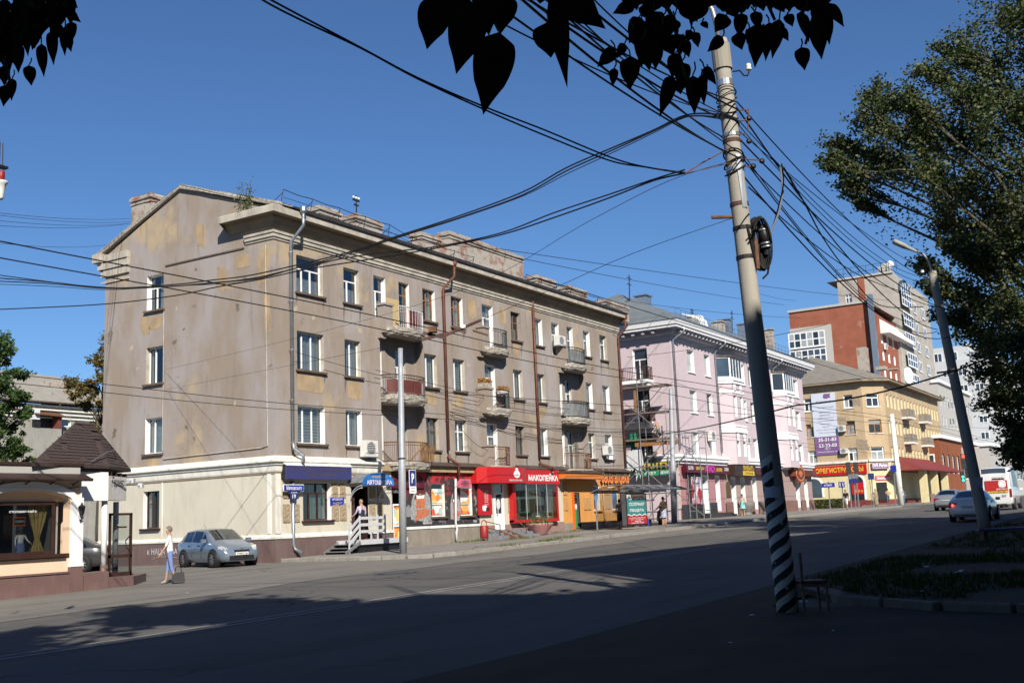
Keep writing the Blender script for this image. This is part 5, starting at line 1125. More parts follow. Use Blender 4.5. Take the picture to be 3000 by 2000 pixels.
# white archivolt and pilasters
av_ = MB(); B0, B1 = arch_pts(half+.02, rise+.03, spring), arch_pts(half+.24, rise+.26, spring)
for q in range(len(B0)-1):
    av_.hexa([fc(*B0[q], .06), fc(*B0[q+1], .06), fc(*B0[q+1], 0), fc(*B0[q], 0), fc(*B1[q], .06), fc(*B1[q+1], .06), fc(*B1[q+1], 0), fc(*B1[q], 0)])
av_.build('archivolt', 'white_panel', cf)
pbase = pY(215, 1648, YC).z
for a_, c_, z0_, z1_, n0_, n1_ in ((ctr+half, ctr+half+.24, pbase, spring, 0, .06), (ctr+half+.30, ctr+half+.33, pbase, zt-.2, 0, .04), (xr-.14, xr+.05, pbase, spring+.1, -.02, .07), (ctr+half-.03, xr+.07, pbase-.1, pbase, -.02, .09), (ctr-half-.24, ctr-half, pbase, spring, 0, .06)): MB().fbox(fc, a_, c_, z0_, z1_, n0_, n1_).build('pilaster', 'white_panel', cf)
plz = pY(100, 1685, YC).z
pc = MB(); pc.fbox(fc, x0, ctr+half-.05, zc-.3, plz, 0, .06); pc.fbox(fc, ctr+half-.05, xr+.06, zc-.3, pbase-.1, -.02, .07); pc.fbox(fc, x0, ctr+half-.06, plz, plz+.05, 0, .1); pc.build('plinth', 'mauve_plinth', cf)
tl = MB().box(-.42, .42, -.006, .006, -.27, .27).mesh('plinth_tile', 'mauve_plinth')
for k in range(9):
    for r in range(2): inst(tl, 'plinth_tile', cf, fc(x0+.6+k*.86, plz-.30-.56*r, .062), 0)
wnd = window(cf, fc, ctr-half+.1, wr_, sill_z, zw1, L1, 'brown_frame', .3, None, 'brown_frame', None, 'glass', .09)
MB().fbox(fc, ctr-half, ctr+half-.02, sill_z-.12, sill_z-.0, -.3, .02).build('sill', 'brown_frame', wnd)
letter('столовая-кафе', fc, pY(44, 1497, YC).x, pY(124, 1497, YC).x, pY(80, 1502, YC).z, pY(80, 1492, YC).z, -.262, 'white', wnd, .01)
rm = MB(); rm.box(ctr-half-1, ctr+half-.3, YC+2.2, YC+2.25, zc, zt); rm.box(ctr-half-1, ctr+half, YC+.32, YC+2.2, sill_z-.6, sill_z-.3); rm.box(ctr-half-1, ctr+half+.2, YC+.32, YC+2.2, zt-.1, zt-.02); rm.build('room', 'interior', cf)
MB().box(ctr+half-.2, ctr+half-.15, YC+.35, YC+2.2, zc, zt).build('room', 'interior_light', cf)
cg = MB()
P = []
uc = pY(117, 1550, YC+.3).x
for k in range(11):
    f = k/10; z = sill_z+(zw1-sill_z)*f*.98; wv = (.40 if f > .62 else .40-.28*math.sin((.62-f)/.62*math.pi*.85)) if f > .0 else .3
    wv = {0: .22, 1: .2, 2: .14, 3: .08, 4: .11, 5: .16, 6: .21, 7: .25, 8: .28, 9: .30, 10: .32}[k]; P.append((z, wv))
for (z0_, w0_), (z1_, w1_) in zip(P, P[1:]):
    for q in range(8):
        f0, f1 = q/8*2-1, (q+1)/8*2-1; d0, d1 = .04*(q % 2), .04*((q+1) % 2)
        cg.quad(fc(uc+w0_*f0, z0_, -.42-d0), fc(uc+w0_*f1, z0_, -.42-d1), fc(uc+w1_*f1, z1_, -.42-d1), fc(uc+w1_*f0, z1_, -.42-d0))
tag(cg.build('curtain', 'curtain_gold'), 'golden tied curtain hanging inside the cafe window', 'curtain')
o = MB().fbox(fc, pY(40, 1525, YC+.5).x, pY(74, 1525, YC+.5).x, pY(57, 1540, YC+.5).z, pY(57, 1514, YC+.5).z, -.53, -.5).build('chalk_sign', 'orange_panel'); tag(o, 'small slate board in an orange frame on the figure in the window', 'sign')
MB().fbox(fc, pY(42, 1525, YC+.5).x, pY(72, 1525, YC+.5).x, pY(57, 1537, YC+.5).z, pY(57, 1517, YC+.5).z, -.5, -.495).build('slate', 'dark', o)
letter('ОТКРЫТО', fc, pY(44, 1525, YC+.5).x, pY(71, 1525, YC+.5).x, pY(57, 1530, YC+.5).z, pY(57, 1523, YC+.5).z, -.494, 'white', o, .01)
# parapet and gutter roof over the window
pr = MB(); zp0, zp1 = pY(100, 1392, YC).z, pY(100, 1369, YC).z
pr.fbox(fc, x0, xr, zp0-.1, zp1+.07, -.25, -.05); pr.build('parapet', 'palewall', cf)
gt = MB(); gt.hexa([fc(x0, zt-.02, .34), fc(xr+.1, zt-.02, .34), fc(xr+.12, zt-.02, 0), fc(x0, zt-.02, 0), fc(x0, zt+.02, .34), fc(xr+.1, zt+.02, .34), fc(xr+.12, zt+.16, 0), fc(x0, zt+.16, 0)]); gt.tube([fc(x0, zt-.02, .36), fc(xr+.1, zt-.02, .36)], .045, 8); gt.build('gutter', 'brown_dark', cf)
for k in range(9):
    u = xr-.3-k*.75; MB().bar(fc(u, zt-.16, .02), fc(u+.03, zt-.03, .32), .03).build('gutter_bracket', 'brown_dark', cf)
MB().tube([fc(xr-.1-k*.35, zt-.20-.06*math.sin(k*1.7)**2, .05) for k in range(16)], .012, 4).build('light_string', 'dark', cf)
rt = MB(); rt.fbox(fc, x0, xr+.1, zp1+.07, zp1+.15, -3, .0); rt.build('flat_roof', 'brown_dark', cf)
# entrance: corner bay under the pyramid roof
ex0, ex1 = xr+.03, pY(388, 1500, YC+.45).x-.55
fe = FY(YC+.35)
zb0, zb1 = pY(280, 1466, YC+.35).z, pY(280, 1382, YC+.35).z
bxw = pY(317, 1430, YC+.35).x
bx_ = MB(); bx_.fbox(fe, ex0, bxw, zb0, zb1, -.3, .0); bx_.build('fascia_panel', 'white_panel', cf)
ey0 = YC+.35; sdx = bxw
sd = MB(); fs = Fr((bxw, ey0, 0), (.86, .51, 0)); sd.fbox(fs, .02, 1.45, zb0+.02, zb1-.1, -.25, .0); sd.build('fascia_panel', 'cream_trim', cf)
letter('Гермес', fs, .25, 1.25, zb0+.35, zb0+.72, .002, 'brown_dark', cf, .01, .004, .3)
pk = pD(240, 1237, 0)
rz0 = pY(200, 1364, YC+.1).z+.03
apex = Vector((pY(243, 1236, YC+2.3).x, YC+2.3, pY(243, 1236, YC+2.3).z))
eL = Vector((pY(85, 1365, YC).x, YC-.1, rz0)); eM = Vector((pY(318, 1363, YC+.3).x, YC+.28, rz0)); eR = Vector((pY(384, 1377, YC+1.3).x, YC+1.3, rz0-.02)); eB = Vector((eR.x-.2, YC+4.6, rz0)); eBL = Vector((eL.x*(YC+4.8)/(YC-.1)+.35, YC+4.8, rz0))
ap2 = apex+Vector((.55, .15, -.05))
pyr = MB()
apl = apex-Vector((.25, 0, 0))
pyr.quad(eL, eM, ap2, apl); pyr.quad(eM, eR, ap2); pyr.quad(eR, eB, ap2); pyr.quad(eB, eBL, apl, ap2); pyr.quad(eBL, eL, apl)
for a, c in ((eL, eM), (eM, eR), (eR, eB)): pyr.quad(a, c, c-Vector((0, 0, .07)), a-Vector((0, 0, .07)))
pyr.quad(*[p-Vector((0, 0, .07)) for p in (eL, eM, eR, eB, eBL)])
pro = pyr.build('roof', 'shingle', cf)
# shingle tabs: little raised plates on the front and side slopes
def tabs(A0, A1, B1, B0, rows, width, seed):
    rr = random.Random(seed); nrm = (A1-A0).cross(B0-A0).normalized()
    if nrm.z < 0: nrm = -nrm
    ux = (A1-A0).normalized(); up = nrm.cross(ux).normalized()
    if up.z < 0: up = -up
    H = (B0-A0).dot(up); rh = H/rows
    me = MB().hexa([(-width*.47, -rh*.42, 0), (width*.47, -rh*.42, 0), (width*.47, rh*.42, 0), (-width*.47, rh*.42, 0), (-width*.47, -rh*.42, .010), (width*.47, -rh*.42, .010), (width*.47, rh*.42, .004), (-width*.47, rh*.42, .004)]).mesh('shingle', 'shingle')
    rot = Matrix((ux, up, nrm)).transposed().to_euler()
    for r in range(rows):
        f = (r+.5)/rows; a = A0.lerp(B0, f); c = A1.lerp(B1, f); base = A0+up*(f*H); L0 = (a-A0).dot(ux); L1_ = (c-A0).dot(ux); k = 0; x = L0+width*(.55+.5*(r % 2))
        while x < L1_-width*.5:
            if rr.random() < .93: inst(me, 'shingle', pro, A0+ux*x+up*(f*H)+nrm*.004, 0, None, tuple(rot))
            x += width
tabs(eL, eM, ap2, apl, 15, .28, 1); tabs(eM, eR, ap2, ap2, 15, .26, 2)
MB().tube([ap2+Vector((0, -.1, .05)), eM.lerp(ap2, .62)+Vector((.28, -.1, .1)), eM.lerp(ap2, .3)+Vector((.4, 0, .1)), eM.lerp(ap2, .24)+Vector((0, -.12, .12)), eM.lerp(eL, .25)+Vector((0, -.02, .12))], .014, 4).build('cable', 'steel', pro)
ft = MB()
for k in range(4): ft.obox(eM.lerp(eR, .2+.22*k)+Vector((-.12, .15, -.2)), .1, .3, .12, .5)
ft.build('rafter_end', 'brown_dark', pro)
# step block, columns, glazed lobby
zs = pY(330, 1692, YC+.1).z
sb = MB(); sb.zext([(ex0, YC-.02), (pY(389, 1720, YC+.05).x, YC+.02), (pY(422, 1700, YC+1.6).x, YC+1.5), (pY(422, 1700, YC+1.6).x-.2, YC+4), (ex0, YC+4)], zc-.2, zs); sb.build('step', 'mauve_plinth', cf)
def column(x, y, label=None):
    b = MB(); b.tube([(x, y, zs+.36), (x, y, zb0)], .085, 14); o = b.build('column', 'white_panel', cf, True)
    MB().tube([(x, y, zs), (x, y, zs+.36)], .09, 14).build('column_base', 'mauve_plinth', o, True)
pcol = pY(304, 1600, YC+.55); column(pcol.x, YC+.55); pcol2 = pY(338, 1600, YC+1.5); column(pcol2.x, YC+1.5)
lb = MB(); lx = ex0+.0
for (a, c) in (((ex0+.05, YC+.5), (ex0+.65, YC+1.0)), ((ex0+.65, YC+1.0), (ex0+1.0, YC+1.9))):
    av2, cv2 = Vector((a[0], a[1], 0)), Vector((c[0], c[1], 0))
    for p in (av2, cv2): lb.bar(p+Vector((0, 0, zs)), p+Vector((0, 0, zb0)), .08)
    for z in (zs+.05, zs+.75, zb0-.35, zb0-.05): lb.bar(av2+Vector((0, 0, z)), cv2+Vector((0, 0, z)), .08, .1)
lb.build('lobby_frame', 'brown_frame', cf)
MB().quad((ex0+.05, YC+.5, zs), (ex0+.65, YC+1.0, zs), (ex0+.65, YC+1.0, zb0), (ex0+.05, YC+.5, zb0)).build('lobby_pane', 'glass_dark', cf); MB().quad((ex0+.65, YC+1.0, zs), (ex0+1.0, YC+1.9, zs), (ex0+1.0, YC+1.9, zb0), (ex0+.65, YC+1.0, zb0)).build('lobby_pane', 'glass_dark', cf)
MB().box(ex0+.02, ex0+.06, YC+.5, YC+4, zs, zb0).build('lobby_wall', 'brown_dark', cf)
MB().box(ex0+.1, ex0+1.6, YC+3.2, YC+3.25, zs, zb0).build('lobby_wall', 'interior', cf)
# open glazed door leaf
pd0, pd1 = pY(317, 1690, YC+1.0), pY(384, 1686, YC+1.0); dz1 = pY(350, 1502, YC+1.0).z; fd = FY(YC+1.0); u0, u1 = pd0.x, pd1.x
dl = MB(); dl.fbox(fd, u0, u0+.06, zs, dz1, -.03, .03); dl.fbox(fd, u1-.07, u1, zs, dz1, -.03, .03); dl.fbox(fd, u0, u1, dz1-.07, dz1, -.03, .03); dl.fbox(fd, u0, u1, zs, zs+.12, -.03, .03); dl.fbox(fd, u0, u1, zs+.55, zs+.64, -.03, .03); dl.fbox(fd, u0+.15, u1-.2, dz1-.45, dz1-.40, -.02, .02)
dlo = dl.build('door', 'brown_frame', cf); MB().quad(fd(u0, zs, 0), fd(u1, zs, 0), fd(u1, dz1, 0), fd(u0, dz1, 0)).build('pane', 'glass', dlo)
MB().tube([fd(u1-.1, zs+.75, .04), fd(u1-.28, zs+.85, .1), fd(u1-.3, zs+1.05, .1), fd(u1-.1, zs+1.2, .04)], .018, 6).build('handle', 'brown_frame', dlo)
wl_ = thing('wall_lantern', 'dark wrought lantern on the cafe wall beside the entrance', 'lamp', fc(pY(229, 1500, YC).x, pY(229, 1500, YC).z, .12))
lc = fc(pY(229, 1495, YC).x, pY(229, 1495, YC).z, .16)
MB().lathe([(.02, .22), (.03, .17), (.11, .1), (.1, .08), (.07, -.1), (.04, -.14)], lc, 6).build('cage', 'iron', wl_); MB().tube([lc+Vector((0, .15, -.2)), lc+Vector((0, .05, -.3)), lc+Vector((0, -.02, -.18))], .02, 6).build('arm', 'iron', wl_); MB().obox(lc+Vector((0, .14, -.12)), .12, .03, .3).build('plate', 'iron', wl_)
fld = thing('flood_lamp', 'small white floodlights on arms beside the cafe fascia', 'lamp', fs(1.3, zb0+.6, .2))
for k, (du, dv) in enumerate(((.45, .62), (1.2, .5))):
    p = fs(1.0+du, zb0+dv, .18); MB().tube([fs(.9 if k else .2, zb0+dv, .02), p], .015, 5).build('arm', 'rail_white', fld); MB().obox(p, .16, .14, .14, .5).build('head', 'rail_white', fld)
# hanging lamp at the far left edge
hl = thing('pole_lamp', 'white bell lamp with red collar hanging at the left edge of the picture', 'lamp', pD(4, 585, 16))
c = pD(2, 560, 16); MB().lathe([(.025, .16), (.05, .14), (.075, .05), (.1, -.06), (.115, -.08), (.11, -.09)], c-Vector((0, 0, .02)), 14).build('shade', 'porcelain', hl, True) if False else None
MB().lathe([(.03, -.13), (.045, -.1), (.055, 0), (.075, .1), (.105, .135), (.1, .15)], c, 14).build('shade', 'porcelain', hl, True)
MB().lathe([(.04, .15), (.05, .16), (.05, .3), (.04, .31)], c, 12).build('collar', 'red_metal', hl, True)
MB().obox(c+Vector((0, 0, .37)), .16, .1, .035).build('bracket', 'iron', hl); MB().tube([c+Vector((-.04, 0, .37)), c+Vector((-.04, 0, .75))], .012, 4).build('rod', 'iron', hl); MB().tube([c+Vector((.03, .02, .37)), c+Vector((.02, .02, .75))], .01, 4).build('rod', 'iron', hl)
# camera on the step: dark hatch etc. left out of sight
# grey house behind
YG = 112.0; fg = FY(YG)
gh = thing('grey_house', 'grey plastered house with slate roof and loggia behind the cafe', 'building', (72, 117, 1))
def gX(x, y): p = pY(x, y, YG); return p.x, p.z
ge = [gX(0, 1168), gX(310, 1205)]; gz1 = (ge[0][1]+ge[1][1])/2
xa, xb = gX(-80, 1200)[0], gX(420, 1200)[0]
wn = [((181, 208), (1218, 1249)), ((82, 100), (1278, 1311)), ((127, 144), (1280, 1311)), ((262, 290), (1222, 1250)), ((40, 55), (1275, 1300))]
hs = []
for (l, r), (t_, b_) in wn: hs.append((gX(l, t_)[0], gX(r, t_)[0], gX(l, b_)[1], gX(l, t_)[1]))
MB().wall(fg, xa, xb, 0, gz1, hs).build('wall', 'greywall', gh)
for h in hs: window(gh, fg, *h, L1, 'pvc', .3, 'white_paint', None, 'right', 'glass_dark', .12)
MB().quad(fg(xa, 0, -2), fg(xb, 0, -2), fg(xb, gz1, -2), fg(xa, gz1, -2)).build('inner_wall', 'interior', gh)
for k in range(4): MB().fbox(fg, xa, xb, gz1-1.6+k*.45, gz1-1.42+k*.45, 0, .15+.12*k).build('cornice', 'cream_trim', gh)
rgh = MB().quad(fg(xa, gz1+.3, .9), fg(xb, gz1+.3, .9), fg(xb-6, gz1+5.0, -9), fg(xa+2, gz1+5.0, -9)).build('roof', 'greyslate', gh)
MB().fbox(fg, xa, xb, gz1+.12, gz1+.3, -.5, .95).build('eave', 'roof_rust', gh)
for (x, y, wx, h) in ((170, 1155, 3.2, 2.6), (196, 1168, 2.6, 2.0), (225, 1165, 2.4, 1.5)):
    p = pY(x, y, YG+5); MB().box(p.x-wx/2, p.x+wx/2, YG+4.5, YG+6, p.z-2, p.z+h*.6).build('chimney', 'chimney', rgh)
lg = MB(); l0, l1 = gX(95, 1210)[0], gX(163, 1210)[0]; lz0, lz1 = gX(95, 1255)[1], gX(95, 1205)[1]
lg.fbox(fg, l0-1.2, l1, gX(95, 1400)[1], lz0, .05, 1.2); lgo = lg.build('loggia', 'greywall', gh)
MB().fbox(fg, l0+.4, l1-.3, lz0, lz1-.3, .1, .12).build('screen', 'dark', lgo); MB().hexa([fg(l0-.6, lz1-.5, 1.6), fg(l1+.2, lz1-.6, 1.6), fg(l1+.2, lz1, 0), fg(l0-.6, lz1, 0), fg(l0-.6, lz1-.4, 1.6), fg(l1+.2, lz1-.5, 1.6), fg(l1+.2, lz1+.1, 0), fg(l0-.6, lz1+.1, 0)]).build('loggia_roof', 'rust', lgo)
MB().fbox(fg, gX(70, 1215)[0], gX(98, 1215)[0], gX(80, 1230)[1], gX(80, 1200)[1], 1.15, 1.22).build('screen', 'tarp', lgo); MB().fbox(fg, gX(82, 1215)[0], gX(100, 1215)[0], gX(80, 1254)[1], gX(80, 1235)[1], 1.21, 1.25).build('screen', 'iron', lgo); MB().fbox(fg, l1-.5, l1, lz0, lz1-.4, .1, 1.2).build('screen', 'brown_fig', lgo)

# ================================================================== PINK HOUSE
MATS['pane_dark'] = plain((.035, .042, .05), .06, 0, .3, .7, 0, .7); MATS['pane_blue'] = plain((.06, .09, .12), .05, 0, .4, .5, 0, .8); MATS['pane_curtain'] = plain((.42, .45, .46), .2, 0, .25, 2, 0, .6)
def fwin(parent, fr, u0, u1, v0, v1, lay=L2, frame='pvc', depth=.2, reveal='white_trim', sill='white_trim', pane='pane_dark', t=.07, n=0):
    b = MB(); d0, d1 = n-depth, n-depth+.05; W, H = u1-u0, v1-v0
    b.fbox(fr, u0, u0+t, v0, v1, d0, d1); b.fbox(fr, u1-t, u1, v0, v1, d0, d1); b.fbox(fr, u0+t, u1-t, v0, v0+t, d0, d1); b.fbox(fr, u0+t, u1-t, v1-t, v1, d0, d1)
    y = v0; panes = []
    for i, (h, cs_) in enumerate(lay):
        y1 = y+h*H
        if i < len(lay)-1: b.fbox(fr, u0+t, u1-t, y1-t*.5, y1+t*.5, d0, d1-.005)
        x = u0
        for j, c in enumerate(cs_):
            x1 = x+c*W
            if j < len(cs_)-1: b.fbox(fr, x1-t*.5, x1+t*.5, y, y1, d0, d1+.005)
            panes.append((x, x1, y, y1)); x = x1
        y = y1
    o = b.build('window', frame, parent)
    for a, c, e, f in panes: MB().quad(fr(a, e, d0+.02), fr(c, e, d0+.02), fr(c, f, d0+.02), fr(a, f, d0+.02)).build('pane', pane if isinstance(pane, str) else random.choice(pane), o)
    if reveal:
        r = MB(); k = n-depth
        r.quad(fr(u0, v0, n), fr(u0, v1, n), fr(u0, v1, k), fr(u0, v0, k)); r.quad(fr(u1, v0, n), fr(u1, v0, k), fr(u1, v1, k), fr(u1, v1, n)); r.quad(fr(u0, v1, n), fr(u1, v1, n), fr(u1, v1, k), fr(u0, v1, k)); r.quad(fr(u0, v0, n), fr(u1, v0, n), fr(u1, v0, k), fr(u0, v0, k))
        r.build('reveal', reveal, o)
    if sill: MB().fbox(fr, u0-.08, u1+.08, v0-.08, v0-.003, n-depth+.06, n+.1).build('sill', sill, o)
    return o
PX0, PX1, PY0, PY1 = 76.83, 110.9, 32.5, 45.0
fp, fpx = FY(PY0), FX(PX0); gp0 = .8
pk_ = thing('pink_house', 'pale pink four storey house with white trim and grey metal roof', 'building', (94, 38, .9))
S3 = (5.98, 9.3, 12.55); HT = 1.8
colsP = [(80.1, 81.5), (83.7, 84.95), (92.2, 93.3), (94.3, 95.5), (97.9, 99.1), (107.8, 109.3)]
bays = [(86.3, 90.6), (100.9, 105.2)]
hs = [(a, b_, z, z+HT) for a, b_ in colsP for z in S3]
pw = MB().wall(fp, PX0, PX1, 5.2, 15.2, hs)
hsl = [(-35.75, -34.5, z-.75, z+HT) for z in S3]
pw.wall(fpx, -PY1, -PY0, .3, 15.2, hsl); pw.quad((PX1, PY0, .3), (PX1, PY1, .3), (PX1, PY1, 15.2), (PX1, PY0, 15.2))
pw.build('wall', 'pinkwall', pk_)
for i, h in enumerate(hs): fwin(pk_, fp, *h, L2a if i % 3 else LT2, 'pvc', .3, 'white_trim', 'white_trim', ['pane_dark', 'pane_curtain', 'pane_curtain'])
for h in hsl: fwin(pk_, fpx, *h, LT2, 'pvc', .25, 'white_trim', None)
def bayw(u0, u1, d):
    P = [(u0, 0), (u0+.75, d), (u1-.75, d), (u1, 0)]
    segs = [Fr(fp(P[k][0], 0, P[k][1]), fp(P[k+1][0], 0, P[k+1][1])-fp(P[k][0], 0, P[k][1])) for k in range(3)]; lens = [(Vector(P[k+1])-Vector(P[k])).length for k in range(3)]
    b = MB()
    for fr, L in zip(segs, lens):
        ho = []
        if L > 1.5: ho = [(L*.10, L*.36, S3[k], S3[k]+HT) for k in (0, 1)]+[(L*.64, L*.90, S3[k], S3[k]+HT) for k in (0, 1)]
        b.wall(fr, 0, L, 5.3, 12.35, ho)
    o = b.build('bay', 'pinkwall', pk_)
    for fr, L in zip(segs, lens):
        if L > 1.5:
            for k in (0, 1):
                for a, c in ((.10, .36), (.64, .90)): fwin(pk_, fr, L*a, L*c, S3[k], S3[k]+HT, L2a, 'pvc', .22, 'white_trim', None, ['pane_dark', 'pane_curtain'])
        for z0, z1, n in ((7.95, 8.2, .12), (8.2, 8.45, .05), (11.3, 11.5, .05), (12.1, 12.35, .12), (12.35, 12.6, .2), (8.45, 8.6, .1)): MB().fbox(fr, -.02, L+.02, z0, z1, 0, n).build('string_course', 'white_trim', o)
        if L > 1.5:
            for a in (.13, .68):
                for z in (8.75, 11.55)[:1]+(10.98,)[:0]: MB().fbox(fr, L*a, L*(a+.2), z-.0, z+.0+.0+.35, 0, .04) if False else None
                MB().fbox(fr, L*a, L*(a+.18), 11.45, 12.1, 0, .05).build('relief_panel', 'white_trim', o); MB().fbox(fr, L*a, L*(a+.18), 8.0-.75, 7.93, 0, .05).build('relief_panel', 'white_trim', o)
        ng = max(1, int(L/1.0)); fwin(pk_, fr, .02, L-.02, 12.6, 14.35, [(1., [1/ng]*ng)] if L < 1.5 else [(1., [.25]*4)], 'pvc', .06, None, None, ['pane_dark', 'pane_dark', 'pane_blue'], .09)
    cap = MB(); cap.zext([(fp(u, 0, n).x, fp(u, 0, n).y) for u, n in [(u0-.1, 0), (u0+.7, d+.12), (u1-.7, d+.12), (u1+.1, 0)]], 14.36, 14.5); cap.build('bay_roof', 'roof_rust', o)
for u0, u1 in bays: bayw(u0, u1, 1.0)
MB().quad(fp(86.3, 12.3, -.0-.3), fp(90.6, 12.3, -.3), fp(90.6, 14.4, -.3), fp(86.3, 14.4, -.3)).build('inner_wall', 'interior', pk_)
# cornice with dentils, roof
def prun(name, mat, prof):
    b = MB(); path = [(Vector((PX0-n, PY1, v)), Vector((PX0-n, PY0-n, v)), Vector((PX1+n, PY0-n, v)), Vector((PX1+n, PY1, v))) for n, v in prof]
    for i in range(len(path)-1):
        for k in range(3): b.quad(path[i][k], path[i][k+1], path[i+1][k+1], path[i+1][k])
    return b.build(name, mat, pk_)
prun('cornice', 'corn_grey', [(0, 14.75), (.12, 14.8), (.2, 15.1), (.45, 15.2), (.5, 15.5), (.95, 15.55)]); prun('cornice_fascia', 'white_trim', [(.95, 15.55), (1.0, 15.56), (1.0, 15.72), (1.1, 15.76), (1.15, 16.0), (1.2, 16.15)])
dn_ = MB().box(-.12, .12, -.2, .2, -.13, .13).mesh('dentil', 'corn_grey')
for k in range(44): inst(dn_, 'dentil', pk_, fp(PX0+.4+k*.77, 15.4, .62))
for k in range(14): inst(dn_, 'dentil', pk_, fpx(-PY1+.4+k*.85, 15.4, .62), R_(90))
r_ = MB(); e = 1.25; a0, a1, a2, a3 = (PX0-e, PY0-e, 16.15), (PX1+e, PY0-e, 16.15), (PX1+e, PY1+e, 16.15), (PX0-e, PY1+e, 16.15); rA, rB = (PX0+4.5, 38.8, 20.0), (PX1-6, 38.8, 20.0)
r_.quad(a0, a1, rB, rA); r_.quad(a1, a2, rB); r_.quad(a2, a3, rA, rB); r_.quad(a3, a0, rA); ro = r_.build('roof', 'greyroof', pk_)
def zr2(y): return 16.15+(y-(PY0-e))*3.85/(38.8-PY0+e)
for px, py, wx, h, m in ((1885, 892, 1.1, 2.0, 'galv'), (2035, 950, .9, 1.6, 'chimney'), (2105, 965, 1.0, 1.5, 'chimney'), (2125, 958, .9, 2.2, 'galv'), (2178, 970, .9, 2.0, 'galv'), (2252, 985, .8, 2.0, 'chimney')):
    p = pY(px, py, 36.5); MB().box(p.x-wx/2, p.x+wx/2, 36, 37, p.z-2.4, p.z+.6).build('chimney', m, ro); MB().box(p.x-wx/2-.12, p.x+wx/2+.12, 35.88, 37.12, p.z+.65, p.z+.75).build('chimney_cap', m, ro)
for px, py0, py1 in ((1844, 805, 900), (1889, 860, 900), (2028, 905, 940), (2145, 910, 985)):
    a, b_ = pY(px, py1, 37), pY(px-1, py0, 37); t_ = MB().tube([a-Vector((0, 0, .5)), b_], .05, 5)
    for f in (.1, .3, .75): q = b_.lerp(a, f); t_.bar(q-Vector((.4, 0, 0)), q+Vector((.4, 0, 0)), .05)
    t_.build('aerial', 'iron', ro)
dm = MB(); c = pY(2021, 945, 36)
for k in range(6): dm.tube([c+Vector((-.9+.35*k, -1.5+.0, -.9)), c+Vector((-.9+.35*k, -1.2, .5-.15*abs(k-2.5))), c+Vector((-.9+.35*k, .3, .7))], .05, 5)
dm.build('dormer', 'white_trim', ro)
rg2 = MB()
for k in range(36): x = PX0-.8+k; rg2.tube([(x, PY0-.9, 16.3), (x, PY0-.95, 17.0)], .02, 3)
for z in (16.6, 17.0): rg2.tube([(PX0-.8, PY0-.95, z), (PX1+.8, PY0-.95, z)], .018, 3); rg2.tube([(PX0-.9, PY0-.9, z), (PX0-.9, PY1, z)], .018, 3)
rg2.build('roof_guard_rail', 'steel', ro)
for u in (77.1, 86.0, 101.2): downpipe(pk_, fp, u, 15.9, 5.9, 'galv', .14, .08, 1.0, False, True, .3)
# ground floor of the pink house
MB().wall(fp, PX0-.1, 85.9, .3, 5.25, [(78.3, 80.5, 1.9, 4.3), (81.2, 82.4, .9, 4.4), (84.0, 85.0, 1.5, 4.4)], .1).build('ground_floor_wall', 'pinkbase', pk_)
ah = [(87.6, 88.7, 1.0, 4.3), (89.9, 91.0, 1.0, 4.3), (92.9, 94.0, 1.5, 4.3), (96.3, 97.4, 1.5, 4.3), (105.4, 106.6, 1.5, 4.3), (108.2, 109.4, 1.5, 4.3)]
MB().wall(fp, 85.9, PX1+.05, .3, 5.25, [(a, b_, z, t_) for a, b_, z, t_ in ah], .1).build('ground_floor_wall', 'pinkgrey', pk_)
MB().wall(fp, 82.4, 84.0, .3, 2.2, [], .16).build('plinth', 'darkgranite', pk_); MB().wall(fp, PX0-.1, 81.2, .3, 2.1, [], .16).build('plinth', 'darkgranite', pk_)
for a, b_ in ((85.9, 87.6), (88.7, 89.9), (91.0, 92.9), (94.0, 96.3), (97.4, 105.4), (106.6, 108.2), (109.4, 110.95)): MB().wall(fp, a, b_, .3, 2.2, [], .2).build('plinth', 'granite', pk_)
def archwin(a, b_, z, t_):
    r = (b_-a)/2; c = (a+b_)/2; sp_ = t_-r; tr = MB(); k = 12
    I = [(c+r*math.cos(math.pi*q/k), sp_+r*math.sin(math.pi*q/k)) for q in range(k+1)]
    for (p, q) in zip(I, I[1:]):
        tr.quad(fp(*p, .1), fp(*q, .1), fp(*q, -.35), fp(*p, -.35)); tr.quad(fp(p[0], p[1], .1), fp(p[0], t_, .1), fp(q[0], t_, .1), fp(q[0], q[1], .1))
    for u in (a, b_): tr.quad(fp(u, z, .1), fp(u, sp_, .1), fp(u, sp_, -.35), fp(u, z, -.35))
    o = tr.build('arch_reveal', 'white_trim', pk_)
    f = MB(); f.fbox(fp, a, a+.12, z, sp_, -.35, -.28); f.fbox(fp, b_-.12, b_, z, sp_, -.35, -.28); f.fbox(fp, a, b_, sp_-.1, sp_+.02, -.35, -.28); f.fbox(fp, a, b_, z, z+.3, -.35, -.28); f.build('window_frame', 'pvc', o)
    MB().quad(fp(a, z, -.33), fp(b_, z, -.33), fp(b_, t_, -.33), fp(a, t_, -.33)).build('pane', 'pane_blue', o)
for h in ah: archwin(*h)
archwin(81.2, 82.4, .9, 4.4); archwin(84.0, 85.0, 1.5, 4.4)
sv = MB().fbox(fp, 78.1, 80.7, 1.75, 4.45, .1, .3).build('display_case', 'brown_dark', pk_); MB().fbox(fp, 78.45, 80.45, 2.1, 4.2, .3, .31).build('poster', 'poster_c', sv)
gs = MB().fbox(fp, 86.3, 87.3, 2.6, 3.6, .1, .16); gs.ext(fp, [(86.3+.5+.5*math.cos(k*math.pi/8), 3.6+.3*math.sin(k*math.pi/8)) for k in range(9)], .1, .16); gso = gs.build('memorial_plaque', 'gold'); tag(gso, 'bronze arched plaque on the pink house wall', 'plaque')
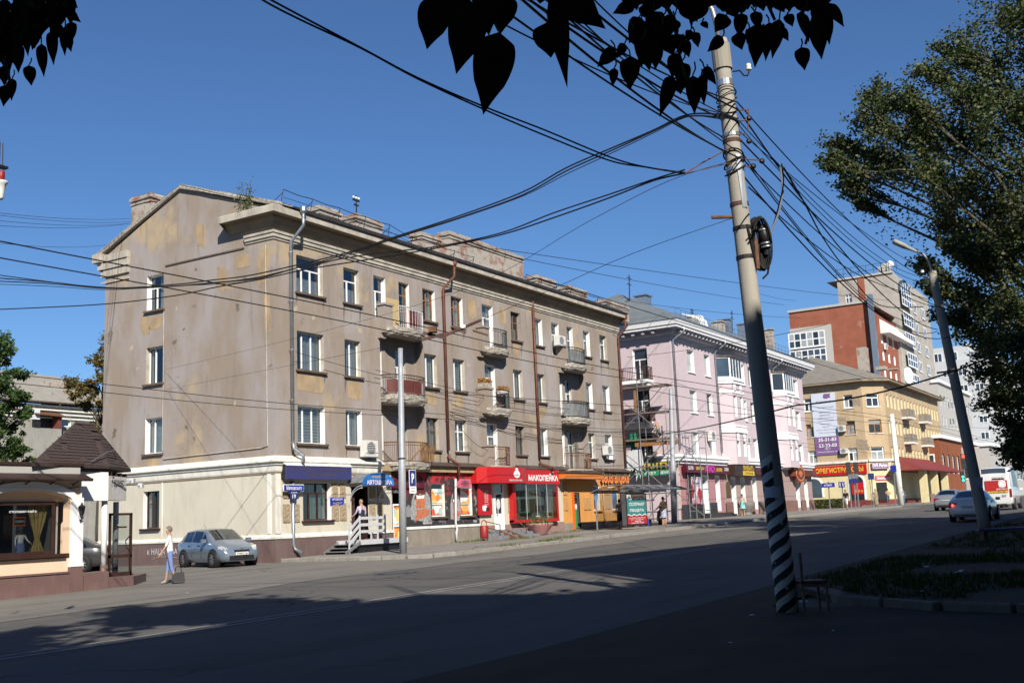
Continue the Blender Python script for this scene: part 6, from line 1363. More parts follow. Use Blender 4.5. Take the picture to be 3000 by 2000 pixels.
for p_, n_ in ((5.22, .2),): prun('belt_cornice', 'white_trim', [(.1, 5.15), (.25, 5.2), (.25, 5.38), (.42, 5.42), (.42, 5.62), (.5, 5.66), (.5, 5.74), (0, 5.95)])
# pink house balconies on the side
for i, z in enumerate(S3):
    b = MB(); b.fbox(fpx, -36.7, -34.1, z-1.05, z-.8, 0, 1.1); b.fbox(fpx, -36.6, -34.2, z-1.25, z-1.05, 0, .9); o = b.build('balcony', 'white_trim', pk_)
    rl = MB()
    pts = [fpx(-36.65, 0, .0), fpx(-36.65, 0, 1.05), fpx(-34.15, 0, 1.05), fpx(-34.15, 0, 0)]
    for a, c in zip(pts, pts[1:]):
        for zz in (z-.72, z+.2): rl.bar(a+Vector((0, 0, zz)), c+Vector((0, 0, zz)), .05)
        m = int((c-a).length/.14)
        for q in range(m+1): p = a.lerp(c, q/m); rl.bar(p+Vector((0, 0, z-.8)), p+Vector((0, 0, z+.2)), .03)
    rl.build('railing', 'iron_brown' if i else 'plywood', o)
# shop signs of the pink house
def psign(label, fr, u0, u1, v0, v1, n, mat, texts, name='shop_sign', d=.35):
    o = board(name, label, fr, u0, u1, v0, v1, n-d, n, mat)
    for s, a, c, e, f, m in texts: letter(s, fr, u0+(u1-u0)*a, u0+(u1-u0)*c, v0+(v1-v0)*e, v0+(v1-v0)*f, n+.002, m, o, .03, .02)
    return o
psign('long maroon beauty salon sign with pink neon word on the pink house', fp, 77.0, 86.2, 4.5, 5.12, .6, 'maroon', [('САЛОН', .03, .14, .35, .8, 'white'), ('красота здоровье', .2, .38, .25, .75, 'yellow'), ('АЛИСА', .40, .64, .12, .95, 'pink_neon'), ('косметика', .66, .80, .25, .7, 'yellow'), ('САЛОН', .86, .96, .35, .8, 'white')])
o = psign('dark grocery sign with yellow lettering on an orange band', fp, 86.6, 91.8, 4.35, 5.3, .9, 'brown_dark', [('ПРОВІАНТЪ', .38, .88, .38, .9, 'yellow')], d=.6)
ob = MB().fbox(fp, 88.5, 91.3, 4.4, 4.75, .9, .92).build('band', 'yellow', o); letter('ГАСТРОНОМ', fp, 88.9, 90.9, 4.48, 4.67, .922, 'brown_dark', o, .02)
psign('maroon dairy shop sign with gold letters beside the grocery sign', fp, 91.9, 99.0, 4.5, 5.12, .6, 'maroon', [('СЫРЫ - МОЛОКО', .04, .55, .3, .75, 'gold')])
o = psign('brown sign with red oval emblem at the right end of the pink house', fp, 103.5, 111.2, 4.5, 5.15, .6, 'brown_fig', [('НАЛЕЗ', .48, .8, .25, .8, 'gold')])
ov = lambda rx, rz, cx=105.4, cz=4.75: [(cx+rx*math.cos(k*.262), cz+rz*math.sin(k*.262)) for k in range(24)]
MB().ext(fp, ov(1.5, .85), .6, .68).build('emblem', 'red_print', o); MB().ext(fp, ov(1.3, .68), .68, .7).build('emblem', 'yellow', o); MB().ext(fp, ov(1.2, .6), .7, .715).build('emblem', 'brown_fig', o); MB().ext(fp, ov(.6, .3), .715, .73).build('emblem', 'orange_fig', o)
fq = FX(75.9)
o = psign('dark sign with gold antique lettering above a green band behind scaffolding', fq, -37.2, -32.4, 4.75, 5.35, .25, 'darkgreen', [('ПРОВІАНТЪ', .1, .95, .1, .95, 'yellow')])
MB().fbox(fq, -37.0, -32.4, 4.35, 4.72, .2, .26).build('band', 'green_sign', o); letter('ГИПЕРМАРКЕТ  ЦЕНЫ', fq, -36.4, -32.6, 4.43, 4.65, .262, 'white', o, .02)
gcx = pX(1855, 1295, 75.3); gc_ = thing('pharmacy_cross', 'green pharmacy cross hanging behind the scaffolding', 'sign', gcx); fz = FX(75.3); U, V = -gcx.y, gcx.z
MB().fbox(fz, U-.22, U+.22, V-.68, V+.68, -.2, .0).build('cross', 'green_sign', gc_); MB().fbox(fz, U-.68, U-.22, V-.22, V+.22, -.19, -.0).build('cross', 'green_sign', gc_); MB().fbox(fz, U+.22, U+.68, V-.22, V+.22, -.19, -.0).build('cross', 'green_sign', gc_)
MB().fbox(fz, U-.2, U+.2, V+.2, V+.6, -.02, .006).build('back', 'green_sign', gc_)
ac_unit(fp, 83.0, 7.15, 'air conditioner between windows of the pink house', 1.0, .8); ac_unit(fp, 91.5, 7.2, 'air conditioner right of the bay on the pink house', .9, .6)
# scaffolding on the pink corner
sc = thing('scaffolding', 'tubular steel scaffolding with plank decks at the pink house corner', 'scaffolding', (76, 33, .95))
tb_ = MB()
def tub(a, c, r=.035): tb_.tube([a, c], r, 5)
zb_ = 1.0
for y in (32.2, 34.4, 36.9):
    for x in (74.4, 75.5):
        tub((x, y, zb_), (x, y, 12.4 if y > 33 else 9.5))
for z in (3.0, 5.0, 7.0, 9.0, 11.0):
    for x in (74.4, 75.5): tub((x, 32.0, z), (x, 37.1, z)); 
    for y in (32.2, 34.4, 36.9): tub((74.4, y, z), (75.5, y, z))
for k, z in enumerate((1.0, 3.0, 5.0, 7.0, 9.0)):
    if k % 2: tub((74.4, 32.2, z), (74.4, 34.4, z+2)); tub((74.4, 36.9, z), (74.4, 34.4, z+2))
    else: tub((74.4, 34.4, z), (74.4, 32.2, z+2)); tub((74.4, 34.4, z), (74.4, 36.9, z+2))
for x in (77.6, 78.9): tub((x, 31.0, zb_), (x, 31.0, 7.7)); tub((x, 32.1, zb_), (x, 32.1, 7.7))
for z in (1.6, 3.2, 4.8, 6.3, 7.6): tub((77.6, 31.0, z), (78.9, 31.0, z)); tub((77.6, 32.1, z), (78.9, 32.1, z))
tub((78.9, 31, 7.5), (75.5, 32.2, 5)); tub((77.6, 31, 5.0), (75.4, 32.2, 7.4)); tub((74.4, 32.2, 7.3), (79.8, 31.0, 7.6)); tub((75.5, 32.2, 3), (77.6, 31, 1.2))
tb_.build('tubes', 'steel', sc)
for z in (7.04, 9.04, 11.04):
    for k in range(3): MB().box(74.45+.35*k, 74.45+.35*k+.3, 32.0, 37.2, z, z+.05).build('plank', 'plywood', sc)
MB().obox((74.6, 33.2, 6.7), .08, 3.4, .3, .05).build('plank', 'wood', sc); MB().obox((74.5, 34.6, 10.0), .12, .3, 1.6).build('plank', 'plywood', sc)
tp = MB(); rr = random.Random(2)
for k in range(7): a = Vector((74.7, 34.5+.3*k, 6.6-.1*k)); tp.quad(a, a+Vector((0, .35, -.2)), a+Vector((.1, .3, -1.6-rr.random())), a+Vector((.05, -.1, -1.3)))
tp.build('tarpaulin', 'tarp', sc)
# planters and steps before the pink house
st_ = thing('granite_steps', 'dark granite steps before the salon door of the pink house', 'steps', (83, 31.6, .9))
for k in range(3): MB().box(79.5+.4*k, 86.5-.4*k, 31.2+.3*k, 32.4, .8, 1.08+.15*k).build('step', 'darkgranite', st_)
for x, l in ((86.4, 'grey stone urn planter left of the woman in the turquoise dress'), (91.6, 'grey stone urn planter right of the woman in the turquoise dress')):
    z = g(x)+PV; t = thing('stone_urn', l, 'planter', (x, 30.8, z), 0, 'stone urns')
    MB().lathe([(.42, 0), (.42, .12), (.3, .2), (.38, .3), (.6, .7), (.7, 1.0), (.66, 1.08), (.55, 1.0)], (x, 30.8, z), 14).build('urn', 'stone_urn', t, True)

# ================================================================== YELLOW HOUSE
YX = 136.5; fl_ = FX(YX); yl = thing('yellow_house', 'ochre four storey corner house with peeling render and slate roof', 'building', (150, 38, 1.3))
cA, cB = (136.5, 32.7), (138.7, 30.5); fch = Fr((cA[0], cA[1], 0), (1, -1, 0)); Lc = math.hypot(2.2, 2.2); fst = FY(30.5)
ze = pX(2520, 1118, YX).z
def qs(x, y): p = pX(2300+x/3.36, 1150+y/3.36, YX); return -p.y, p.z
rows = [qs(575, 155)[1], qs(605, 412)[1], qs(635, 677)[1]]; hw = qs(575, 25)[1]-rows[0]
zgy = 5.5
cw = [qs(575, 100)[0], qs(668, 100)[0]]; cw2 = [qs(185, 120)[0], qs(272, 120)[0]]; cw3 = [cw2[0]-7, cw2[0]-5]
hy = [(c[0], c[1], z, z+hw) for c in (cw, cw2, cw3) for z in rows]
belt = qs(600, 690)[1]
yw = MB(); yw.wall(fl_, -60, -cA[1], belt, ze, hy)
ch = [(Lc*.18, Lc*.75, z, z+hw) for z in rows]; yw.wall(fch, 0, Lc, belt, ze, ch)
XEy = 173.9; sc_ = [139.9+2.02*k for k in range(17)]
stw = [(x, x+.95, z, z+hw) for x in sc_ for z in rows]; yw.wall(fst, cB[0], XEy, belt, ze, stw); yw.quad((XEy, 30.5, 0), (XEy, 45, 0), (XEy, 45, ze), (XEy, 30.5, ze)); yw.build('wall', 'yellowwall', yl)
for i, h in enumerate(hy): fwin(yl, fl_, *h, [(.68, [.5, .5]), (.32, [1.])], 'pvc' if i % 3 != 1 else 'wood', .2, 'paleyellow', 'white_trim', ['pane_dark', 'pane_curtain'], .13)
for i, h in enumerate(ch): fwin(yl, fch, *h, [(.68, [.5, .5]), (.32, [1.])], 'pvc' if i != 1 else 'wood', .2, 'paleyellow', 'white_trim', ['pane_dark', 'pane_curtain'], .12)
for h in stw: fwin(yl, fst, *h, L1, 'pvc', .22, 'paleyellow', None, ['pane_dark', 'pane_dark', 'pane_curtain'], .1)
gb = MB(); gb.wall(fl_, -60, -cA[1], .6, belt, [], .08); gb.wall(fch, 0, Lc, .6, belt, [], .08); gb.wall(fst, cB[0], XEy, .6, belt, [], .08); gb.build('ground_floor_wall', 'paleyellow', yl)
pb_ = MB(); z1p = qs(700, 1060)[1]; pb_.wall(fl_, -60, -cA[1], .6, z1p, [], .14); pb_.wall(fch, 0, Lc, .6, z1p, [], .14); pb_.wall(fst, cB[0], XEy, .6, z1p, [], .14); pb_.build('plinth', 'redplinth', yl)
bc = MB(); bc.fbox(fl_, -60, -cA[1], belt-.02, belt+.25, 0, .3); bc.fbox(fch, 0, Lc, belt-.02, belt+.25, 0, .3); bc.fbox(fst, cB[0], XEy, belt-.02, belt+.25, 0, .3); bc.build('belt_cornice', 'cream_trim', yl)
for k, (u, v, wd_, h) in enumerate(((-36.2, 11.2, 1.6, 1.3), (-34.2, 8.0, 2.0, 1.6), (-37.5, 14.2, 1.5, .9), (-34.0, 13.4, 1.2, 1.6), (-36.0, 5.9, 2, .6), (-39.5, 11.3, 1.2, 1.2))): MB().ext(fl_, blob_poly(u, u+wd_, v, v+h, 18, 90+k, .5), 0, .01).build('render_patch', 'yellowpatch', yl)
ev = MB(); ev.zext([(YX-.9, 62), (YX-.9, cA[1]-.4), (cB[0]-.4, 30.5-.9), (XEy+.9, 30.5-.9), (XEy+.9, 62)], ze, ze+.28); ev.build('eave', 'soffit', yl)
yr_ = MB(); zz = ze+.3; P0, P1, P2, P3 = (YX-1, 62, zz), (YX-1, cA[1]-.4, zz), (cB[0]-.4, 29.5, zz), (XEy+1, 29.5, zz); T0, T1, T2 = (146, 62, zz+4.6), (146, 40.5, zz+4.6), (XEy-5, 40.5, zz+4.6)
yr_.quad(P0, P1, T1, T0); yr_.quad(P1, P2, T1); yr_.quad(P2, P3, T2, T1); yr_.quad(P3, (XEy+1, 50, zz), T2); yo = yr_.build('roof', 'slate', yl)
for x, y in ((2528, 1045), (2585, 1100), (2620, 1110)): p = pX(x, y, 146); MB().box(145.3, 146.8, p.y-.6, p.y+.6, zz+2, p.z+1.2).build('chimney', 'chimney', yo)
for k in range(2):
    for j, r in enumerate(rows[:2]):
        x = 147.5+k*11; b = MB(); b.fbox(fst, x, x+3.4, r-1.1, r-.85, 0, 1.1); o = b.build('balcony', 'cream_trim', yl)
        q = MB(); q.fbox(fst, x, x+3.4, r-.85, r+.2, 1.02, 1.06); q.fbox(fst, x, x+.05, r-.85, r+.2, 0, 1.05); q.fbox(fst, x+3.35, x+3.4, r-.85, r+.2, 0, 1.05); q.build('railing', 'concrete_base', o)
# shops of the yellow house
o = psign('long red sign with yellow recorder lettering on the ochre house', fl_, qs(290, 750)[0], qs(808, 750)[0], qs(550, 806)[1], qs(550, 715)[1], .3, 'sign_red', [('ОРЕГИСТРАТОРЫ', .03, .94, .25, .8, 'yellow')], d=.2)
o = psign('white and purple market sign over the corner door', fch, .2, 2.5, qs(900, 750)[1], qs(900, 690)[1], .4, 'purple', [('DVR Market', .06, .94, .35, .9, 'white'), ('автомобильная электроника', .08, .92, .08, .22, 'white')], d=.2)
bn_ = thing('clinic_banner', 'tall pale blue clinic banner with purple phone panel on the ochre house', 'banner', fl_(qs(400, 300)[0], 9, .1))
b0, b1 = qs(290, 430)[0], qs(528, 430)[0]; zA, zB, zC = qs(300, 12)[1], qs(400, 432)[1], qs(400, 612)[1]
MB().fbox(fl_, b0, b1, zB, zA, .05, .1).build('sheet', 'banner', bn_); MB().fbox(fl_, b0, b1, zC, zB-.02, .05, .1).build('panel', 'purple', bn_)
BW = b1-b0
for s, a, c, z, h in (('Клиника', .2, .82, .78, .055), ('Хромосома', .2, .9, .65, .04), ('маммолог', .28, .75, .54, .03), ('гинеколог', .28, .75, .475, .03), ('эндокринолог', .2, .9, .41, .03), ('психотерапевт', .18, .9, .34, .03), ('невролог', .3, .75, .27, .03), ('хирург', .36, .68, .205, .03), ('онколог-дерматолог', .1, .9, .14, .025), ('УЗИ и анализы', .2, .9, .08, .025)): letter(s, fl_, b0+BW*a, b0+BW*c, zB+(zA-zB)*z, zB+(zA-zB)*(z+h), .102, 'purple', bn_, .01, .004, .2 if z > .6 else 0)
MB().ext(fl_, blob_poly(b0+BW*.45, b0+BW*.85, zB+(zA-zB)*.86, zB+(zA-zB)*.99, 12, 7, .4), .1, .104).build('emblem', 'purple', bn_)
for s, a, c, z, h in (('35-31-83', .16, .9, .74, .19), ('53-22-03', .16, .9, .42, .19), ('100 м', .4, .62, .29, .08), ('Омск, ул. Пушкина, 130', .1, .9, .13, .07)): letter(s, fl_, b0+BW*a, b0+BW*c, zC+(zB-zC)*z, zC+(zB-zC)*(z+h), .102, 'white', bn_, .02)
def fpoly(fr, label, name, mat, u0, u1, v0, v1, n=.12, cat='sign', d=.06): return board(name, label, fr, u0, u1, v0, v1, n-d, n, mat, cat)
def archdoor(a, b_, z, t_, fr, mat, inner):
    r = (b_-a)/2; c = (a+b_)/2; k = 12; sp_ = t_-r
    out = [(a-.25, z), (b_+.25, z)]+[(c+(r+.25)*math.cos(math.pi*q/k), sp_+(r+.25)*math.sin(math.pi*q/k)) for q in range(k+1)]; ino = [(a, z), (b_, z)]+[(c+r*math.cos(math.pi*q/k), sp_+r*math.sin(math.pi*q/k)) for q in range(k+1)]
    o = MB().ext(fr, out, .07, .13).build('arch_frame', mat, yl); MB().ext(fr, ino, .12, .145).build('pane', inner, o); return o
o1 = archdoor(qs(640, 900)[0], qs(775, 900)[0], qs(700, 1055)[1], qs(700, 815)[1], fl_, 'white_trim', 'pane_dark'); archdoor(qs(215, 900)[0], qs(360, 900)[0], qs(300, 1030)[1], qs(300, 845)[1], fl_, 'white_trim', 'pane_blue')
o = fpoly(fl_, 'red poster with price 590 in the arched window', 'price_poster', 'sign_red', qs(655, 900)[0], qs(770, 900)[0], qs(700, 1000)[1], qs(700, 885)[1], .2); letter('590 р', fl_, qs(690, 900)[0], qs(765, 900)[0], qs(700, 985)[1], qs(700, 955)[1], .202, 'yellow', o, .03)
MB().fbox(fch, .75, 2.2, 1.6, qs(900, 882)[1], .08, .14).build('door', 'dark', yl)
o = fpoly(fch, 'pink and white sign over the dark corner door', 'door_sign', 'pink_ac', .7, 2.9, qs(900, 860)[1], qs(900, 815)[1], .2); letter('Зоолавка', fch, .9, 2.7, qs(900, 852)[1], qs(900, 825)[1], .202, 'white', o, .02)
ac_unit(fl_, qs(528, 350)[0], qs(528, 385)[1], 'air conditioner beside the clinic banner upper part', .95, .75); ac_unit(fl_, qs(550, 580)[0], qs(550, 600)[1], 'air conditioner at the foot of the clinic banner', .95, .65)
cp = thing('entrance_canopy', 'red tiled entrance canopy with arches and stairs on the ochre house', 'canopy', (156, 29, 1.4))
c0, c1 = pY(2640, 1380, 29).x, pY(2762, 1380, 29).x; cz0, cz1 = pY(2700, 1382, 29).z, pY(2700, 1360, 29).z
MB().hexa([(c0, 26.5, cz0), (c1, 26.5, cz0), (c1, 30.45, cz0), (c0, 30.45, cz0), (c0, 26.5, cz0+.2), (c1, 26.5, cz0+.2), (c1-2, 30.45, cz1+1.0), (c0+6, 30.45, cz1+1.0)]).build('roof', 'redroof', cp)
for k in range(3): MB().box(c0+4+k*7, c0+5+k*7, 27.0, 27.8, 1.2, cz0).build('pier', 'paleyellow', cp)
for k in range(6): MB().box(c0+9+.0, c0+15, 25.4+.4*k, 27.6, 1.3+.2*k, 1.5+.2*k).build('stair', 'step_pink', cp)
hg = MB().box(pX(2385, 1480, 130).x-.6, pX(2385, 1480, 130).x+.8, pX(2468, 1480, 130).y, pX(2390, 1480, 130).y, 1.2, pX(2430, 1462, 130).z)
hv = thing('hedge', 'clipped green hedge before the ochre house', 'hedge', (130, 33, 1.3)); y0_, y1_ = pX(2474, 1470, 130).y, pX(2388, 1470, 130).y; hz = pX(2430, 1461, 130).z
rng = np.random.default_rng(3); P = np.stack([rng.uniform(129.3, 130.8, 5200), rng.uniform(y0_, y1_, 5200), rng.uniform(1.25, hz, 5200)], 1)
o = bpy.data.objects.new('foliage', np_mesh('foliage', leaf_cloud(P, .09, rng), 'hedge', org(hv))); col.objects.link(o); o.parent = hv; MB().box(129.6, 130.5, y0_+.2, y1_-.2, 1.1, hz-.2).build('stems', 'bark', hv)

# ================================================================== RED BRICK BLOCK, TOWERS AND FAR HOUSES
rbk = thing('red_brick_block', 'red brick apartment block with glazed loggias rising behind the ochre house', 'building', (200, 50, 2))
RX, RY = 186., 42.0; fr1, fr2 = FX(RX), FY(RY)
def rz(x, y): p = pX(2300+x/3.36, 750+y/3.36, RX); return -p.y, p.z
zt_ = rz(815, 455)[1]; uL, uR = rz(40, 600)[0], -RY
w2 = [(188.5+4.3*k, 189.9+4.3*k) for k in range(8)]
rows2 = [zt_-6.2-3.05*k for k in range(8)]
h2 = [(a, c, z, z+1.7) for (a, c) in w2 for z in rows2]
b = MB(); b.wall(fr1, uL, uR, 1, zt_); b.wall(fr2, RX, 224, 1, zt_-1.2, h2); b.quad((RX, -uL, zt_), (RX, RY, zt_), (224, RY, zt_), (224, -uL, zt_)); b.build('wall', 'redbrick', rbk)
for h in h2: fwin(rbk, fr2, *h, L1, 'pvc', .25, 'white_trim', None, ['pane_dark', 'pane_curtain'], .16)
MB().fbox(fr1, uL-.2, uR+.1, zt_, zt_+.4, -.6, .25).build('parapet', 'palewall', rbk); MB().fbox(fr1, rz(195, 500)[0], rz(575, 500)[0], zt_+.4, rz(300, 455)[1], -8, -5).build('penthouse', 'redbrick', rbk)
MB().fbox(fr1, rz(835, 600)[0], rz(885, 600)[0], 3, zt_+1.2, .05, .9).build('vent_shaft', 'galv', rbk); MB().fbox(fr1, uL, rz(455, 700)[0], 3, rz(300, 690)[1], .02, .3).build('loggia_frame', 'palewall', rbk)
for v0_, v1_ in ((rz(200, 905)[1], rz(200, 752)[1]), (rz(200, 1062)[1], rz(200, 925)[1])): fwin(rbk, fr1, uL-.3, rz(405, 800)[0], v0_, v1_, [(.5, [1/6]*6), (.5, [1/6]*6)], 'pvc', .0, None, 'white_trim', ['pane_blue', 'pane_dark', 'pane_curtain'], .2, .6)
sl2 = MB().hexa([(193, RY-1.6, zt_-4.5), (214, RY-1.6, zt_-4.5), (214, RY, zt_-4.5), (193, RY, zt_-4.5), (193, RY-1.5, zt_-4.2), (214, RY-1.5, zt_-4.2), (214, RY+.2, zt_-1.6), (193, RY+.2, zt_-1.6)]).build('sloping_roof', 'white_trim', rbk)
for k, (x, y) in enumerate(((965, 885), (1160, 855), (1135, 1065), (1215, 1045), (1235, 1195))): p = pY(2300+x/3.36, 750+y/3.36, RY); ac_unit(fr2, p.x, p.z-.6, ['air conditioner near the vent shaft on the red block', 'air conditioner at the upper red block windows', 'air conditioner left on the red block middle row', 'air conditioner right on the red block middle row', 'air conditioner under the dish on the red block'][k], 1.3, 1.1)
ds = thing('satellite_dish', 'large white satellite dish on the red brick block', 'dish', pY(2662, 1099, RY-.8)); c = pY(2662, 1099, RY-1.0); k = 18
dsh = MB(); fdd = Fr(tuple(c), (.9, -.43, 0)); dsh.ext(fdd, [(1.35*math.cos(2*math.pi*q/k), 1.55*math.sin(2*math.pi*q/k)) for q in range(k)], -.15, .0); dsh.build('reflector', 'white_panel', ds); MB().tube([c, Vector((c.x, RY, c.z-1))], .08, 6).build('arm', 'steel', ds)
bt = thing('beige_tower', 'beige panel tower with arched glazing behind the red block', 'building', (215, 47, 2)); TX, TY = 206., 41.5; ft1, ft2 = FX(TX), FY(TY)
def tz(x, y): p = pX(2300+x/3.36, 750+y/3.36, TX); return -p.y, p.z
ztt = tz(515, 245)[1]; hts = [tz(590, 380)[0], tz(655, 380)[0], tz(600, 470)[1], tz(600, 378)[1]]
b = MB(); b.wall(ft1, tz(515, 300)[0], -TY, 1, ztt, [tuple(hts)]); b.wall(ft2, TX, 238, 1, ztt); b.quad((TX, 54, ztt), (TX, TY, ztt), (238, TY, ztt), (238, 54, ztt)); b.build('wall', 'beigebrick', bt)
fwin(bt, ft1, *hts, LW, 'pvc', .2, None, None, 'pane_blue', .16); MB().fbox(ft1, tz(722, 300)[0], tz(785, 300)[0], zt_-3, tz(750, 215)[1], .02, .12).build('pilaster', 'redbrick', bt); MB().fbox(ft1, tz(515, 300)[0]-.2, -TY, ztt, ztt+.35, -.6, .3).build('parapet', 'palewall', bt)
for k in range(9):
    z = ztt-5.6-3.9*k; fwin(bt, ft2, 209, 217.5, z, z+2.7, [(.5, [.25]*4), (.5, [.25]*4)], 'pvc', .0, None, 'white_trim', ['pane_blue', 'pane_dark'], .25, .5); fwin(bt, ft2, 221, 224, z, z+2.2, L2, 'pvc', .0, None, None, ['pane_blue', 'pane_dark'], .25, .1); fwin(bt, ft2, 229, 232, z, z+2.2, L2, 'pvc', .0, None, None, ['pane_blue', 'pane_dark'], .25, .1)
MB().ext(ft2, [(213.3+4.6*math.cos(math.pi*q/12), ztt-2.9+2.6*math.sin(math.pi*q/12)) for q in range(13)], .0, .5).build('arched_window', 'pane_blue', bt)
for k in range(5): MB().fbox(ft2, 209.2+2*k, 209.4+2*k, ztt-2.9, ztt-.6-abs(k-2)*.6, .5, .56).build('glazing_bar', 'pvc', bt)
for k in range(3): MB().fbox(ft1, tz(900+k*45, 200)[0], tz(930+k*45, 200)[0], ztt+.3, ztt+1.8+.6*(k == 1), -3, -1.5).build('roof_vent', 'palewall', bt)
rl = MB()
for k in range(9): u = tz(510, 300)[0]+k*1.4; rl.bar(ft1(u, ztt+.3, -.2), ft1(u, ztt+2.2, -.2), .06)
for z in (1.2, 2.2): rl.bar(ft1(tz(510, 300)[0], ztt+z, -.2), ft1(tz(510, 300)[0]+11.5, ztt+z, -.2), .06)
rl.build('roof_railing', 'iron', bt)
d2 = thing('roof_dish', 'small round white dish on a mast above the beige tower', 'dish', pX(2607, 780, TX+3)); c = pX(2607, 775, TX+3); MB().sphere(c, .75, 10, 6).build('ball', 'white_panel', d2); MB().tube([c, c-Vector((0, 0, 4.5))], .1, 5).build('mast', 'steel', d2)
def far_block(name, label, x0, x1, px_l, px_r, py_top, yref, mat, nr, rowh, nc, z_first, depth=20, wmat='pvc', wfrac=.55, hfrac=.5, base=1.5):
    t = thing(name, label, 'building', (x0, yref+5, base)); F_ = FY(yref); xa_, xb_ = pY(px_l, py_top, yref).x, pY(px_r, py_top, yref).x; zt2 = pY((px_l+px_r)/2, py_top, yref).z
    hs2 = []; cwid = (xb_-xa_)/nc
    for r in range(nr):
        for c_ in range(nc): z = zt2-1.2-rowh*(r+1)+rowh*.25; hs2.append((xa_+cwid*(c_+.5-wfrac/2), xa_+cwid*(c_+.5+wfrac/2), z, z+rowh*hfrac))
    q = MB(); q.wall(F_, xa_, xb_, base-1, zt2, hs2); q.quad((xa_, yref, base-1), (xa_, yref+depth, base-1), (xa_, yref+depth, zt2), (xa_, yref, zt2)); q.quad((xa_, yref, zt2), (xb_, yref, zt2), (xb_, yref+depth, zt2), (xa_, yref+depth, zt2)); q.build('wall', mat, t)
    MB().fbox(F_, xa_-.3, xb_+.3, zt2, zt2+.5, -1, .4).build('cornice', 'white_trim', t)
    fs_ = FX(xa_)
    for r in range(nr):
        for c_ in range(int(depth/4)): z = zt2-1.2-rowh*(r+.75); fwin(t, fs_, -yref-depth+1+c_*4, -yref-depth+3.2+c_*4, z, z+rowh*hfrac, L2, wmat, -.02, None, None, ['pane_dark', 'pane_blue'], .18)
    for h in hs2: fwin(t, F_, *h, L2, wmat, .2, None, None, ['pane_dark', 'pane_blue', 'pane_curtain'], .16)
    return t
far_block('pale_house', 'pale grey house with rows of windows beyond the ochre house', 190, 0, 2748, 2838, 1140, 34.0, 'palewall', 5, 3.6, 10, 0, 20)
sb_ = far_block('brick_shop', 'low orange brick shop with white framed windows beyond the ochre house', 195, 0, 2752, 2915, 1300, 29.0, 'shopbrick', 1, 5.0, 14, 0, 8, 'pvc', .45, .55)
far_block('white_tower', 'white high rise with glass curtain behind the right hand poplar', 330, 0, 2838, 2935, 1045, 46.0, 'towerwhite', 9, 5.2, 7, 0, 30, 'pvc', .8, .7)
far_block('grey_tower', 'distant pale block of flats at the end of the street', 400, 0, 2915, 3120, 1120, 40.0, 'towerwhite', 9, 4.4, 9, 0, 30, 'pvc', .4, .45)
far_block('distant_row', 'low distant building closing the street at right', 420, 0, 2900, 3200, 1340, 25.0, 'palewall', 2, 5, 10, 0, 30, 'pvc', .4, .45)
fb_ = FX(178.0); bx0, bx1 = -pX(2757, 1380, 178).y, -pX(2793, 1380, 178).y
bp = thing('beer_poster', 'tall black billboard with round white emblem and arrow on the brick shop', 'billboard', (178, 29, 2)); zz0, zz1 = pX(2775, 1410, 178).z, pX(2775, 1300, 178).z
MB().fbox(fb_, bx0, bx1, zz0, zz1, -.2, .0).build('board', 'dark', bp); cz = (zz0+zz1)/2-.3; cu_ = (bx0+bx1)/2-.4; RR = 1.25
MB().ext(fb_, [(cu_+RR*math.cos(q*.3142), cz+RR*1.6*math.sin(q*.3142)) for q in range(20)], 0, .02).build('emblem', 'white', bp); MB().ext(fb_, [(cu_+RR*.82*math.cos(q*.3142), cz+RR*1.3*math.sin(q*.3142)) for q in range(20)], .02, .03).build('emblem', 'ac', bp); MB().ext(fb_, blob_poly(cu_-.6, cu_+.6, cz-.9, cz+.9, 9, 3, .5), .03, .04).build('emblem', 'cl_mauve', bp)
letter('РЯ', fb_, bx0+.3, bx1-.5, zz1-3.0, zz1-1.7, .01, 'pink_ac', bp, .05); letter('3-28', fb_, bx0+.2, bx1-1.0, zz0+.3, zz0+1.2, .01, 'white', bp, .05)
MB().fbox(fb_, bx0+.1, bx1-.1, zz0+1.5, zz0+2.6, 0, .02).build('panel', 'banner', bp)

# ================================================================== POLES, LAMPS, WIRES
KD = 3000/2352.
def pP(x, y, base):                                     # point above a base, in the upright plane facing the viewer
    n = Vector((CF.x, CF.y, 0)); d = ray(x, y); return Vector((0, 0, CAMZ))+d*(n.dot(base)/n.dot(d))
def pole(label, base, top, r0, r1, mat, name='lamp_pole', group=None, n=14, steps=None):
    t = thing(name, label, 'pole', base, 0, group); b = MB(); k = 14
    if steps:
        pts, rs = [], []
        for f, r in steps: pts.append(base.lerp(top, f)); rs.append(r)
        b.tube(pts, rs, n)
    else: b.tube([base.lerp(top, q/k)-(Vector((0, 0, .1)) if q == 0 else Vector()) for q in range(k+1)], [r0+(r1-r0)*q/k for q in range(k+1)], n)
    b.build('shaft', mat, t, True); return t
NB = gp(2309, 1788); NTp = pP(2108, 118, NB)
npole = pole('leaning concrete pole with black and white painted spiral stripes in the foreground', NB, NTp, .165, .125, 'striped', 'concrete_pole', None, 20)
def on(f): return NB.lerp(NTp, f)
def npx(y): return pP(2309+(y-1788)*(2108-2309)/(118-1788), y, NB)
NR = lambda y: .165+(.125-.165)*(1788-y)/(1788-118)
for y, m in ((243, 'galv'), (250, 'galv'), (398, 'galv'), (498, 'galv'), (670, 'iron'), (755, 'iron'), (600, 'iron_brown'), (415, 'iron_brown')):
    p = npx(y); d = (NTp-NB).normalized(); h = .03; MB().tube([p-d*h, p+d*h], NR(y)+.012, 18).build('band', m, npole)
sl_ = MB(); p0, p1 = npx(132), npx(205); sl_.tube([p0, p1], .155, 16); sl_.build('sleeve', 'concrete', npole)
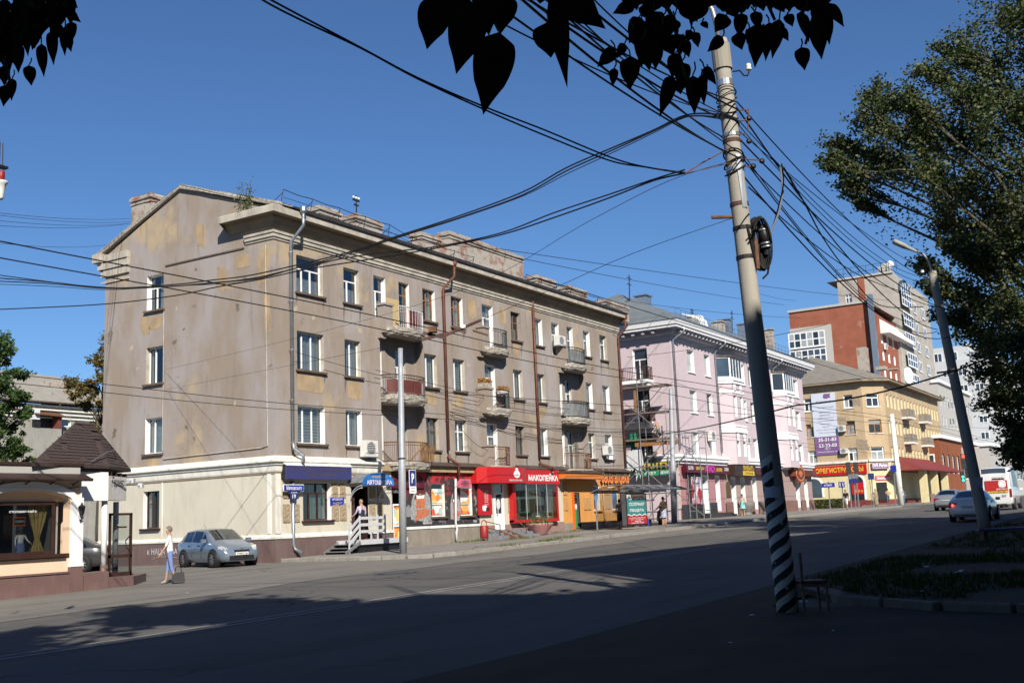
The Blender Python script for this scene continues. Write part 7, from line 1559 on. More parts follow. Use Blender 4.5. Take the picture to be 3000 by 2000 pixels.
arm = [npx(150)+CR*.0, npx(60)-CR*.03, npx(30)-CR*.06, pP(2062, -10, NB), pP(2030, -60, NB)]; MB().tube(arm, .045, 8).build('lamp_arm', 'steel', npole, True)
hk = [npx(210)+CR*.15, npx(207)+CR*.27, npx(222)+CR*.33, npx(222)+CR*.39, npx(210)+CR*.42]; ho = MB().tube(hk, .014, 6).build('hook', 'iron', npole); MB().lathe([(.02, .04), (.045, .045), (.05, .0+.07), (.035, .1), (.045, .12), (.035, .15), (.02, .16)], npx(205)+CR*.42-Vector((0, 0, .05)), 10).build('insulator', 'porcelain', npole, True)
rcl = MB()
for y0, y1, dx in ((325, 322, .32), (358, 352, .3), (396, 392, .25), (465, 470, .45), (485, 490, .3)): rcl.tube([npx(y0), npx(y1)+CR*dx], .012, 5)
rcl.tube([npx(320)+CR*.34, npx(385)+CR*.28], .01, 5); rcl.build('wire_bracket', 'rust', npole)
for y, dx in ((345, .33), (412, .28), (470, .45), (485, .3)): MB().lathe([(.02, 0), (.045, .02), (.045, .06), (.02, .08)], npx(y)+CR*dx-Vector((0, 0, .05)), 8).build('insulator', 'dark', npole)
lp = MB()
for k, y in enumerate((275, 285, 300, 320, 335, 352, 455, 480, 500)):
    p = npx(y); a = random.Random(k); pts = []
    for q in range(15): an = q/14*math.pi*2; pts.append(p+CR*math.cos(an)*.16-CF*math.sin(an)*.16+CU*(.09*math.sin(an+k)))
    lp.tube(pts, .009 if k < 5 else .014, 5)
lp.build('wire_loops', 'wire', npole)
MB().hexa([npx(610)+CR*.02-CF*.15, npx(610)+CR*.1-CF*.13, npx(610)+CR*.1-CF*.1, npx(610)+CR*.02-CF*.1, npx(455)+CR*.0-CF*.155, npx(455)+CR*.08-CF*.14, npx(455)+CR*.08-CF*.1, npx(455)-CF*.1]).build('steel_plate', 'galv', npole)
# cable coil and joint canister
coil = thing('cable_coil', 'coil of black cable with joint canister hanging on the concrete pole', 'cable coil', npx(790)+CR*.2)
cc_ = npx(715)+CR*.22
for k in range(7):
    b = MB(); pts = []; rx, rz_ = .055+.012*k, .40+.012*(k % 3)
    for q in range(22): an = 2*math.pi*q/21; pts.append(cc_+CR*(math.cos(an)*rx+.03*(k-3)*.6+.10*math.sin(an)*-.35)+CU*math.sin(an)*rz_-CF*(.03*math.cos(an*1+k)+.02*k))
    b.tube(pts, .018, 6); b.build('loop', 'wire', coil, True)
c1_, c2_ = npx(660)+CR*.31-CF*.06, npx(725)+CR*.335-CF*.06
MB().tube([c1_, c1_.lerp(c2_, .05), c2_], [.05, .085, .085], 14).build('canister', 'dark', coil, True)
for f in (.25, .85, 1.0): q = c1_.lerp(c2_, f); d = (c2_-c1_).normalized(); MB().tube([q-d*.015, q+d*.015], .092, 14).build('clamp_ring', 'galv', coil, True)
MB().tube([c2_, c2_-CU*.12], .05, 10).build('gland', 'dark', coil); MB().tube([c2_+CR*.03-CU*.1, c2_+CR*.05-CU*.22, c2_+CR*.02-CU*.42, c2_-CR*.06-CU*.5], .018, 6).build('loop', 'wire', coil)
MB().tube([npx(660)+CR*.05-CF*.14, npx(700)+CR*.08-CF*.16, npx(790)+CR*.14-CF*.1], .02, 6).build('loop', 'wire', coil); MB().obox(npx(745)+CR*.16-CF*.1, .06, .05, .5, .5, 0, .05).build('bracket', 'rust', coil)
MB().tube([pP(2250, 705, NB), pP(2283, 620, NB), pP(2294, 560, NB), pP(2286, 490, NB)], .016, 6).build('guy_strap', 'steel', coil)
pn = MB(); pc_ = npx(1442); fpn = Fr(tuple(pc_-CF*.0), tuple(Vector((CR.x, CR.y, 0))))
for q in range(6):
    a0, a1 = -1.0+.28*q, -1.0+.28*(q+1); R0 = .165
    A_ = [pc_+(CR*math.sin(a)-Vector((CF.x, CF.y, 0)).normalized()*math.cos(a))*R0 for a in (a0-.25, a1-.25)]
    pn.quad(A_[0]-Vector((0, 0, .08)), A_[1]-Vector((0, 0, .08)), A_[1]+Vector((0, 0, .08)), A_[0]+Vector((0, 0, .08)))
tag(pn.build('paper_notice', 'paper'), 'small pale notice glued on the striped pole', 'notice')
# second leaning lamp post
LB = gp(2888, 1556); LT = pP(2731, 795, LB)
lpost = pole('leaning dark concrete lamp post with curved arm at the right of the road', LB, LT, .22, .15, 'concrete', 'lamp_post')
ap = [LT, pP(2722, 765, LB), pP(2705, 745, LB), pP(2680, 734, LB)]; MB().tube([LT-Vector((0, 0, .3))]+ap, .045, 8).build('arm', 'steel', lpost, True)
h0, h1 = pP(2684, 735, LB), pP(2616, 705, LB); dh = (h1-h0).normalized(); sdv = dh.cross(Vector((0, 0, 1))).normalized()
hd = MB(); P8 = []
for q, (wq, hq) in ((h0, (.06, .06)), (h0.lerp(h1, .4), (.09, .07))): pass
rings = [(0, .05, .05), (.35, .07, .07), (.5, .14, .10), (.95, .15, .10), (1.0, .10, .05)]
bs = len(hd.v); up_ = sdv.cross(dh)
for f, a, c in rings:
    q = h0.lerp(h1, f)
    for an in range(10): th = 2*math.pi*an/10; hd.v.append(q+sdv*a*math.cos(th)+up_*c*math.sin(th)-Vector((0, 0, .02)))
for i in range(len(rings)-1):
    for j in range(10): hd.f.append((bs+i*10+j, bs+i*10+(j+1) % 10, bs+(i+1)*10+(j+1) % 10, bs+(i+1)*10+j))
hd.f.append(tuple(bs+40+j for j in range(10))); hd.build('lamp_head', 'lamp_grey', lpost, True)
def lpx(y): return pP(2888+(y-1556)*(2731-2888)/(795-1556), y, LB)
MB().tube([lpx(1085)-CU*.04, lpx(1085)+CU*.04], .2, 12).build('band', 'iron', lpost); MB().tube([lpx(1085), lpx(1092)-CR*.6], .04, 6).build('bracket', 'iron', lpost)
wb = MB()
for y, dx in ((810, -.35), (815, .3), (905, .28), (905, -.3), (965, .5)): wb.tube([lpx(y), lpx(y)+CR*dx], .015, 5)
wb.build('wire_bracket', 'rust', lpost)
for y, dx in ((800, -.38), (800, .32), (895, .3)): MB().lathe([(.03, 0), (.06, .02), (.06, .1), (.03, .12)], lpx(y)+CR*dx, 8).build('insulator', 'porcelain', lpost)
pn = MB(); q = lpx(1415)-Vector((CF.x, CF.y, 0)).normalized()*.225; pn.quad(q-CR*.16-CU*.22, q+CR*.16-CU*.22, q+CR*.16+CU*.22, q-CR*.16+CU*.22); tag(pn.build('paper_notice', 'paper'), 'pale notice pasted on the leaning lamp post', 'notice')
# trolley poles on the far side
B1 = gp(1181, 1620, PV); B1 = Vector((B1.x, B1.y, g(B1.x)+PV)); T1_ = pP(1173, 1020, B1)
p1_ = pole('grey steel trolley pole with parking sign before the mural shop', B1, T1_, 0, 0, 'pole_grey', 'trolley_pole', 'steel trolley poles', 14, [(0, .15), (.46, .15), (.465, .125), (.85, .12), (.86, .1), (1, .1)])
d_ = Vector((0, 0, 1)); q = pP(1177, 1345, B1); MB().tube([q, q+Vector((0, 0, .06))], .16, 14).build('collar', 'iron', p1_)
qq = pP(1190, 1400, B1); fpk = Fr((qq.x, qq.y-.17, 0), (.96, -.26, 0)); sg = thing('parking_sign', 'blue parking sign with white letter P on the steel pole', 'sign', (qq.x, qq.y-.17, qq.z))
zP0, zP1 = pP(1190, 1424, B1).z, pP(1190, 1378, B1).z; W_ = .30
MB().fbox(fpk, -.02, W_+.02, zP0-.02, zP1+.02, -.02, .0).build('rim', 'white', sg); MB().fbox(fpk, 0, W_, zP0, zP1, 0, .01).build('plate', 'sign_blue', sg); letter('P', fpk, .09, .22, zP0+.12, zP1-.12, .011, 'white', sg, .03)
zq0, zq1 = pP(1190, 1445, B1).z, pP(1190, 1426, B1).z; o = MB().fbox(fpk, -.02, W_+.02, zq0, zq1, -.01, .01).build('sub_plate', 'white', sg); letter('для клиентов', fpk, .02, W_-.02, zq0+.17, zq0+.22, .011, 'dark', sg, .005); letter('агентства', fpk, .05, W_-.05, zq0+.06, zq0+.11, .011, 'dark', sg, .005)
B2 = Vector((68.0, 29.3, g(68)+PV)); B2 = pY(1976, 1534, 29.0); B2.z = g(B2.x)+PV; T2_ = pP(1965, 1138, B2)
pole('grey steel trolley pole beside the bus shelter', B2, T2_, 0, 0, 'pole_grey', 'trolley_pole', 'steel trolley poles', 12, [(0, .2), (.45, .2), (.46, .165), (.85, .16), (.86, .14), (1, .14)])
B3 = pY(2641, 1482, 25.6); B3.z = g(B3.x)+PV; T3_ = pP(2612, 1213, B3)
pole('pale trolley pole in front of the ochre house entrance', B3, T3_, 0, 0, 'cream_trim', 'trolley_pole', 'steel trolley poles', 12, [(0, .3), (.45, .3), (.46, .26), (1, .24)])

WG = {}
def wire(label, pts, r, group, mat='wire', n=None, name='overhead_wire', sag=0):
    P = [Vector(p) for p in pts]
    if len(P) == 2 and (sag or n):
        m = n or 18; a, c = P; P = [a.lerp(c, q/m)-Vector((0, 0, 4*sag*(q/m)*(1-q/m))) for q in range(m+1)]
    elif len(P) > 2:                                    # smooth through control points
        Q = []
        for i in range(len(P)-1):
            p0, p1, p2, p3 = P[max(i-1, 0)], P[i], P[i+1], P[min(i+2, len(P)-1)]
            for s in range(5):
                t = s/5; Q.append(.5*((2*p1)+(p2-p0)*t+(2*p0-5*p1+4*p2-p3)*t*t+(3*p1-p0-3*p2+p3)*t**3))
        P = Q+[P[-1]]
    return tag(MB().tube(P, r, 5).build(name, mat), label, 'wire', group)
def wpx(pts, d0, d1, jit=0, seed=0):
    rr = random.Random(seed); n = len(pts); return [pD(x*KD+rr.uniform(-jit, jit), y*KD+rr.uniform(-jit, jit), d0+(d1-d0)*i/(n-1)) for i, (x, y) in enumerate(pts)]
A_px = [(560, -35), (620, 0), (700, 42), (830, 110), (960, 180), (1110, 245), (1250, 300), (1400, 360), (1480, 382), (1573, 398)]
node = pD(1573*KD, 398*KD, 15.2)
wire('thick black cable dropping from the upper left to the pole clamp, upper strand', wpx(A_px, 9, 15.2, 1.5, 1), .011, 'cables to the pole clamp'); wire('thick black cable dropping from the upper left to the pole clamp, lower strand', wpx([(x, y+6+5*math.sin(i*1.3)) for i, (x, y) in enumerate(A_px)], 9, 15.2, 2, 2), .011, 'cables to the pole clamp')
B_px = [(1573, 398), (1500, 415), (1400, 455), (1270, 500), (1150, 540), (1000, 570), (850, 595), (700, 620), (600, 640), (500, 658), (400, 680), (250, 697), (100, 707), (-20, 711)]
wire('twisted cable from the pole clamp sagging left across the facade, lower strand', wpx(B_px, 15.2, 25, 1.5, 3), .013, 'cables to the pole clamp'); wire('twisted cable from the pole clamp sagging left across the facade, upper strand', wpx([(x, y-7+5*math.sin(i*1.7)) for i, (x, y) in enumerate(B_px[:9])]+[(520, 648), (400, 657), (300, 661), (200, 658), (100, 645), (-20, 630)], 15.2, 25, 1.5, 4), .012, 'cables to the pole clamp')
wire('thin chain link wire tying the cable clamp to the pole', [node, pD(1620*KD, 370*KD, 15.8), npx(430)], .01, 'cables to the pole clamp', 'rust'); wire('second thin tie wire between clamp and pole', [node, pD(1620*KD, 388*KD, 15.8), npx(475)], .007, 'cables to the pole clamp', 'rust')
C_px = [(1655, 262), (1600, 258), (1560, 268), (1500, 300), (1400, 345), (1300, 388), (1200, 440), (1050, 495), (900, 545), (800, 580), (640, 622), (560, 635), (480, 642), (400, 650), (250, 660), (120, 650), (-20, 640)]
for k, (dy, r) in enumerate(((0, .014), (5, .013), (9, .008))): wire(['heavy black cable from the pole top across the house, top strand', 'heavy black cable from the pole top across the house, middle strand', 'heavy black cable from the pole top across the house, lowest strand'][k], wpx([(x, y+dy+(3*math.sin(i*1.1+k))) for i, (x, y) in enumerate(C_px)], 16.3, 25, 1.2, 8+k), r, 'heavy cables across the street')
# contact wires of the trolley line, along the street
for k, (x, y, lab) in enumerate(((0, 689, 'upper near trolley contact wire running along the street'), (0, 740, 'lower near trolley contact wire running along the street'), (45, 1097, 'upper far trolley contact wire running along the street'), (45, 1122, 'lower far trolley contact wire running along the street'))):
    p = pZ(x, y, 6.2 if k < 2 else 6.2); Yw = p.y; pts = []
    for q in range(60): X = -6+q*4; pts.append(Vector((X, Yw, 6.2+.45*max(0, min(1, (X-25)/50))*1.0+max(0, g(min(X, 260))-.5)*.8-.12*math.sin(q*math.pi/6)**2)))
    wire(lab, pts, .012, 'trolley contact wires')
wire('span wire from the gable bracket up to the concrete pole', [pX(482, 1083, XC-.05), pD(900, 982, 36), pD(1350, 851, 26), pD(1722, 650, 19.5), pD(1960, 530, 17), npx(470)], .005, 'span wires'); wire('span wire through the trolley hanger to the concrete pole', [pX(490, 1140, XC-.05), pD(750, 1089, 38), pD(1115, 1019, 29), pD(1300, 982, 25), pD(1408, 938, 23), pD(1630, 841, 19.8), pD(1850, 744, 17.6), npx(640)-CR*.15], .005, 'span wires')
MB_ = MB().tube([npx(635)-CR*.14, pP(2085, 637, NB)], .03, 8); tag(MB_.build('strain_insulator', 'rust'), 'dark strain insulator on the span wire beside the pole', 'insulator')
th = thing('trolley_wire_hanger', 'rusty trolley wire hanger and crossing bars over the street', 'wire fitting', pD(1320, 970, 25)); DD = 24.5
for a, c, r in (((1235, 995), (1300, 978), .05), ((1300, 984), (1410, 937), .045), ((1330, 958), (1365, 975), .045), ((1240, 975), (1305, 990), .05), ((1385, 968), (1430, 982), .03)): MB().bar(pD(*a, DD), pD(*c, DD), r, r*1.3).build('bar', 'iron_brown', th)
MB().obox(pD(1268, 966, DD), .22, .18, .12, .5).build('box', 'rust', th); MB().obox(pD(1358, 957, DD), .12, .1, .08, .5).build('insulator', 'porcelain', th)
# bundle along the near side: behind the viewpoint - concrete pole - lamp post
tops = [(1150, 62, 330), (1210, 0, 300), (1232, 0, 342), (1262, -5, 356), (1290, 0, 398), (1345, -8, 322), (1395, -5, 290), (1180, 30, 470), (1250, 20, 440), (1330, 10, 455)]
ends = [805, 815, 905, 812, 900, 965, 830, 970, 985, 925]
for k, ((x, y, yp), ye) in enumerate(zip(tops, ends)):
    a, m, e_ = pD(x*KD-120, y*KD-75, 9.2), npx(yp)+CR*(.17 if k % 2 else -.17), lpx(ye)+CR*(-.25 if k % 2 else .2)
    n = 14; P = [a.lerp(m, q/n)-Vector((0, 0, 4*.12*(q/n)*(1-q/n))) for q in range(n)]+[m.lerp(e_, q/n)-Vector((0, 0, 4*(.35+.09*k)*(q/n)*(1-q/n))) for q in range(n+1)]
    tag(MB().tube(P, .009+.003*(k % 3), 5).build('overhead_wire', 'wire'), 'one of the black wires strung past the concrete pole to the leaning lamp post', 'wire', 'wire bundle along the near side')
for k, (pts, r) in enumerate((([(1795, 375), (1800, 420), (1790, 470), (1770, 540)], .012), ([(1800, 385), (1850, 470), (1890, 545), (1945, 620), (2020, 700), (2120, 705)], .016), ([(1720, 430), (1850, 545), (1990, 640), (2140, 690)], .012))):
    wire(['grey drop cable hanging beside the coil', 'wavy black cable swinging from the wires down to the far tree', 'thin black wire below the bundle to the far lamp post'][k], wpx(pts, 16, 18 if k == 0 else 38, 1, 30+k), r, 'loose cables by the pole', 'wire_grey' if k == 0 else 'wire')
# thin roof and facade wires
for k, (a, c, D0, D1, r) in enumerate((((0, 487), (320, 500), 30, 55, .007), ((0, 492), (320, 508), 30, 55, .007), ((0, 505), (310, 512), 30, 55, .007), ((0, 517), (300, 513), 30, 55, .007), ((0, 556), (255, 561), 30, 53, .007))): wire('one of the thin wires running from the left edge to the gable roof', [pD(a[0]*KD-30, a[1]*KD, D0), pD(c[0]*KD, c[1]*KD, D1)], r, 'thin wires to the gable', 'wire', 12, sag=.15)
for k, (a, c, D0, D1, r) in enumerate((((870, 528), (1150, 572), 52, 60, .014), ((1150, 572), (2040, 690), 60, 120, .02), ((1180, 590), (1800, 700), 60, 110, .018), ((1700, 660), (1830, 690), 70, 110, .014), ((1440, 820), (1900, 745), 70, 60, .014), ((1435, 690), (1840, 730), 70, 90, .014))): wire(['wire between the chimneys of the mauve house', 'long thin wire above the pink roof, upper', 'long thin wire above the pink roof, lower', 'short thin wire crossing behind the pole', 'thin wire crossing the pink facade upward', 'thin wire along the pink roof edge'][k], [pD(a[0]*KD, a[1]*KD, D0), pD(c[0]*KD, c[1]*KD, D1)], r, 'thin roof wires', 'wire', 12, sag=.2)
wr2 = [(44.7, 7.45, 56.5, 6.7), (44.7, 7.4, 64.9, 6.75), (44.7, 7.2, 64.9, 6.55), (44.7, 7.05, 65.0, 6.95), (38.7, 8.6, 64.9, 8.1), (44.7, 6.9, 47.9, 5.2), (33.4, 8.85, 56.5, 7.9)]
for k, (a, z0_, c, z1_) in enumerate(wr2): wire('one of the thin telephone wires slung along the upper floors of the mauve house', [fy(a, z0_, .35), fy(c, z1_, .9 if k < 4 else .4)], .012, 'telephone wires on the house front', 'wire', 14, sag=.35)
for k, (a, c, D0, D1) in enumerate((((1000, 900), (2340, 985), 40, 140), ((1240, 640), (2320, 960), 30, 140), ((1440, 885), (2150, 1015), 50, 130), ((1440, 1000), (1830, 930), 60, 24), ((1830, 930), (2350, 790), 24, 19))): wire(['thin feeder wire across the pink house, lower', 'thin feeder wire across the pink house, upper', 'thin feeder wire toward the ochre house', 'span wire from the shelter pole over the road', 'span wire rising right over the road to the lamp post'][k], [pD(a[0]*KD, a[1]*KD, D0), pD(c[0]*KD, c[1]*KD, D1)], .014 if k < 3 else .018, 'thin feeder wires', 'wire', 16, sag=.2)

# ================================================================== STREET FURNITURE
# bus shelter and advertising light box
sh = thing('bus_shelter', 'bus shelter with curved smoky roof and steel posts', 'bus shelter', (60.5, 27.5, g(60)+PV)); zg = g(60)+PV
a0 = pY(1832, 1440, 28.0); x0_, x1_ = pY(1838, 1440, 27.0).x, pY(1985, 1440, 27.0).x
zr0, zr1 = pY(1840, 1440, 27).z, pY(1900, 1421, 27.6).z
ys = [26.4+.42*k for k in range(8)]; zs_ = [zr0+(zr1-zr0)*math.sin(math.pi*(k+.9)/8.2) for k in range(8)]
for j in range(5):
    xa_, xb_ = x0_+(x1_-x0_)*j/5, x0_+(x1_-x0_)*(j+1)/5; b = MB()
    for k in range(7): b.quad((xa_+.02, ys[k], zs_[k]), (xb_-.02, ys[k], zs_[k]), (xb_-.02, ys[k+1], zs_[k+1]), (xa_+.02, ys[k+1], zs_[k+1]))
    b.build('roof_panel', 'glass_roof', sh)
rb_ = MB()
for j in range(6): x = x0_+(x1_-x0_)*j/5; rb_.tube([(x, ys[k], zs_[k]+.02) for k in range(8)], .035, 5)
rb_.tube([(x0_, ys[0], zs_[0]), (x1_, ys[0], zs_[0])], .05, 6); rb_.tube([(x0_, ys[-1], zs_[-1]), (x1_, ys[-1], zs_[-1])], .05, 6); rb_.build('roof_frame', 'steel', sh)
for x in (x0_+.3, x0_+(x1_-x0_)*.5, x1_-.3): MB().tube([(x, 29.2, zg), (x, 29.2, zs_[-1])], .05, 8).build('post', 'steel', sh)
MB().quad((x0_+.4, 29.22, zg+.3), (x1_-.4, 29.22, zg+.3), (x1_-.4, 29.22, zs_[-1]-.1), (x0_+.4, 29.22, zs_[-1]-.1)).build('back_pane', 'glass', sh)
bs_ = thing('bench', 'dark bench under the bus shelter roof', 'bench', (61.5, 28.4, zg)); MB().box(60.2, 64.0, 28.2, 28.65, zg+.42, zg+.48).build('seat', 'wood_old', bs_)
for x in (60.4, 62.0, 63.8): MB().box(x, x+.06, 28.25, 28.6, zg, zg+.42).build('leg', 'iron', bs_)
al = thing('advertising_lightbox', 'upright poster light box with teal and red print at the bus stop', 'poster box', (58.5, 27.0, zg))
pL, pR = pY(1836, 1500, 27.0), pY(1895, 1500, 27.0); fal = FY(27.0); u0, u1 = pL.x, pR.x; v0, v1 = pY(1865, 1537, 27).z, pY(1865, 1444, 27).z
MB().fbox(fal, u0, u1, v0, v1, -.3, -.02).build('case', 'grey_door', al); fr_ = MB(); fr_.fbox(fal, u0, u0+.06, v0, v1, -.02, .02); fr_.fbox(fal, u1-.06, u1, v0, v1, -.02, .02); fr_.fbox(fal, u0, u1, v0, v0+.06, -.02, .02); fr_.fbox(fal, u0, u1, v1-.06, v1, -.02, .02); fr_.build('frame', 'dark', al)
H_ = v1-v0; W_ = u1-u0
MB().fbox(fal, u0+.06, u1-.06, v0+.06, v0+H_*.3, -.01, 0).build('print_red', 'red_print', al); MB().fbox(fal, u0+.06, u1-.06, v0+H_*.3, v0+H_*.78, -.01, .0).build('print_teal', 'teal', al); MB().fbox(fal, u0+.06, u1-.06, v0+H_*.78, v1-.06, -.01, 0).build('print_cream', 'cream_print', al)
def wave(z, m): 
    b = MB(); n = 30; U_ = lambda q: u0+.06+(W_-.12)*q/n
    for q in range(n): b.quad(fal(U_(q), z, .002), fal(U_(q+1), z, .002), fal(U_(q+1), z+.07+.04*math.sin((q+1)*.75), .002), fal(U_(q), z+.07+.04*math.sin(q*.75), .002))
    b.build('print_wave', m, al)
wave(v0+H_*.30-.02, 'white'); wave(v0+H_*.29-.06, 'red_print'); wave(v0+H_*.77, 'teal')
for s, a, c, e, f, m, sh_ in (('Пингвин', .24, .9, .85, .94, 'red_print', .3), ('СОЛЯНАЯ', .13, .88, .60, .71, 'white', 0), ('ПЕЩЕРА', .16, .86, .40, .51, 'white', 0), ('ул. Харьковская, 23', .1, .9, .205, .245, 'white', 0), ('(ост. 11-я рабочая)', .18, .82, .155, .19, 'white', 0), ('496-745', .38, .68, .10, .14, 'white', 0), ('8-900-670-74-07', .2, .82, .05, .085, 'white', 0)): letter(s, fal, u0+W_*a, u0+W_*c, v0+H_*e, v0+H_*f, .004, m, al, .02, .002, sh_)
MB().ext(fal, [(u0+W_*.1, v0+H_*.83), (u0+W_*.2, v0+H_*.83), (u0+W_*.19, v0+H_*.9), (u0+W_*.15, v0+H_*.95), (u0+W_*.12, v0+H_*.9)], 0, .004).build('emblem', 'sign_sky', al)
MB().box((u0+u1)/2-.3, (u0+u1)/2+.3, 27.05, 27.25, zg-.05, v0).build('foot', 'steel', al); MB().box(u0+.1, u1-.1, 26.9, 27.4, zg-.02, zg+.06).build('base', 'concrete_base', al)
# old chair by the pole
cb_ = gp(2405, 1790); ch_ = thing('wooden_chair', 'old chair with one back post standing behind the striped pole', 'chair', cb_, R_(35), None, True)
MB().box(-.21, .21, -.2, .2, .41, .45).build('seat', 'chair_seat', ch_); MB().box(-.2, .2, -.19, .19, .36, .41).build('apron', 'wood_old', ch_)
for x, y, h in ((-.19, -.18, .41), (.19, -.18, .41), (-.19, .18, .86), (.19, .18, .41)): MB().box(x-.018, x+.018, y-.018, y+.018, 0, h).build('leg', 'wood_old', ch_)
ch_.location = gp(2380, 1788)
# blue bench at the right edge
bq = gp(2955, 1582, .06); bb_ = thing('blue_bench', 'low blue bench in the shade at the right edge', 'bench', bq, R_(-60), None, True); MB().box(-.9, .9, -.2, .2, .3, .36).build('seat', 'blue_bench', bb_)
for x in (-.7, .7): MB().box(x-.05, x+.05, -.15, .15, -.05, .3).build('leg', 'iron', bb_)
# road signs near the ochre house
def sign_post(label, px, py, Y, ytop, plates):
    b = pY(px, py, Y); b.z = g(b.x)+PV; top = pP(px-(py-ytop)*.06, ytop, b); t = thing('road_sign', label, 'road sign', b); MB().tube([b, top], .06, 6).build('post', 'steel', t)
    for (y0, y1, w_, m, s) in plates:
        q0, q1 = pP(px-(py-y1)*.06, y1, b), pP(px-(py-y0)*.06, y0, b); fq_ = FX(b.x-.1); o = MB().fbox(fq_, -q0.y-w_/2, -q0.y+w_/2, q0.z, q1.z, 0, .05).build('plate', m, t)
        if s: letter(s, fq_, -q0.y-w_*.3, -q0.y+w_*.3, q0.z+(q1.z-q0.z)*.2, q0.z+(q1.z-q0.z)*.8, .052, 'white', t, .02)
    return t
sign_post('bus stop sign with blue plate before the red lettered sign', 2507, 1486, 25.2, 1385, [(1388, 1401, .85, 'steel', None), (1402, 1415, .85, 'sign_blue', None)])
sign_post('pedestrian crossing sign by the corner door of the ochre house', 2558, 1475, 27, 1385, [(1386, 1404, .6, 'sign_blue', None)])
sign_post('two blue direction signs on a thin post before the ochre house', 2470, 1470, 29, 1410, [(1411, 1427, .6, 'sign_vivid', '11')])
sign_post('blue street name sign on a thin post by the hedge', 2430, 1465, 30, 1410, [(1414, 1427, 1.3, 'sign_vivid', 'ул. Пушкина')])
sign_post('blue arrow sign over the trolley pole at the ochre house', 2625, 1478, 25.4, 1360, [(1363, 1381, .6, 'sign_vivid', None)])
def tlight(label, px, py, D, s, state, poster=True, grp='traffic lights'):
    c = pD(px, py, D); t = thing('traffic_light', label, 'traffic light', (c.x, c.y, g(c.x)+PV), 0, grp); ft_ = Fr(tuple(c), (.45, -.89, 0)); n_ = ft_.N
    MB().fbox(ft_, -.18*s, .18*s, -.52*s, .52*s, -.15, .0).build('housing', 'dark', t)
    for k, m in enumerate(state): MB().ext(ft_, [(.12*s*math.cos(q*.524), .34*s*(1-k)+.12*s*math.sin(q*.524)) for q in range(12)], 0, .03).build('lens', m, t)
    if poster: MB().tube([(c.x+.15, c.y+.1, g(c.x)), (c.x+.15, c.y+.1, c.z+.2*s)], .07, 6).build('post', 'steel', t)
    return t
tlight('traffic light showing red before the brick shop', 2824, 1350, 105, 1.35, ('tl_red', 'tl_off', 'tl_off')); tlight('green pedestrian light below the red traffic light', 2821, 1396, 105, 1.0, ('tl_off', 'tl_green', 'tl_green'), False)
tlight('grey traffic light seen from behind before the red sign, left', 2486, 1372, 110, 1.25, ('tl_off',)*3); tlight('grey traffic light seen from behind before the red sign, right', 2508, 1372, 110, 1.25, ('tl_off',)*3)

# ================================================================== NEAR BRANCHES OVERHEAD
def leafmesh(k):
    rr = random.Random(k); b = MB(); n = 16
    W_ = [.52*math.sin(math.pi*(i/16)**.58)**.8*(1 if i < 11 else (1-(i-10)*.075)) for i in range(17)]; W_[16] = 0; curl = rr.uniform(-.15, .15); fold = rr.uniform(.05, .3)
    for i in range(n+1):
        f = i/n; w_ = W_[i]*.92; y = curl*f*f
        b.v += [Vector((-w_, y-fold*w_*.6, -f-(.03 if i == 1 else 0))), Vector((0, y, -f)), Vector((w_, y-fold*w_*.6, -f-(.03 if i == 1 else 0)))]
    for i in range(n):
        j = 3*i; b.f += [(j, j+1, j+4, j+3), (j+1, j+2, j+5, j+4)]
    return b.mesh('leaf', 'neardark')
LM = [leafmesh(k) for k in range(5)]
def branch(label, leaves, D, twigs, sc_, ox, oy, jd=.25, seed=1, fill=()):
    rr = random.Random(seed); c = pD(ox+300/sc_ if False else twigs[0][0][0]*1.0, twigs[0][0][1], D); t = thing('poplar_branch', label, 'branch', c)
    tw = MB()
    for T in twigs: tw.tube([pD(x, y, D+d) for x, y, d in [(p[0], p[1], p[2] if len(p) > 2 else 0) for p in T]], [.0035*D/1.6*(1.2-.8*i/len(T)) for i in range(len(T))], 5)
    for (bx_, by_, tx, ty, wd_) in leaves:
        x, y, x2, y2 = ox+bx_/sc_, oy+by_/sc_, ox+tx/sc_, oy+ty/sc_; L = math.hypot(x2-x, y2-y); d = D+rr.uniform(-jd, jd)
        p = pD(x, y, d); dn_ = (CR*(x2-x)-CU*(y2-y)).normalized(); dn_ = (dn_+CF*rr.uniform(-.25, .25)).normalized()
        zA = -dn_; xa_ = (CR-zA*CR.dot(zA)).normalized(); ya = zA.cross(xa_); k = rr.uniform(-.5, .5); xa2 = xa_*math.cos(k)+ya*math.sin(k); ya2 = zA.cross(xa2)
        m = Matrix((xa2, ya2, zA)).transposed(); Lw = L/FPX*d; Ww = wd_/sc_/FPX*d/math.cos(k)
        o = inst(rr.choice(LM), 'leaf', t, p, 0, (Ww, Lw*.5, Lw*1.0), tuple(m.to_euler()))
        pe = p-dn_*0+CU*Lw*.35+CR*rr.uniform(-.2, .2)*Lw; tw.tube([p, p.lerp(pe, .5)+CR*Lw*.05, pe], .0012*d/1.6, 4)
    tw.build('twig', 'bark', t); return t
big = [(160, -10, 78, 252, 200), (330, 10, 250, 385, 215), (500, -20, 485, 182, 165), (475, 170, 386, 600, 232), (780, -60, 822, 480, 112), (770, -70, 1052, 138, 190), (735, 115, 752, 322, 180), (240, -60, 200, 130, 200), (400, -50, 420, 190, 150), (900, -80, 930, 60, 180), (700, -90, 690, 20, 150)]
branch('cluster of large dark leaves hanging from the top centre', big, 1.75, [[(1360, -120), (1400, -40, 0), (1462, 92)], [(1640, -120), (1625, -40), (1610, 60)]], 1.809, 1200, 0, .12, 2)
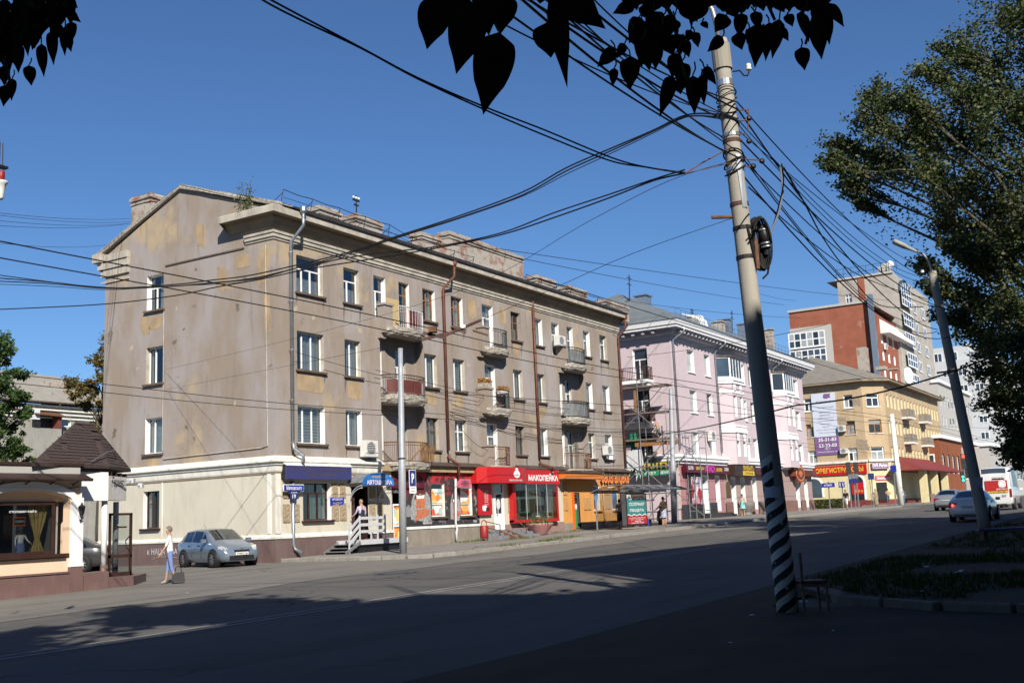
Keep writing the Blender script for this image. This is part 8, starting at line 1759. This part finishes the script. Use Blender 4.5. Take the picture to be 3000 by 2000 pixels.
mid = [(1190,20,1075,75,80),(1230,95,1160,230,110),(1290,60,1330,190,110),(1400,95,1370,190,100),(1090,260,995,355,80),(1085,360,1078,460,50),(1140,230,1095,310,55),(1170,300,1170,475,110),(1230,210,1265,390,110),(1300,220,1300,375,95),(1340,90,1350,230,110),(1440,20,1530,115,80),(1560,10,1500,120,90),(1490,75,1495,155,24),(1550,115,1580,160,50),(1510,170,1530,255,55),(1490,160,1470,230,55),(1455,215,1480,310,60),(1410,280,1395,420,75),(1390,400,1325,625,85),(1440,330,1460,470,95),(1500,400,1520,605,95),(1550,400,1560,565,52),(1560,355,1625,455,55),(1545,395,1575,470,50),(1680,80,1620,170,95),(1660,195,1580,275,70),(1700,20,1730,110,90),(1760,70,1740,210,75),(1735,175,1765,265,75),(1800,150,1785,240,40),(1830,60,1850,160,75),(1850,120,1835,360,105),(1890,180,1885,330,62),(1905,120,1920,240,75),(1960,100,1925,310,85),(1960,150,2010,220,65),(2000,75,2030,145,65),(2075,60,2100,250,85),(2050,0,2120,60,75),(2150,30,2200,150,95),(2145,110,2205,310,115),(2215,15,2290,165,95),(2200,60,2240,235,75),(2075,250,2095,375,82),(1600,-20,1580,40,90),(1850,-20,1880,60,85),(1940,-10,1985,70,95),(2000,-30,2020,60,95),(1260,-30,1250,60,85),(1350,-30,1370,60,95),(1460,-40,1440,50,90),(1780,-40,1790,60,90),(1700,-50,1680,30,90),(2120,-40,2100,40,90),(2200,-50,2190,40,80),(1240,20,1280,110,80),(1420,180,1440,290,85),(1330,180,1400,300,80),(1270,120,1220,240,95),(1480,430,1500,520,70),(1420,420,1440,500,80)]
rr = random.Random(12)
mid += [(x+rr.uniform(-12, 12), rr.uniform(-70, -10), x+rr.uniform(-40, 40), rr.uniform(25, 75), rr.uniform(70, 100)) for x in list(range(1150, 2220, 32))]
mid += [(rr.uniform(1180, 1420), rr.uniform(80, 240), rr.uniform(1180, 1420), rr.uniform(240, 370), 90) for _ in range(7)]
branch('long leafy poplar branch hanging before the pole top', mid, 3.3, [[(1900, -160), (1920, -40), (1975, 60), (1990, 160), (2020, 260)], [(2200, -160), (2230, -30), (2270, 60)], [(2420, -160), (2400, -20), (2380, 60), (2360, 130)]], 1.809, 1200, 0, .35, 3)
lft = [(150,-10,185,25,24),(150,20,185,52,26),(150,60,150,132,28),(165,50,168,105,26),(120,70,125,152,28),(95,100,100,178,28),(66,150,68,197,28),(40,100,45,170,32),(10,150,12,200,28),(15,195,10,247,28),(28,180,30,235,24),(60,60,65,130,32),(90,20,95,95,32),(20,40,25,110,32),(120,0,125,60,30),(50,-10,55,60,36),(85,-20,80,40,34),(5,0,8,70,36),(0,80,-5,150,32),(35,20,30,80,32),(150,75,165,120,26)]
rr = random.Random(14)
for _ in range(46):
    x = rr.uniform(-10, 165); y = rr.uniform(-30, 118-x*.45); lft.append((x, y, x+rr.uniform(-15, 15), y+rr.uniform(38, 62), rr.uniform(24, 34)))
branch('dark leafy twig hanging in the upper left corner', lft, 3.6, [[(-60, -120), (40, -30), (120, 40), (190, 120)], [(-60, -40), (0, 120), (30, 240)]], 1/KD, 0, 0, .4, 4)

# ================================================================== VEHICLES
HATCH = [(-2.06,.62,.70,.66,.58,.30),(-1.99,.90,.97,.79,.66,.24),(-1.84,.97,1.10,.83,.64,.20),(-1.42,.965,1.43,.845,.57,.19),(-.6,.95,1.475,.85,.60,.18),(.22,.93,1.43,.85,.60,.18),(1.06,.905,.985,.845,.68,.18),(1.55,.82,.875,.82,.62,.19),(1.90,.68,.73,.75,.55,.20),(2.03,.56,.60,.64,.48,.24)]
SEDAN = [(-2.30,.60,.68,.68,.60,.32),(-2.24,.93,1.0,.80,.70,.26),(-1.75,.97,1.06,.86,.70,.20),(-1.10,.96,1.38,.88,.56,.19),(-.45,.95,1.44,.89,.58,.18),(.35,.93,1.41,.89,.58,.18),(1.15,.90,.98,.88,.70,.18),(1.75,.82,.88,.85,.65,.19),(2.15,.68,.73,.78,.56,.20),(2.30,.55,.60,.66,.5,.24)]
SUV = [(-2.25,.75,.85,.74,.66,.38),(-2.2,1.05,1.15,.84,.74,.34),(-2.1,1.1,1.3,.88,.70,.3),(-1.9,1.1,1.70,.9,.66,.3),(-.4,1.08,1.78,.92,.68,.28),(.45,1.05,1.72,.92,.66,.28),(1.1,1.02,1.12,.9,.74,.28),(1.7,.96,1.02,.87,.68,.3),(2.15,.8,.86,.8,.6,.32),(2.27,.66,.72,.7,.52,.34)]
VAN = [(-2.9,.6,.7,.9,.8,.36),(-2.88,1.35,2.25,.96,.86,.34),(-2.7,1.35,2.62,.99,.86,.32),(-1.5,1.35,2.72,1.0,.86,.3),(0,1.35,2.72,1.0,.86,.3),(1.3,1.33,2.6,1.0,.84,.3),(2.1,1.2,1.35,.97,.8,.3),(2.6,1.0,1.1,.92,.7,.3),(2.85,.8,.9,.85,.62,.32),(2.92,.6,.7,.75,.55,.34)]
def car(name, label, cat, st, loc, rz, paint, wheel_r=.31, cabin=(3, 4, 5), ws=(5, 6), rw=(2, 3), axles=(-1.28, 1.29), brake=False, plate=None, tint='glass_car', side_windows=True, group=None):
    t = thing(name, label, cat, loc, rz, group, True)
    def ring(s, k=0.0):
        x, zb, zt, w_, wt, z0 = s
        h = [(w_*.86, z0), (w_*.97, z0+.13), (w_, (z0+zb)/2+.03), (w_*.985, zb-.05), (w_*.945, zb), (wt+.02, zt-.06), (wt*.82, zt-.008), (wt*.4, zt+.012)]
        return [Vector((x, y+k*(1 if y > 0 else -1), z+k*.5)) for y, z in h]+[Vector((x, 0, zt+.016+k))]+[Vector((x, -y-k, z+k*.5)) for y, z in h[::-1]]
    b = MB(); n = 17; R = [ring(s) for s in st]
    for r in R: b.v += r
    for i in range(len(R)-1):
        for j in range(n): b.f.append((i*n+j, i*n+(j+1) % n, (i+1)*n+(j+1) % n, (i+1)*n+j))
    b.f.append(tuple(range(n))[::-1]); b.f.append(tuple((len(R)-1)*n+j for j in range(n)))
    body = b.build('body', paint, t, True)
    def panel(nm, mat, i, j, rows, a=.06, c=.06, k=.012, par=None, e0=.06, e1=.06):
        m = MB(); A, B = ring(st[i], k), ring(st[j], k)
        for q in rows:
            p = [A[q], A[q+1], B[q+1], B[q]]
            P0, P1 = p[0].lerp(p[3], a), p[0].lerp(p[3], 1-c); Q0, Q1 = p[1].lerp(p[2], a), p[1].lerp(p[2], 1-c)
            if len(rows) == 1: P0, Q0 = P0.lerp(Q0, e0), P0.lerp(Q0, 1-e1); P1, Q1 = P1.lerp(Q1, e0), P1.lerp(Q1, 1-e1)
            m.quad(P0, Q0, Q1, P1)
        return m.build(nm, mat, par or t, True)
    if side_windows:
        for i, j in zip(cabin, cabin[1:]): panel('side_window', tint, i, j, [4], .05, .05); panel('side_window', tint, i, j, [11], .05, .05)
        panel('side_window', tint, ws[0], ws[1], [4], .05, .35, e1=.15); panel('side_window', tint, ws[0], ws[1], [11], .05, .35, e0=.15)
        panel('side_window', tint, rw[0], rw[1], [4], .4, .05, e1=.15); panel('side_window', tint, rw[0], rw[1], [11], .4, .05, e0=.15)
    panel('windscreen', tint, ws[0], ws[1], [6, 7, 8, 9], .05, .08, .01); panel('rear_window', tint, rw[0], rw[1], [6, 7, 8, 9], .1, .06, .01)
    wmax = max(s[3] for s in st)
    for x in axles:
        for s in (-1, 1):
            y = s*(wmax-.075)
            def disc(r0, r1, ya, yb, mat, nm, par, nn=20):
                m = MB()
                prof = [(r0, ya), (r1, ya), (r1, yb), (r0, yb)]; bs = 0
                for r, yy in prof:
                    for q in range(nn): an = 2*math.pi*q/nn; m.v.append(Vector((x+r*math.cos(an), yy, wheel_r+r*math.sin(an))))
                for k in range(4):
                    for q in range(nn): m.f.append((k*nn+q, k*nn+(q+1) % nn, ((k+1) % 4)*nn+(q+1) % nn, ((k+1) % 4)*nn+q))
                return m.build(nm, mat, par, True)
            disc(.02, wheel_r+.075, y-s*.12, s*(wmax+.004), 'black', 'wheel_arch', t, 24)
            wh = disc(wheel_r*.62, wheel_r, y-s*.1, s*(wmax+.022), 'rubber', 'wheel', t, 24); disc(.02, wheel_r*.62, y-s*.05, s*(wmax+.012), 'dark', 'rim', wh)
            sp = MB()
            for q in range(9): an = 2*math.pi*q/9; c = Vector((x+wheel_r*.33*math.cos(an), s*(wmax+.016), wheel_r+wheel_r*.33*math.sin(an))); sp.obox(c, wheel_r*.6, .016, .035, 0, 0, -an)
            sp.build('spokes', 'alloy', wh)
    fx_ = st[-1][0]; rx_ = st[0][0]
    for s in (-1, 1):
        a, c = ring(st[-2], .01), ring(st[-3], .01); q = 3 if s > 0 else 12
        m = MB(); p1, p2, p3, p4 = a[q], a[q+1], c[q+1], c[q]; m.quad(p1.lerp(p2, .0), p2.lerp(p1, .2), p3.lerp(p2, .25), p4.lerp(p1, .25)); m.build('headlight', 'lamp_clear', t); MB().obox(((st[-2][0]+st[-3][0])/2+.06, s*(st[-2][3]-.13), st[-2][1]-.0), .36, .2, .13, -s*.5, 0, .3).build('headlight', 'lamp_clear', t)
        a, c = ring(st[1], .012), ring(st[2], .012); z0, z1 = st[1][1]-.28, st[1][1]-.06; wq = st[1][3]
        m = MB(); m.box(rx_-.0+.02, rx_+.16, min(s*wq*.55, s*wq*.985), max(s*wq*.55, s*wq*.985), z0, z1); tl_ = m.build('tail_light', 'tail', t)
        if brake: MB().sphere((rx_+.005, s*wq*.78, (z0+z1)/2), .055, 8, 5).build('brake_lamp', 'brake', tl_)
        mz = st[ws[1]][1]+.1; mx = (st[ws[0]][0]+st[ws[1]][0])/2+.1; MB().obox((mx, s*(wmax+.1), mz), .12, .2, .14).build('mirror', paint, t)
        for hx in (-.75, .12): MB().obox((hx, s*(wmax+.004), st[4][1]-.12), .16, .02, .03).build('door_handle', 'dark', t)
        for sx in (-.55, .32 if st is not VAN else .9): MB().bar((sx, s*(wmax+.003), .32), (sx-.02, s*(wmax-.012), st[4][1]-.03), .008).build('door_seam', 'dark', t)
    MB().obox((fx_+.0, 0, .34), .06, 1.0, .16).build('grille', 'dark', t); MB().obox((fx_-.01, 0, .6), .07, .62, .07).build('grille', 'dark', t); MB().obox((rx_+.05, 0, .33), .1, 1.2, .12).build('bumper', 'dark', t)
    fz = Fr((fx_+.035, 0, 0), (0, 1, 0)); p_ = MB().fbox(fz, -.26, .26, .44, .55, 0, .012).build('number_plate', 'plate', t)
    if plate: letter(plate, fz, -.22, .22, .46, .53, .013, 'dark', t, .01)
    fz2 = Fr((rx_+.02, 0, 0), (0, -1, 0)); MB().fbox(fz2, -.26, .26, st[1][1]-.32, st[1][1]-.2, .0, .02).build('number_plate', 'plate', t)
    for y in (-.36, .36): MB().obox((.1, y, .75), .12, .42, .55, 0, 0, -.2).build('seat', 'seat', t)
    return t, ring
F_ = gp(644, 1661); hdg = Vector((-.297, -.954, 0)).normalized(); rgt = hdg.cross(Vector((0, 0, 1)))
cen = F_-hdg*1.29-rgt*.77-CR*.22; cen.z = g(cen.x)-.012
hc, hring = car('hatchback_car', 'silver blue hatchback parked beside the cream gable wall', 'car', HATCH, cen, math.atan2(hdg.y, hdg.x), 'paint_silver', .315, plate='Т448УО 86')
MB().tube([(-1.2, .1, 1.46), (-1.45, .12, 1.66)], .006, 4).build('aerial', 'dark', hc); MB().obox((2.045, 0, .665), .03, .14, .07).build('badge', 'alloy', hc)
dcp = gp(352, 1672); car('dark_car', 'dark car with red tail light half hidden behind the cafe door', 'car', SEDAN, (dcp.x-.4, dcp.y+3.6, g(dcp.x)-.012), R_(128), 'paint_dark', .31, (3, 4, 5), (5, 6), (2, 3), (-1.35, 1.4))
def far_car(px, py, **k): p = gp(px, py); return p
wp_ = gp(2792, 1527); car('white_sedan', 'white sedan with lit brake lights stopped in the shade behind the lamp post', 'car', SEDAN, (wp_.x+1.35, wp_.y-.8, g(wp_.x+1)-.012), R_(1), 'paint_white', .32, (3, 4, 5), (5, 6), (2, 3), (-1.35, 1.4), True)
sp_ = gp(2745, 1505); car('silver_sedan', 'silver sedan waiting in the middle lane beside the white sedan', 'car', SEDAN, (sp_.x+1.35, sp_.y-.8, g(sp_.x)-.012), R_(1), 'paint_grey', .32, (3, 4, 5), (5, 6), (2, 3), (-1.35, 1.4), False)
up_2 = gp(2808, 1490); car('dark_suv', 'dark off road car showing only its rear roof behind the sedans', 'car', SUV, (86, 12.1, g(86)-.012), R_(1), 'paint_dark', .36, (3, 4, 5), (5, 6), (2, 3), (-1.35, 1.4), False)
vp_ = gp(2872, 1507); vn, vring = car('white_van', 'white minibus with red poster on its rear door at the right of the road', 'van', VAN, (vp_.x+2.2, vp_.y-1.05, g(vp_.x)-.012), R_(1.5), 'van_white', .34, (3, 4, 5), (5, 6), (1, 2), (-1.8, 1.9), True, None, 'glass_dark')
fv = Fr((-2.905, 0, 0), (0, -1, 0))
MB().fbox(fv, -.55, .75, 1.2, 1.85, .0, .03).build('rear_poster', 'red_print', vn); MB().fbox(fv, -.55, .75, 1.08, 1.19, .0, .03).build('rear_strip', 'yellow', vn); letter('т. 21-52-42', fv, -.3, .6, 1.1, 1.17, .031, 'dark', vn, .01); letter('205', fv, .35, .62, .82, .95, .031, 'dark', vn, .01); letter('Экспресс реклама', fv, -.1, .55, 2.0, 2.08, .02, 'dark', vn, .01)
for k in range(12): MB().obox((-2.945, -.45+.19*math.cos(k*.5236), 1.62+.19*math.sin(k*.5236)), .01, .08, .08, 0, k*.5236).build('emblem', 'white', vn)
MB().fbox(fv, .26, .64, 1.43, 1.81, .03, .035).build('emblem', 'white', vn); letter('ИПОТЕКА', fv, .1, .7, 1.25, 1.35, .031, 'white', vn, .02)
MB().fbox(fv, -.1, .62, 1.92, 2.0-.02, .0, .022).build('rear_strip', 'maroon', vn)
for s in (-1, 1): MB().obox((-2.9, s*.9, 1.05), .06, .12, .5).build('tail_light', 'tail', vn)

# ================================================================== PEOPLE
def person(label, loc, rz, h=1.7, legs=((0, 0), (0, 0)), arms=((0, .12, .1), (0, .12, .1)), lean=0., sit=False, cols=None, hair='hair_dark', hair_len=.0, female=False, skirt=None, head_pitch=0., shoes='shoe_dark'):
    C_ = dict(skin='skin', top='cl_white', sleeve='cl_white', fore='skin', hip='cl_blue', thigh='cl_blue', shin='skin', foot=shoes); C_.update(cols or {}); C_.setdefault('ankle', C_['shin'])
    s = h/1.72; V, E, Rr, K = [], [], [], []
    def add(p, r, par=None, key='top'):
        V.append(Vector(p)*s); Rr.append((r[0]*s, r[1]*s) if isinstance(r, tuple) else (r*s, r*s)); K.append(key)
        if par is not None: E.append((par, len(V)-1))
        return len(V)-1
    sl_, cl_ = math.sin(lean), math.cos(lean); hz_ = .93
    def T(z): return Vector((sl_*z, 0, hz_+cl_*z))
    wS = .165 if female else .185
    pel = add((0, 0, hz_), .135 if female else .13, None, 'hip'); sp1 = add(T(.18), .118, pel, 'top'); ch_ = add(T(.40), .142 if not female else .132, sp1, 'top'); nk = add(T(.54), .05, ch_, 'skin'); hb = add(T(.62)+Vector((.015, 0, 0)), .075, nk, 'skin'); ht_ = add(T(.72)+Vector((.02+head_pitch*.05, 0, 0)), .082, hb, 'skin'); ns_ = add(T(.655)+Vector((.105, 0, 0)), .014, hb, 'skin')
    feet = []
    for sd, (a, k) in zip((1, -1), legs):
        hp = add((0, sd*.085, hz_-.06), .098, pel, 'hip'); d1 = Vector((math.sin(a), 0, -math.cos(a))); kn = add(Vector((0, sd*.09, hz_-.06))+d1*.42, .064, hp, 'thigh'); d2 = Vector((math.sin(a-k), 0, -math.cos(a-k))); kp = Vector((0, sd*.09, hz_-.06))+d1*.42
        cf_ = add(kp+d2*.14, .054, kn, 'shin'); an = add(kp+d2*.40, .038, cf_, 'ankle'); ft_ = add(kp+d2*.44+Vector((.07, 0, -.01)), .036, an, 'foot'); tp_ = add(kp+d2*.44+Vector((.16, sd*.01, -.02)), .03, ft_, 'foot'); feet.append(min((kp+d2*.44).z-.05, 9))
    for sd, (a, b_, e) in zip((1, -1), arms):
        shp = T(.46)+Vector((0, sd*wS, 0)); sh_ = add(shp, .058, ch_, 'sleeve'); d1 = Vector((math.sin(a)*math.cos(b_), sd*math.sin(b_), -math.cos(a)*math.cos(b_))); ep = shp+d1*.28; el = add(ep, .04, sh_, 'sleeve'); a2 = a+e; d2 = Vector((math.sin(a2)*math.cos(b_*.5), sd*math.sin(b_*.5), -math.cos(a2)*math.cos(b_*.5))); wpnt = ep+d2*.24; wr__ = add(wpnt, .027, el, 'fore'); pm = add(wpnt+d2*.07, (.034, .018), wr__, 'skin')
        sdv_ = d2.cross(Vector((0, sd, 0))); sdv_ = sdv_.normalized() if sdv_.length > .1 else Vector((1, 0, 0))
        for q in range(4):
            o_ = sdv_*(.026-.017*q); f1 = add(wpnt+d2*(.115+.008*(1.5-abs(q-1.3)))+o_, .0095, pm, 'skin'); add(wpnt+d2*(.155+.012*(1.5-abs(q-1.3)))+o_*1.05-Vector((0, sd*.02, 0)), .008, f1, 'skin')
        add(wpnt+d2*.085+sdv_*.05, .0095, pm, 'skin')
    me = bpy.data.meshes.new('body'); me.from_pydata(V, E, []); ob = bpy.data.objects.new('body', me); col.objects.link(ob)
    md = ob.modifiers.new('skin', 'SKIN'); md.use_smooth_shade = True; sb_ = ob.modifiers.new('sub', 'SUBSURF'); sb_.levels = 1; sb_.render_levels = 1
    for i, d in enumerate(me.skin_vertices[0].data): d.radius = Rr[i]; d.use_root = (i == 0)
    dg = bpy.context.evaluated_depsgraph_get(); bm_ = bpy.data.meshes.new_from_object(ob.evaluated_get(dg)); bpy.data.objects.remove(ob); bm_.name = 'body'
    mats = sorted(set(C_.values())); 
    for m in mats: bm_.materials.append(M(m))
    segs = [(V[a], V[b_], K[b_]) for a, b_ in E]
    for p in bm_.polygons:
        c = p.center; best = None
        for a, b_, k in segs:
            ab = b_-a; t = max(0, min(1, (c-a).dot(ab)/max(1e-9, ab.dot(ab)))); d = (a+ab*t-c).length_squared
            if best is None or d < best[0]: best = (d, k)
        p.material_index = mats.index(C_[best[1]]); p.use_smooth = True
    zmin = min(v.co.z for v in bm_.vertices)
    L_ = Vector(loc)-Vector((0, 0, zmin if not sit else 0)); t = thing('person', label, 'person', L_, rz, None, True)
    o = bpy.data.objects.new('body', bm_); col.objects.link(o); o.parent = t
    hd = V[ht_]; hh = MB(); rh = .098*s
    for i in range(7):
        ph = math.pi*.62*i/6; r = rh*math.sin(ph)+.002; z = rh*1.12*math.cos(ph)
        for j in range(12):
            an = 2*math.pi*j/12; fr_ = math.cos(an); zz = z if not (fr_ > .45 and z < rh*.25) else rh*.25
            dn2 = -hair_len*s if (i == 6 and fr_ < .35) else 0
            hh.v.append(hd+Vector((r*math.cos(an)*1.02-.012*s, r*math.sin(an)*.92, zz+dn2)))
    for i in range(6):
        for j in range(12): hh.f.append((i*12+j, i*12+(j+1) % 12, (i+1)*12+(j+1) % 12, (i+1)*12+j))
    hh.build('hair', hair, t, True)
    fc_ = MB(); hc_ = V[hb].lerp(V[ht_], .42)
    for sd in (-1, 1): fc_.sphere(hc_+Vector((.078, sd*.03, .012))*s, .010*s, 6, 4); fc_.sphere(hc_+Vector((-.005, sd*.085, -.005))*s, .018*s, 6, 4)
    fc_.obox(hc_+Vector((.078, 0, -.062))*s, .012*s, .04*s, .01*s); fc_.build('face', 'skin2', t)
    if skirt:
        mat, z0, r0, r1 = skirt; q = MB(); zt_ = V[pel].z+.08*s; pr_ = [(r0*s*.86, zt_), (r0*s, zt_-.1*s), (r0*s*1.05+(r1-r0)*.4*s, (zt_+z0*s)/2), (r1*s, z0*s)]
        k = 14
        for i, (r, z) in enumerate(pr_):
            for j in range(k): an = 2*math.pi*j/k; rr_ = r*(1+.05*math.sin(an*5+i)); q.v.append(Vector((V[pel].x+rr_*math.cos(an)*.85, rr_*math.sin(an), z)))
        for i in range(3):
            for j in range(k): q.f.append((i*k+j, i*k+(j+1) % k, (i+1)*k+(j+1) % k, (i+1)*k+j))
        q.build('skirt', mat, t, True)
    return t, V, s, zmin
def pedal(px, py, off=0): p = gp(px, py, off); return p
# woman walking to the left in front of the hatchback
wl2 = gp(497, 1708); facing = math.atan2(-CR.y-.25*CF.y, -CR.x-.25*CF.x)
person('elderly woman in white tee and blue capris walking with a black bag', (wl2.x, wl2.y, g(wl2.x)), facing, 1.62, ((-.14, .22), (.17, .05)), ((.35, .12, .25), (-.12, .10, .12)), .03, False, dict(top='cl_white', sleeve='cl_white', fore='skin', hip='cl_blue', thigh='cl_blue', shin='cl_blue', ankle='skin', foot='shoe'), 'hair_grey', .03, True, None, 0, 'shoe')
hb_ = thing('handbag', 'black handbag carried low by the elderly woman', 'bag', pP(522, 1700, wl2), facing, None, True); bz = pP(522, 1688, wl2); hb_.location = bz
MB().hexa([(-.19, -.09, -.15), (.19, -.09, -.15), (.19, .09, -.15), (-.19, .09, -.15), (-.16, -.06, .12), (.16, -.06, .12), (.16, .06, .12), (-.16, .06, .12)]).build('pouch', 'black', hb_); MB().tube([(-.1, 0, .12), (-.07, 0, .26), (0, 0, .31), (.07, 0, .26), (.1, 0, .12)], .012, 5).build('strap', 'black', hb_)
# man at the porch door
person('man in dark waistcoat and lilac shirt standing on the porch with his back turned', (37.0, 30.55, .985), R_(75), 1.66, ((.02, .02), (-.04, .0)), ((.35, .2, .7), (.15, .25, .5)), .06, False, dict(top='cl_navy', sleeve='cl_lilac', fore='cl_lilac', hip='cl_black', thigh='cl_black', shin='cl_black'), 'hair_blond', .0)
pq = gp(1817, 1546, PV); pq = pY(1818, 1546, 28.6)
person('woman in mauve jacket and black skirt walking away beside the poster box', (pq.x, pq.y, g(pq.x)+PV), R_(25), 1.68, ((.2, .1), (-.22, .15)), ((.1, .15, .5), (-.1, .15, .4)), 0, False, dict(top='cl_mauve', sleeve='cl_mauve', fore='cl_mauve', hip='cl_black', thigh='cl_black', shin='skin2'), 'hair_red', .05, True, ('cl_black', .42, .16, .19))
# three people waiting at the shelter
zb2 = g(62)+PV
person('waiting woman in teal top and vivid blue trousers seated on the shelter bench', (61.0, 28.45, zb2-.42), R_(-78), 1.66, ((1.45, 1.5), (1.4, 1.35)), ((.5, .15, .5), (.5, .15, .6)), .1, True, dict(top='cl_teal', sleeve='cl_teal', fore='skin', hip='cl_vivid', thigh='cl_vivid', shin='cl_vivid'), 'hair_dark', .02, True)
person('waiting woman in tan blouse and pale printed skirt standing at the shelter', (62.7, 27.7, zb2), R_(50), 1.70, ((.05, .02), (-.06, .03)), ((.2, .3, .9), (.2, .3, .9)), 0, False, dict(top='cl_tan', sleeve='cl_tan', fore='cl_tan', hip='cl_print', thigh='cl_print', shin='skin'), 'hair_dark', .02, True, ('cl_print', .45, .17, .22), 0, 'shoe')
person('person in denim seated at the right end of the shelter bench', (63.5, 28.45, zb2-.42), R_(-95), 1.62, ((1.45, 1.4), (1.5, 1.5)), ((.7, .1, .4), (.7, .1, .4)), .3, True, dict(top='cl_denim', sleeve='cl_denim', fore='cl_denim', hip='cl_denim', thigh='cl_denim', shin='skin'), 'hair_dark', .0, False, None, 0, 'cl_white')
pt = pY(2177, 1501, 30.4)
person('young woman in turquoise dress standing at the pink house doorway', (pt.x, pt.y, g(pt.x)+PV), R_(200), 1.68, ((.03, 0), (-.03, .02)), ((.3, .15, 1.3), (.2, .2, .6)), 0, False, dict(top='cl_turq', sleeve='skin', fore='skin', hip='cl_turq', thigh='skin', shin='skin'), 'hair_dark', .22, True, ('cl_turq', .55, .16, .25), 0, 'shoe')
person('worker with bare back crouching high on the scaffolding', (74.75, 33.0, 7.1), R_(70), 1.7, ((1.2, 1.7), (.9, 1.4)), ((.9, .2, .6), (.8, .3, .7)), .5, False, dict(top='skin2', sleeve='skin2', fore='skin2', hip='cl_olive', thigh='cl_olive', shin='cl_olive'), 'hair_dark', .0)
for px, py, Y, lab, cl2, kw in ((2481, 1485, 25.6, 'man in black tee and white shorts walking at the far kerb', dict(top='cl_black', sleeve='cl_black', fore='skin', hip='cl_white', thigh='cl_white', shin='skin'), dict(hair='hair_blond', legs=((.25, .1), (-.25, .2)))), (2568, 1480, 27, 'woman in patterned olive dress before the dark corner door', dict(top='cl_olive', sleeve='cl_olive', fore='skin', hip='cl_olive', thigh='cl_olive', shin='cl_olive'), dict(hair='hair_blond', female=True, skirt=('cl_olive', .2, .17, .24))), (2604, 1480, 27, 'man in jeans holding a dark bag near the corner door', dict(top='cl_olive', sleeve='skin', fore='skin', hip='cl_denim', thigh='cl_denim', shin='cl_denim'), dict(arms=((.5, .1, 1.2), (.5, .1, 1.2)))), (2648, 1478, 26, 'person in blue checks passing behind the pale trolley pole', dict(top='cl_teal', sleeve='cl_denim', fore='skin', hip='cl_denim', thigh='cl_denim', shin='cl_denim'), dict(legs=((.3, .1), (-.3, .3))))):
    p = pY(px, py, Y); person(lab, (p.x, p.y, g(p.x)+PV), R_(200 if px != 2481 else 170), 1.75, cols=cl2, **kw)
# figure in the cafe window
pm_ = pY(62, 1610, YC+.75)
person('chef doll with white blouse and blue apron standing in the cafe window', (pm_.x, YC+.8, sill_z-.28), R_(-90), 1.02, ((0, 0), (0, 0)), ((.3, .35, .6), (.1, .35, .3)), 0, False, dict(top='cl_white', sleeve='cl_white', fore='cl_white', hip='cl_blue', thigh='cl_white', shin='cl_white', skin='skin'), 'cl_white', .0, False, ('cl_blue', .38, .2, .22))
# shrub growing on the cornice
sv_ = thing('roof_sapling', 'small green sapling growing on the cornice of the mauve house', 'plant', (XC-.4, 32.4, 14.9)); sp0 = MB(); rr = random.Random(6); L = []
for k in range(5):
    a = Vector((XC-.35, 32.35+.12*k, 14.92)); c = a+Vector((rr.uniform(-.1, .1), rr.uniform(-.4, .4), rr.uniform(.7, 1.5))); sp0.tube([a, a.lerp(c, .5)+Vector((0, .06, 0)), c], .012, 4)
    for _ in range(46): q = a.lerp(c, rr.uniform(.15, 1)); L.append((q.x+rr.gauss(0, .12), q.y+rr.gauss(0, .16), q.z+rr.gauss(0, .1)))
sp0.build('stem', 'bark', sv_); o = bpy.data.objects.new('foliage', np_mesh('foliage', leaf_cloud(np.array(L), .055, np.random.default_rng(2)), 'weed', org(sv_))); col.objects.link(o); o.parent = sv_
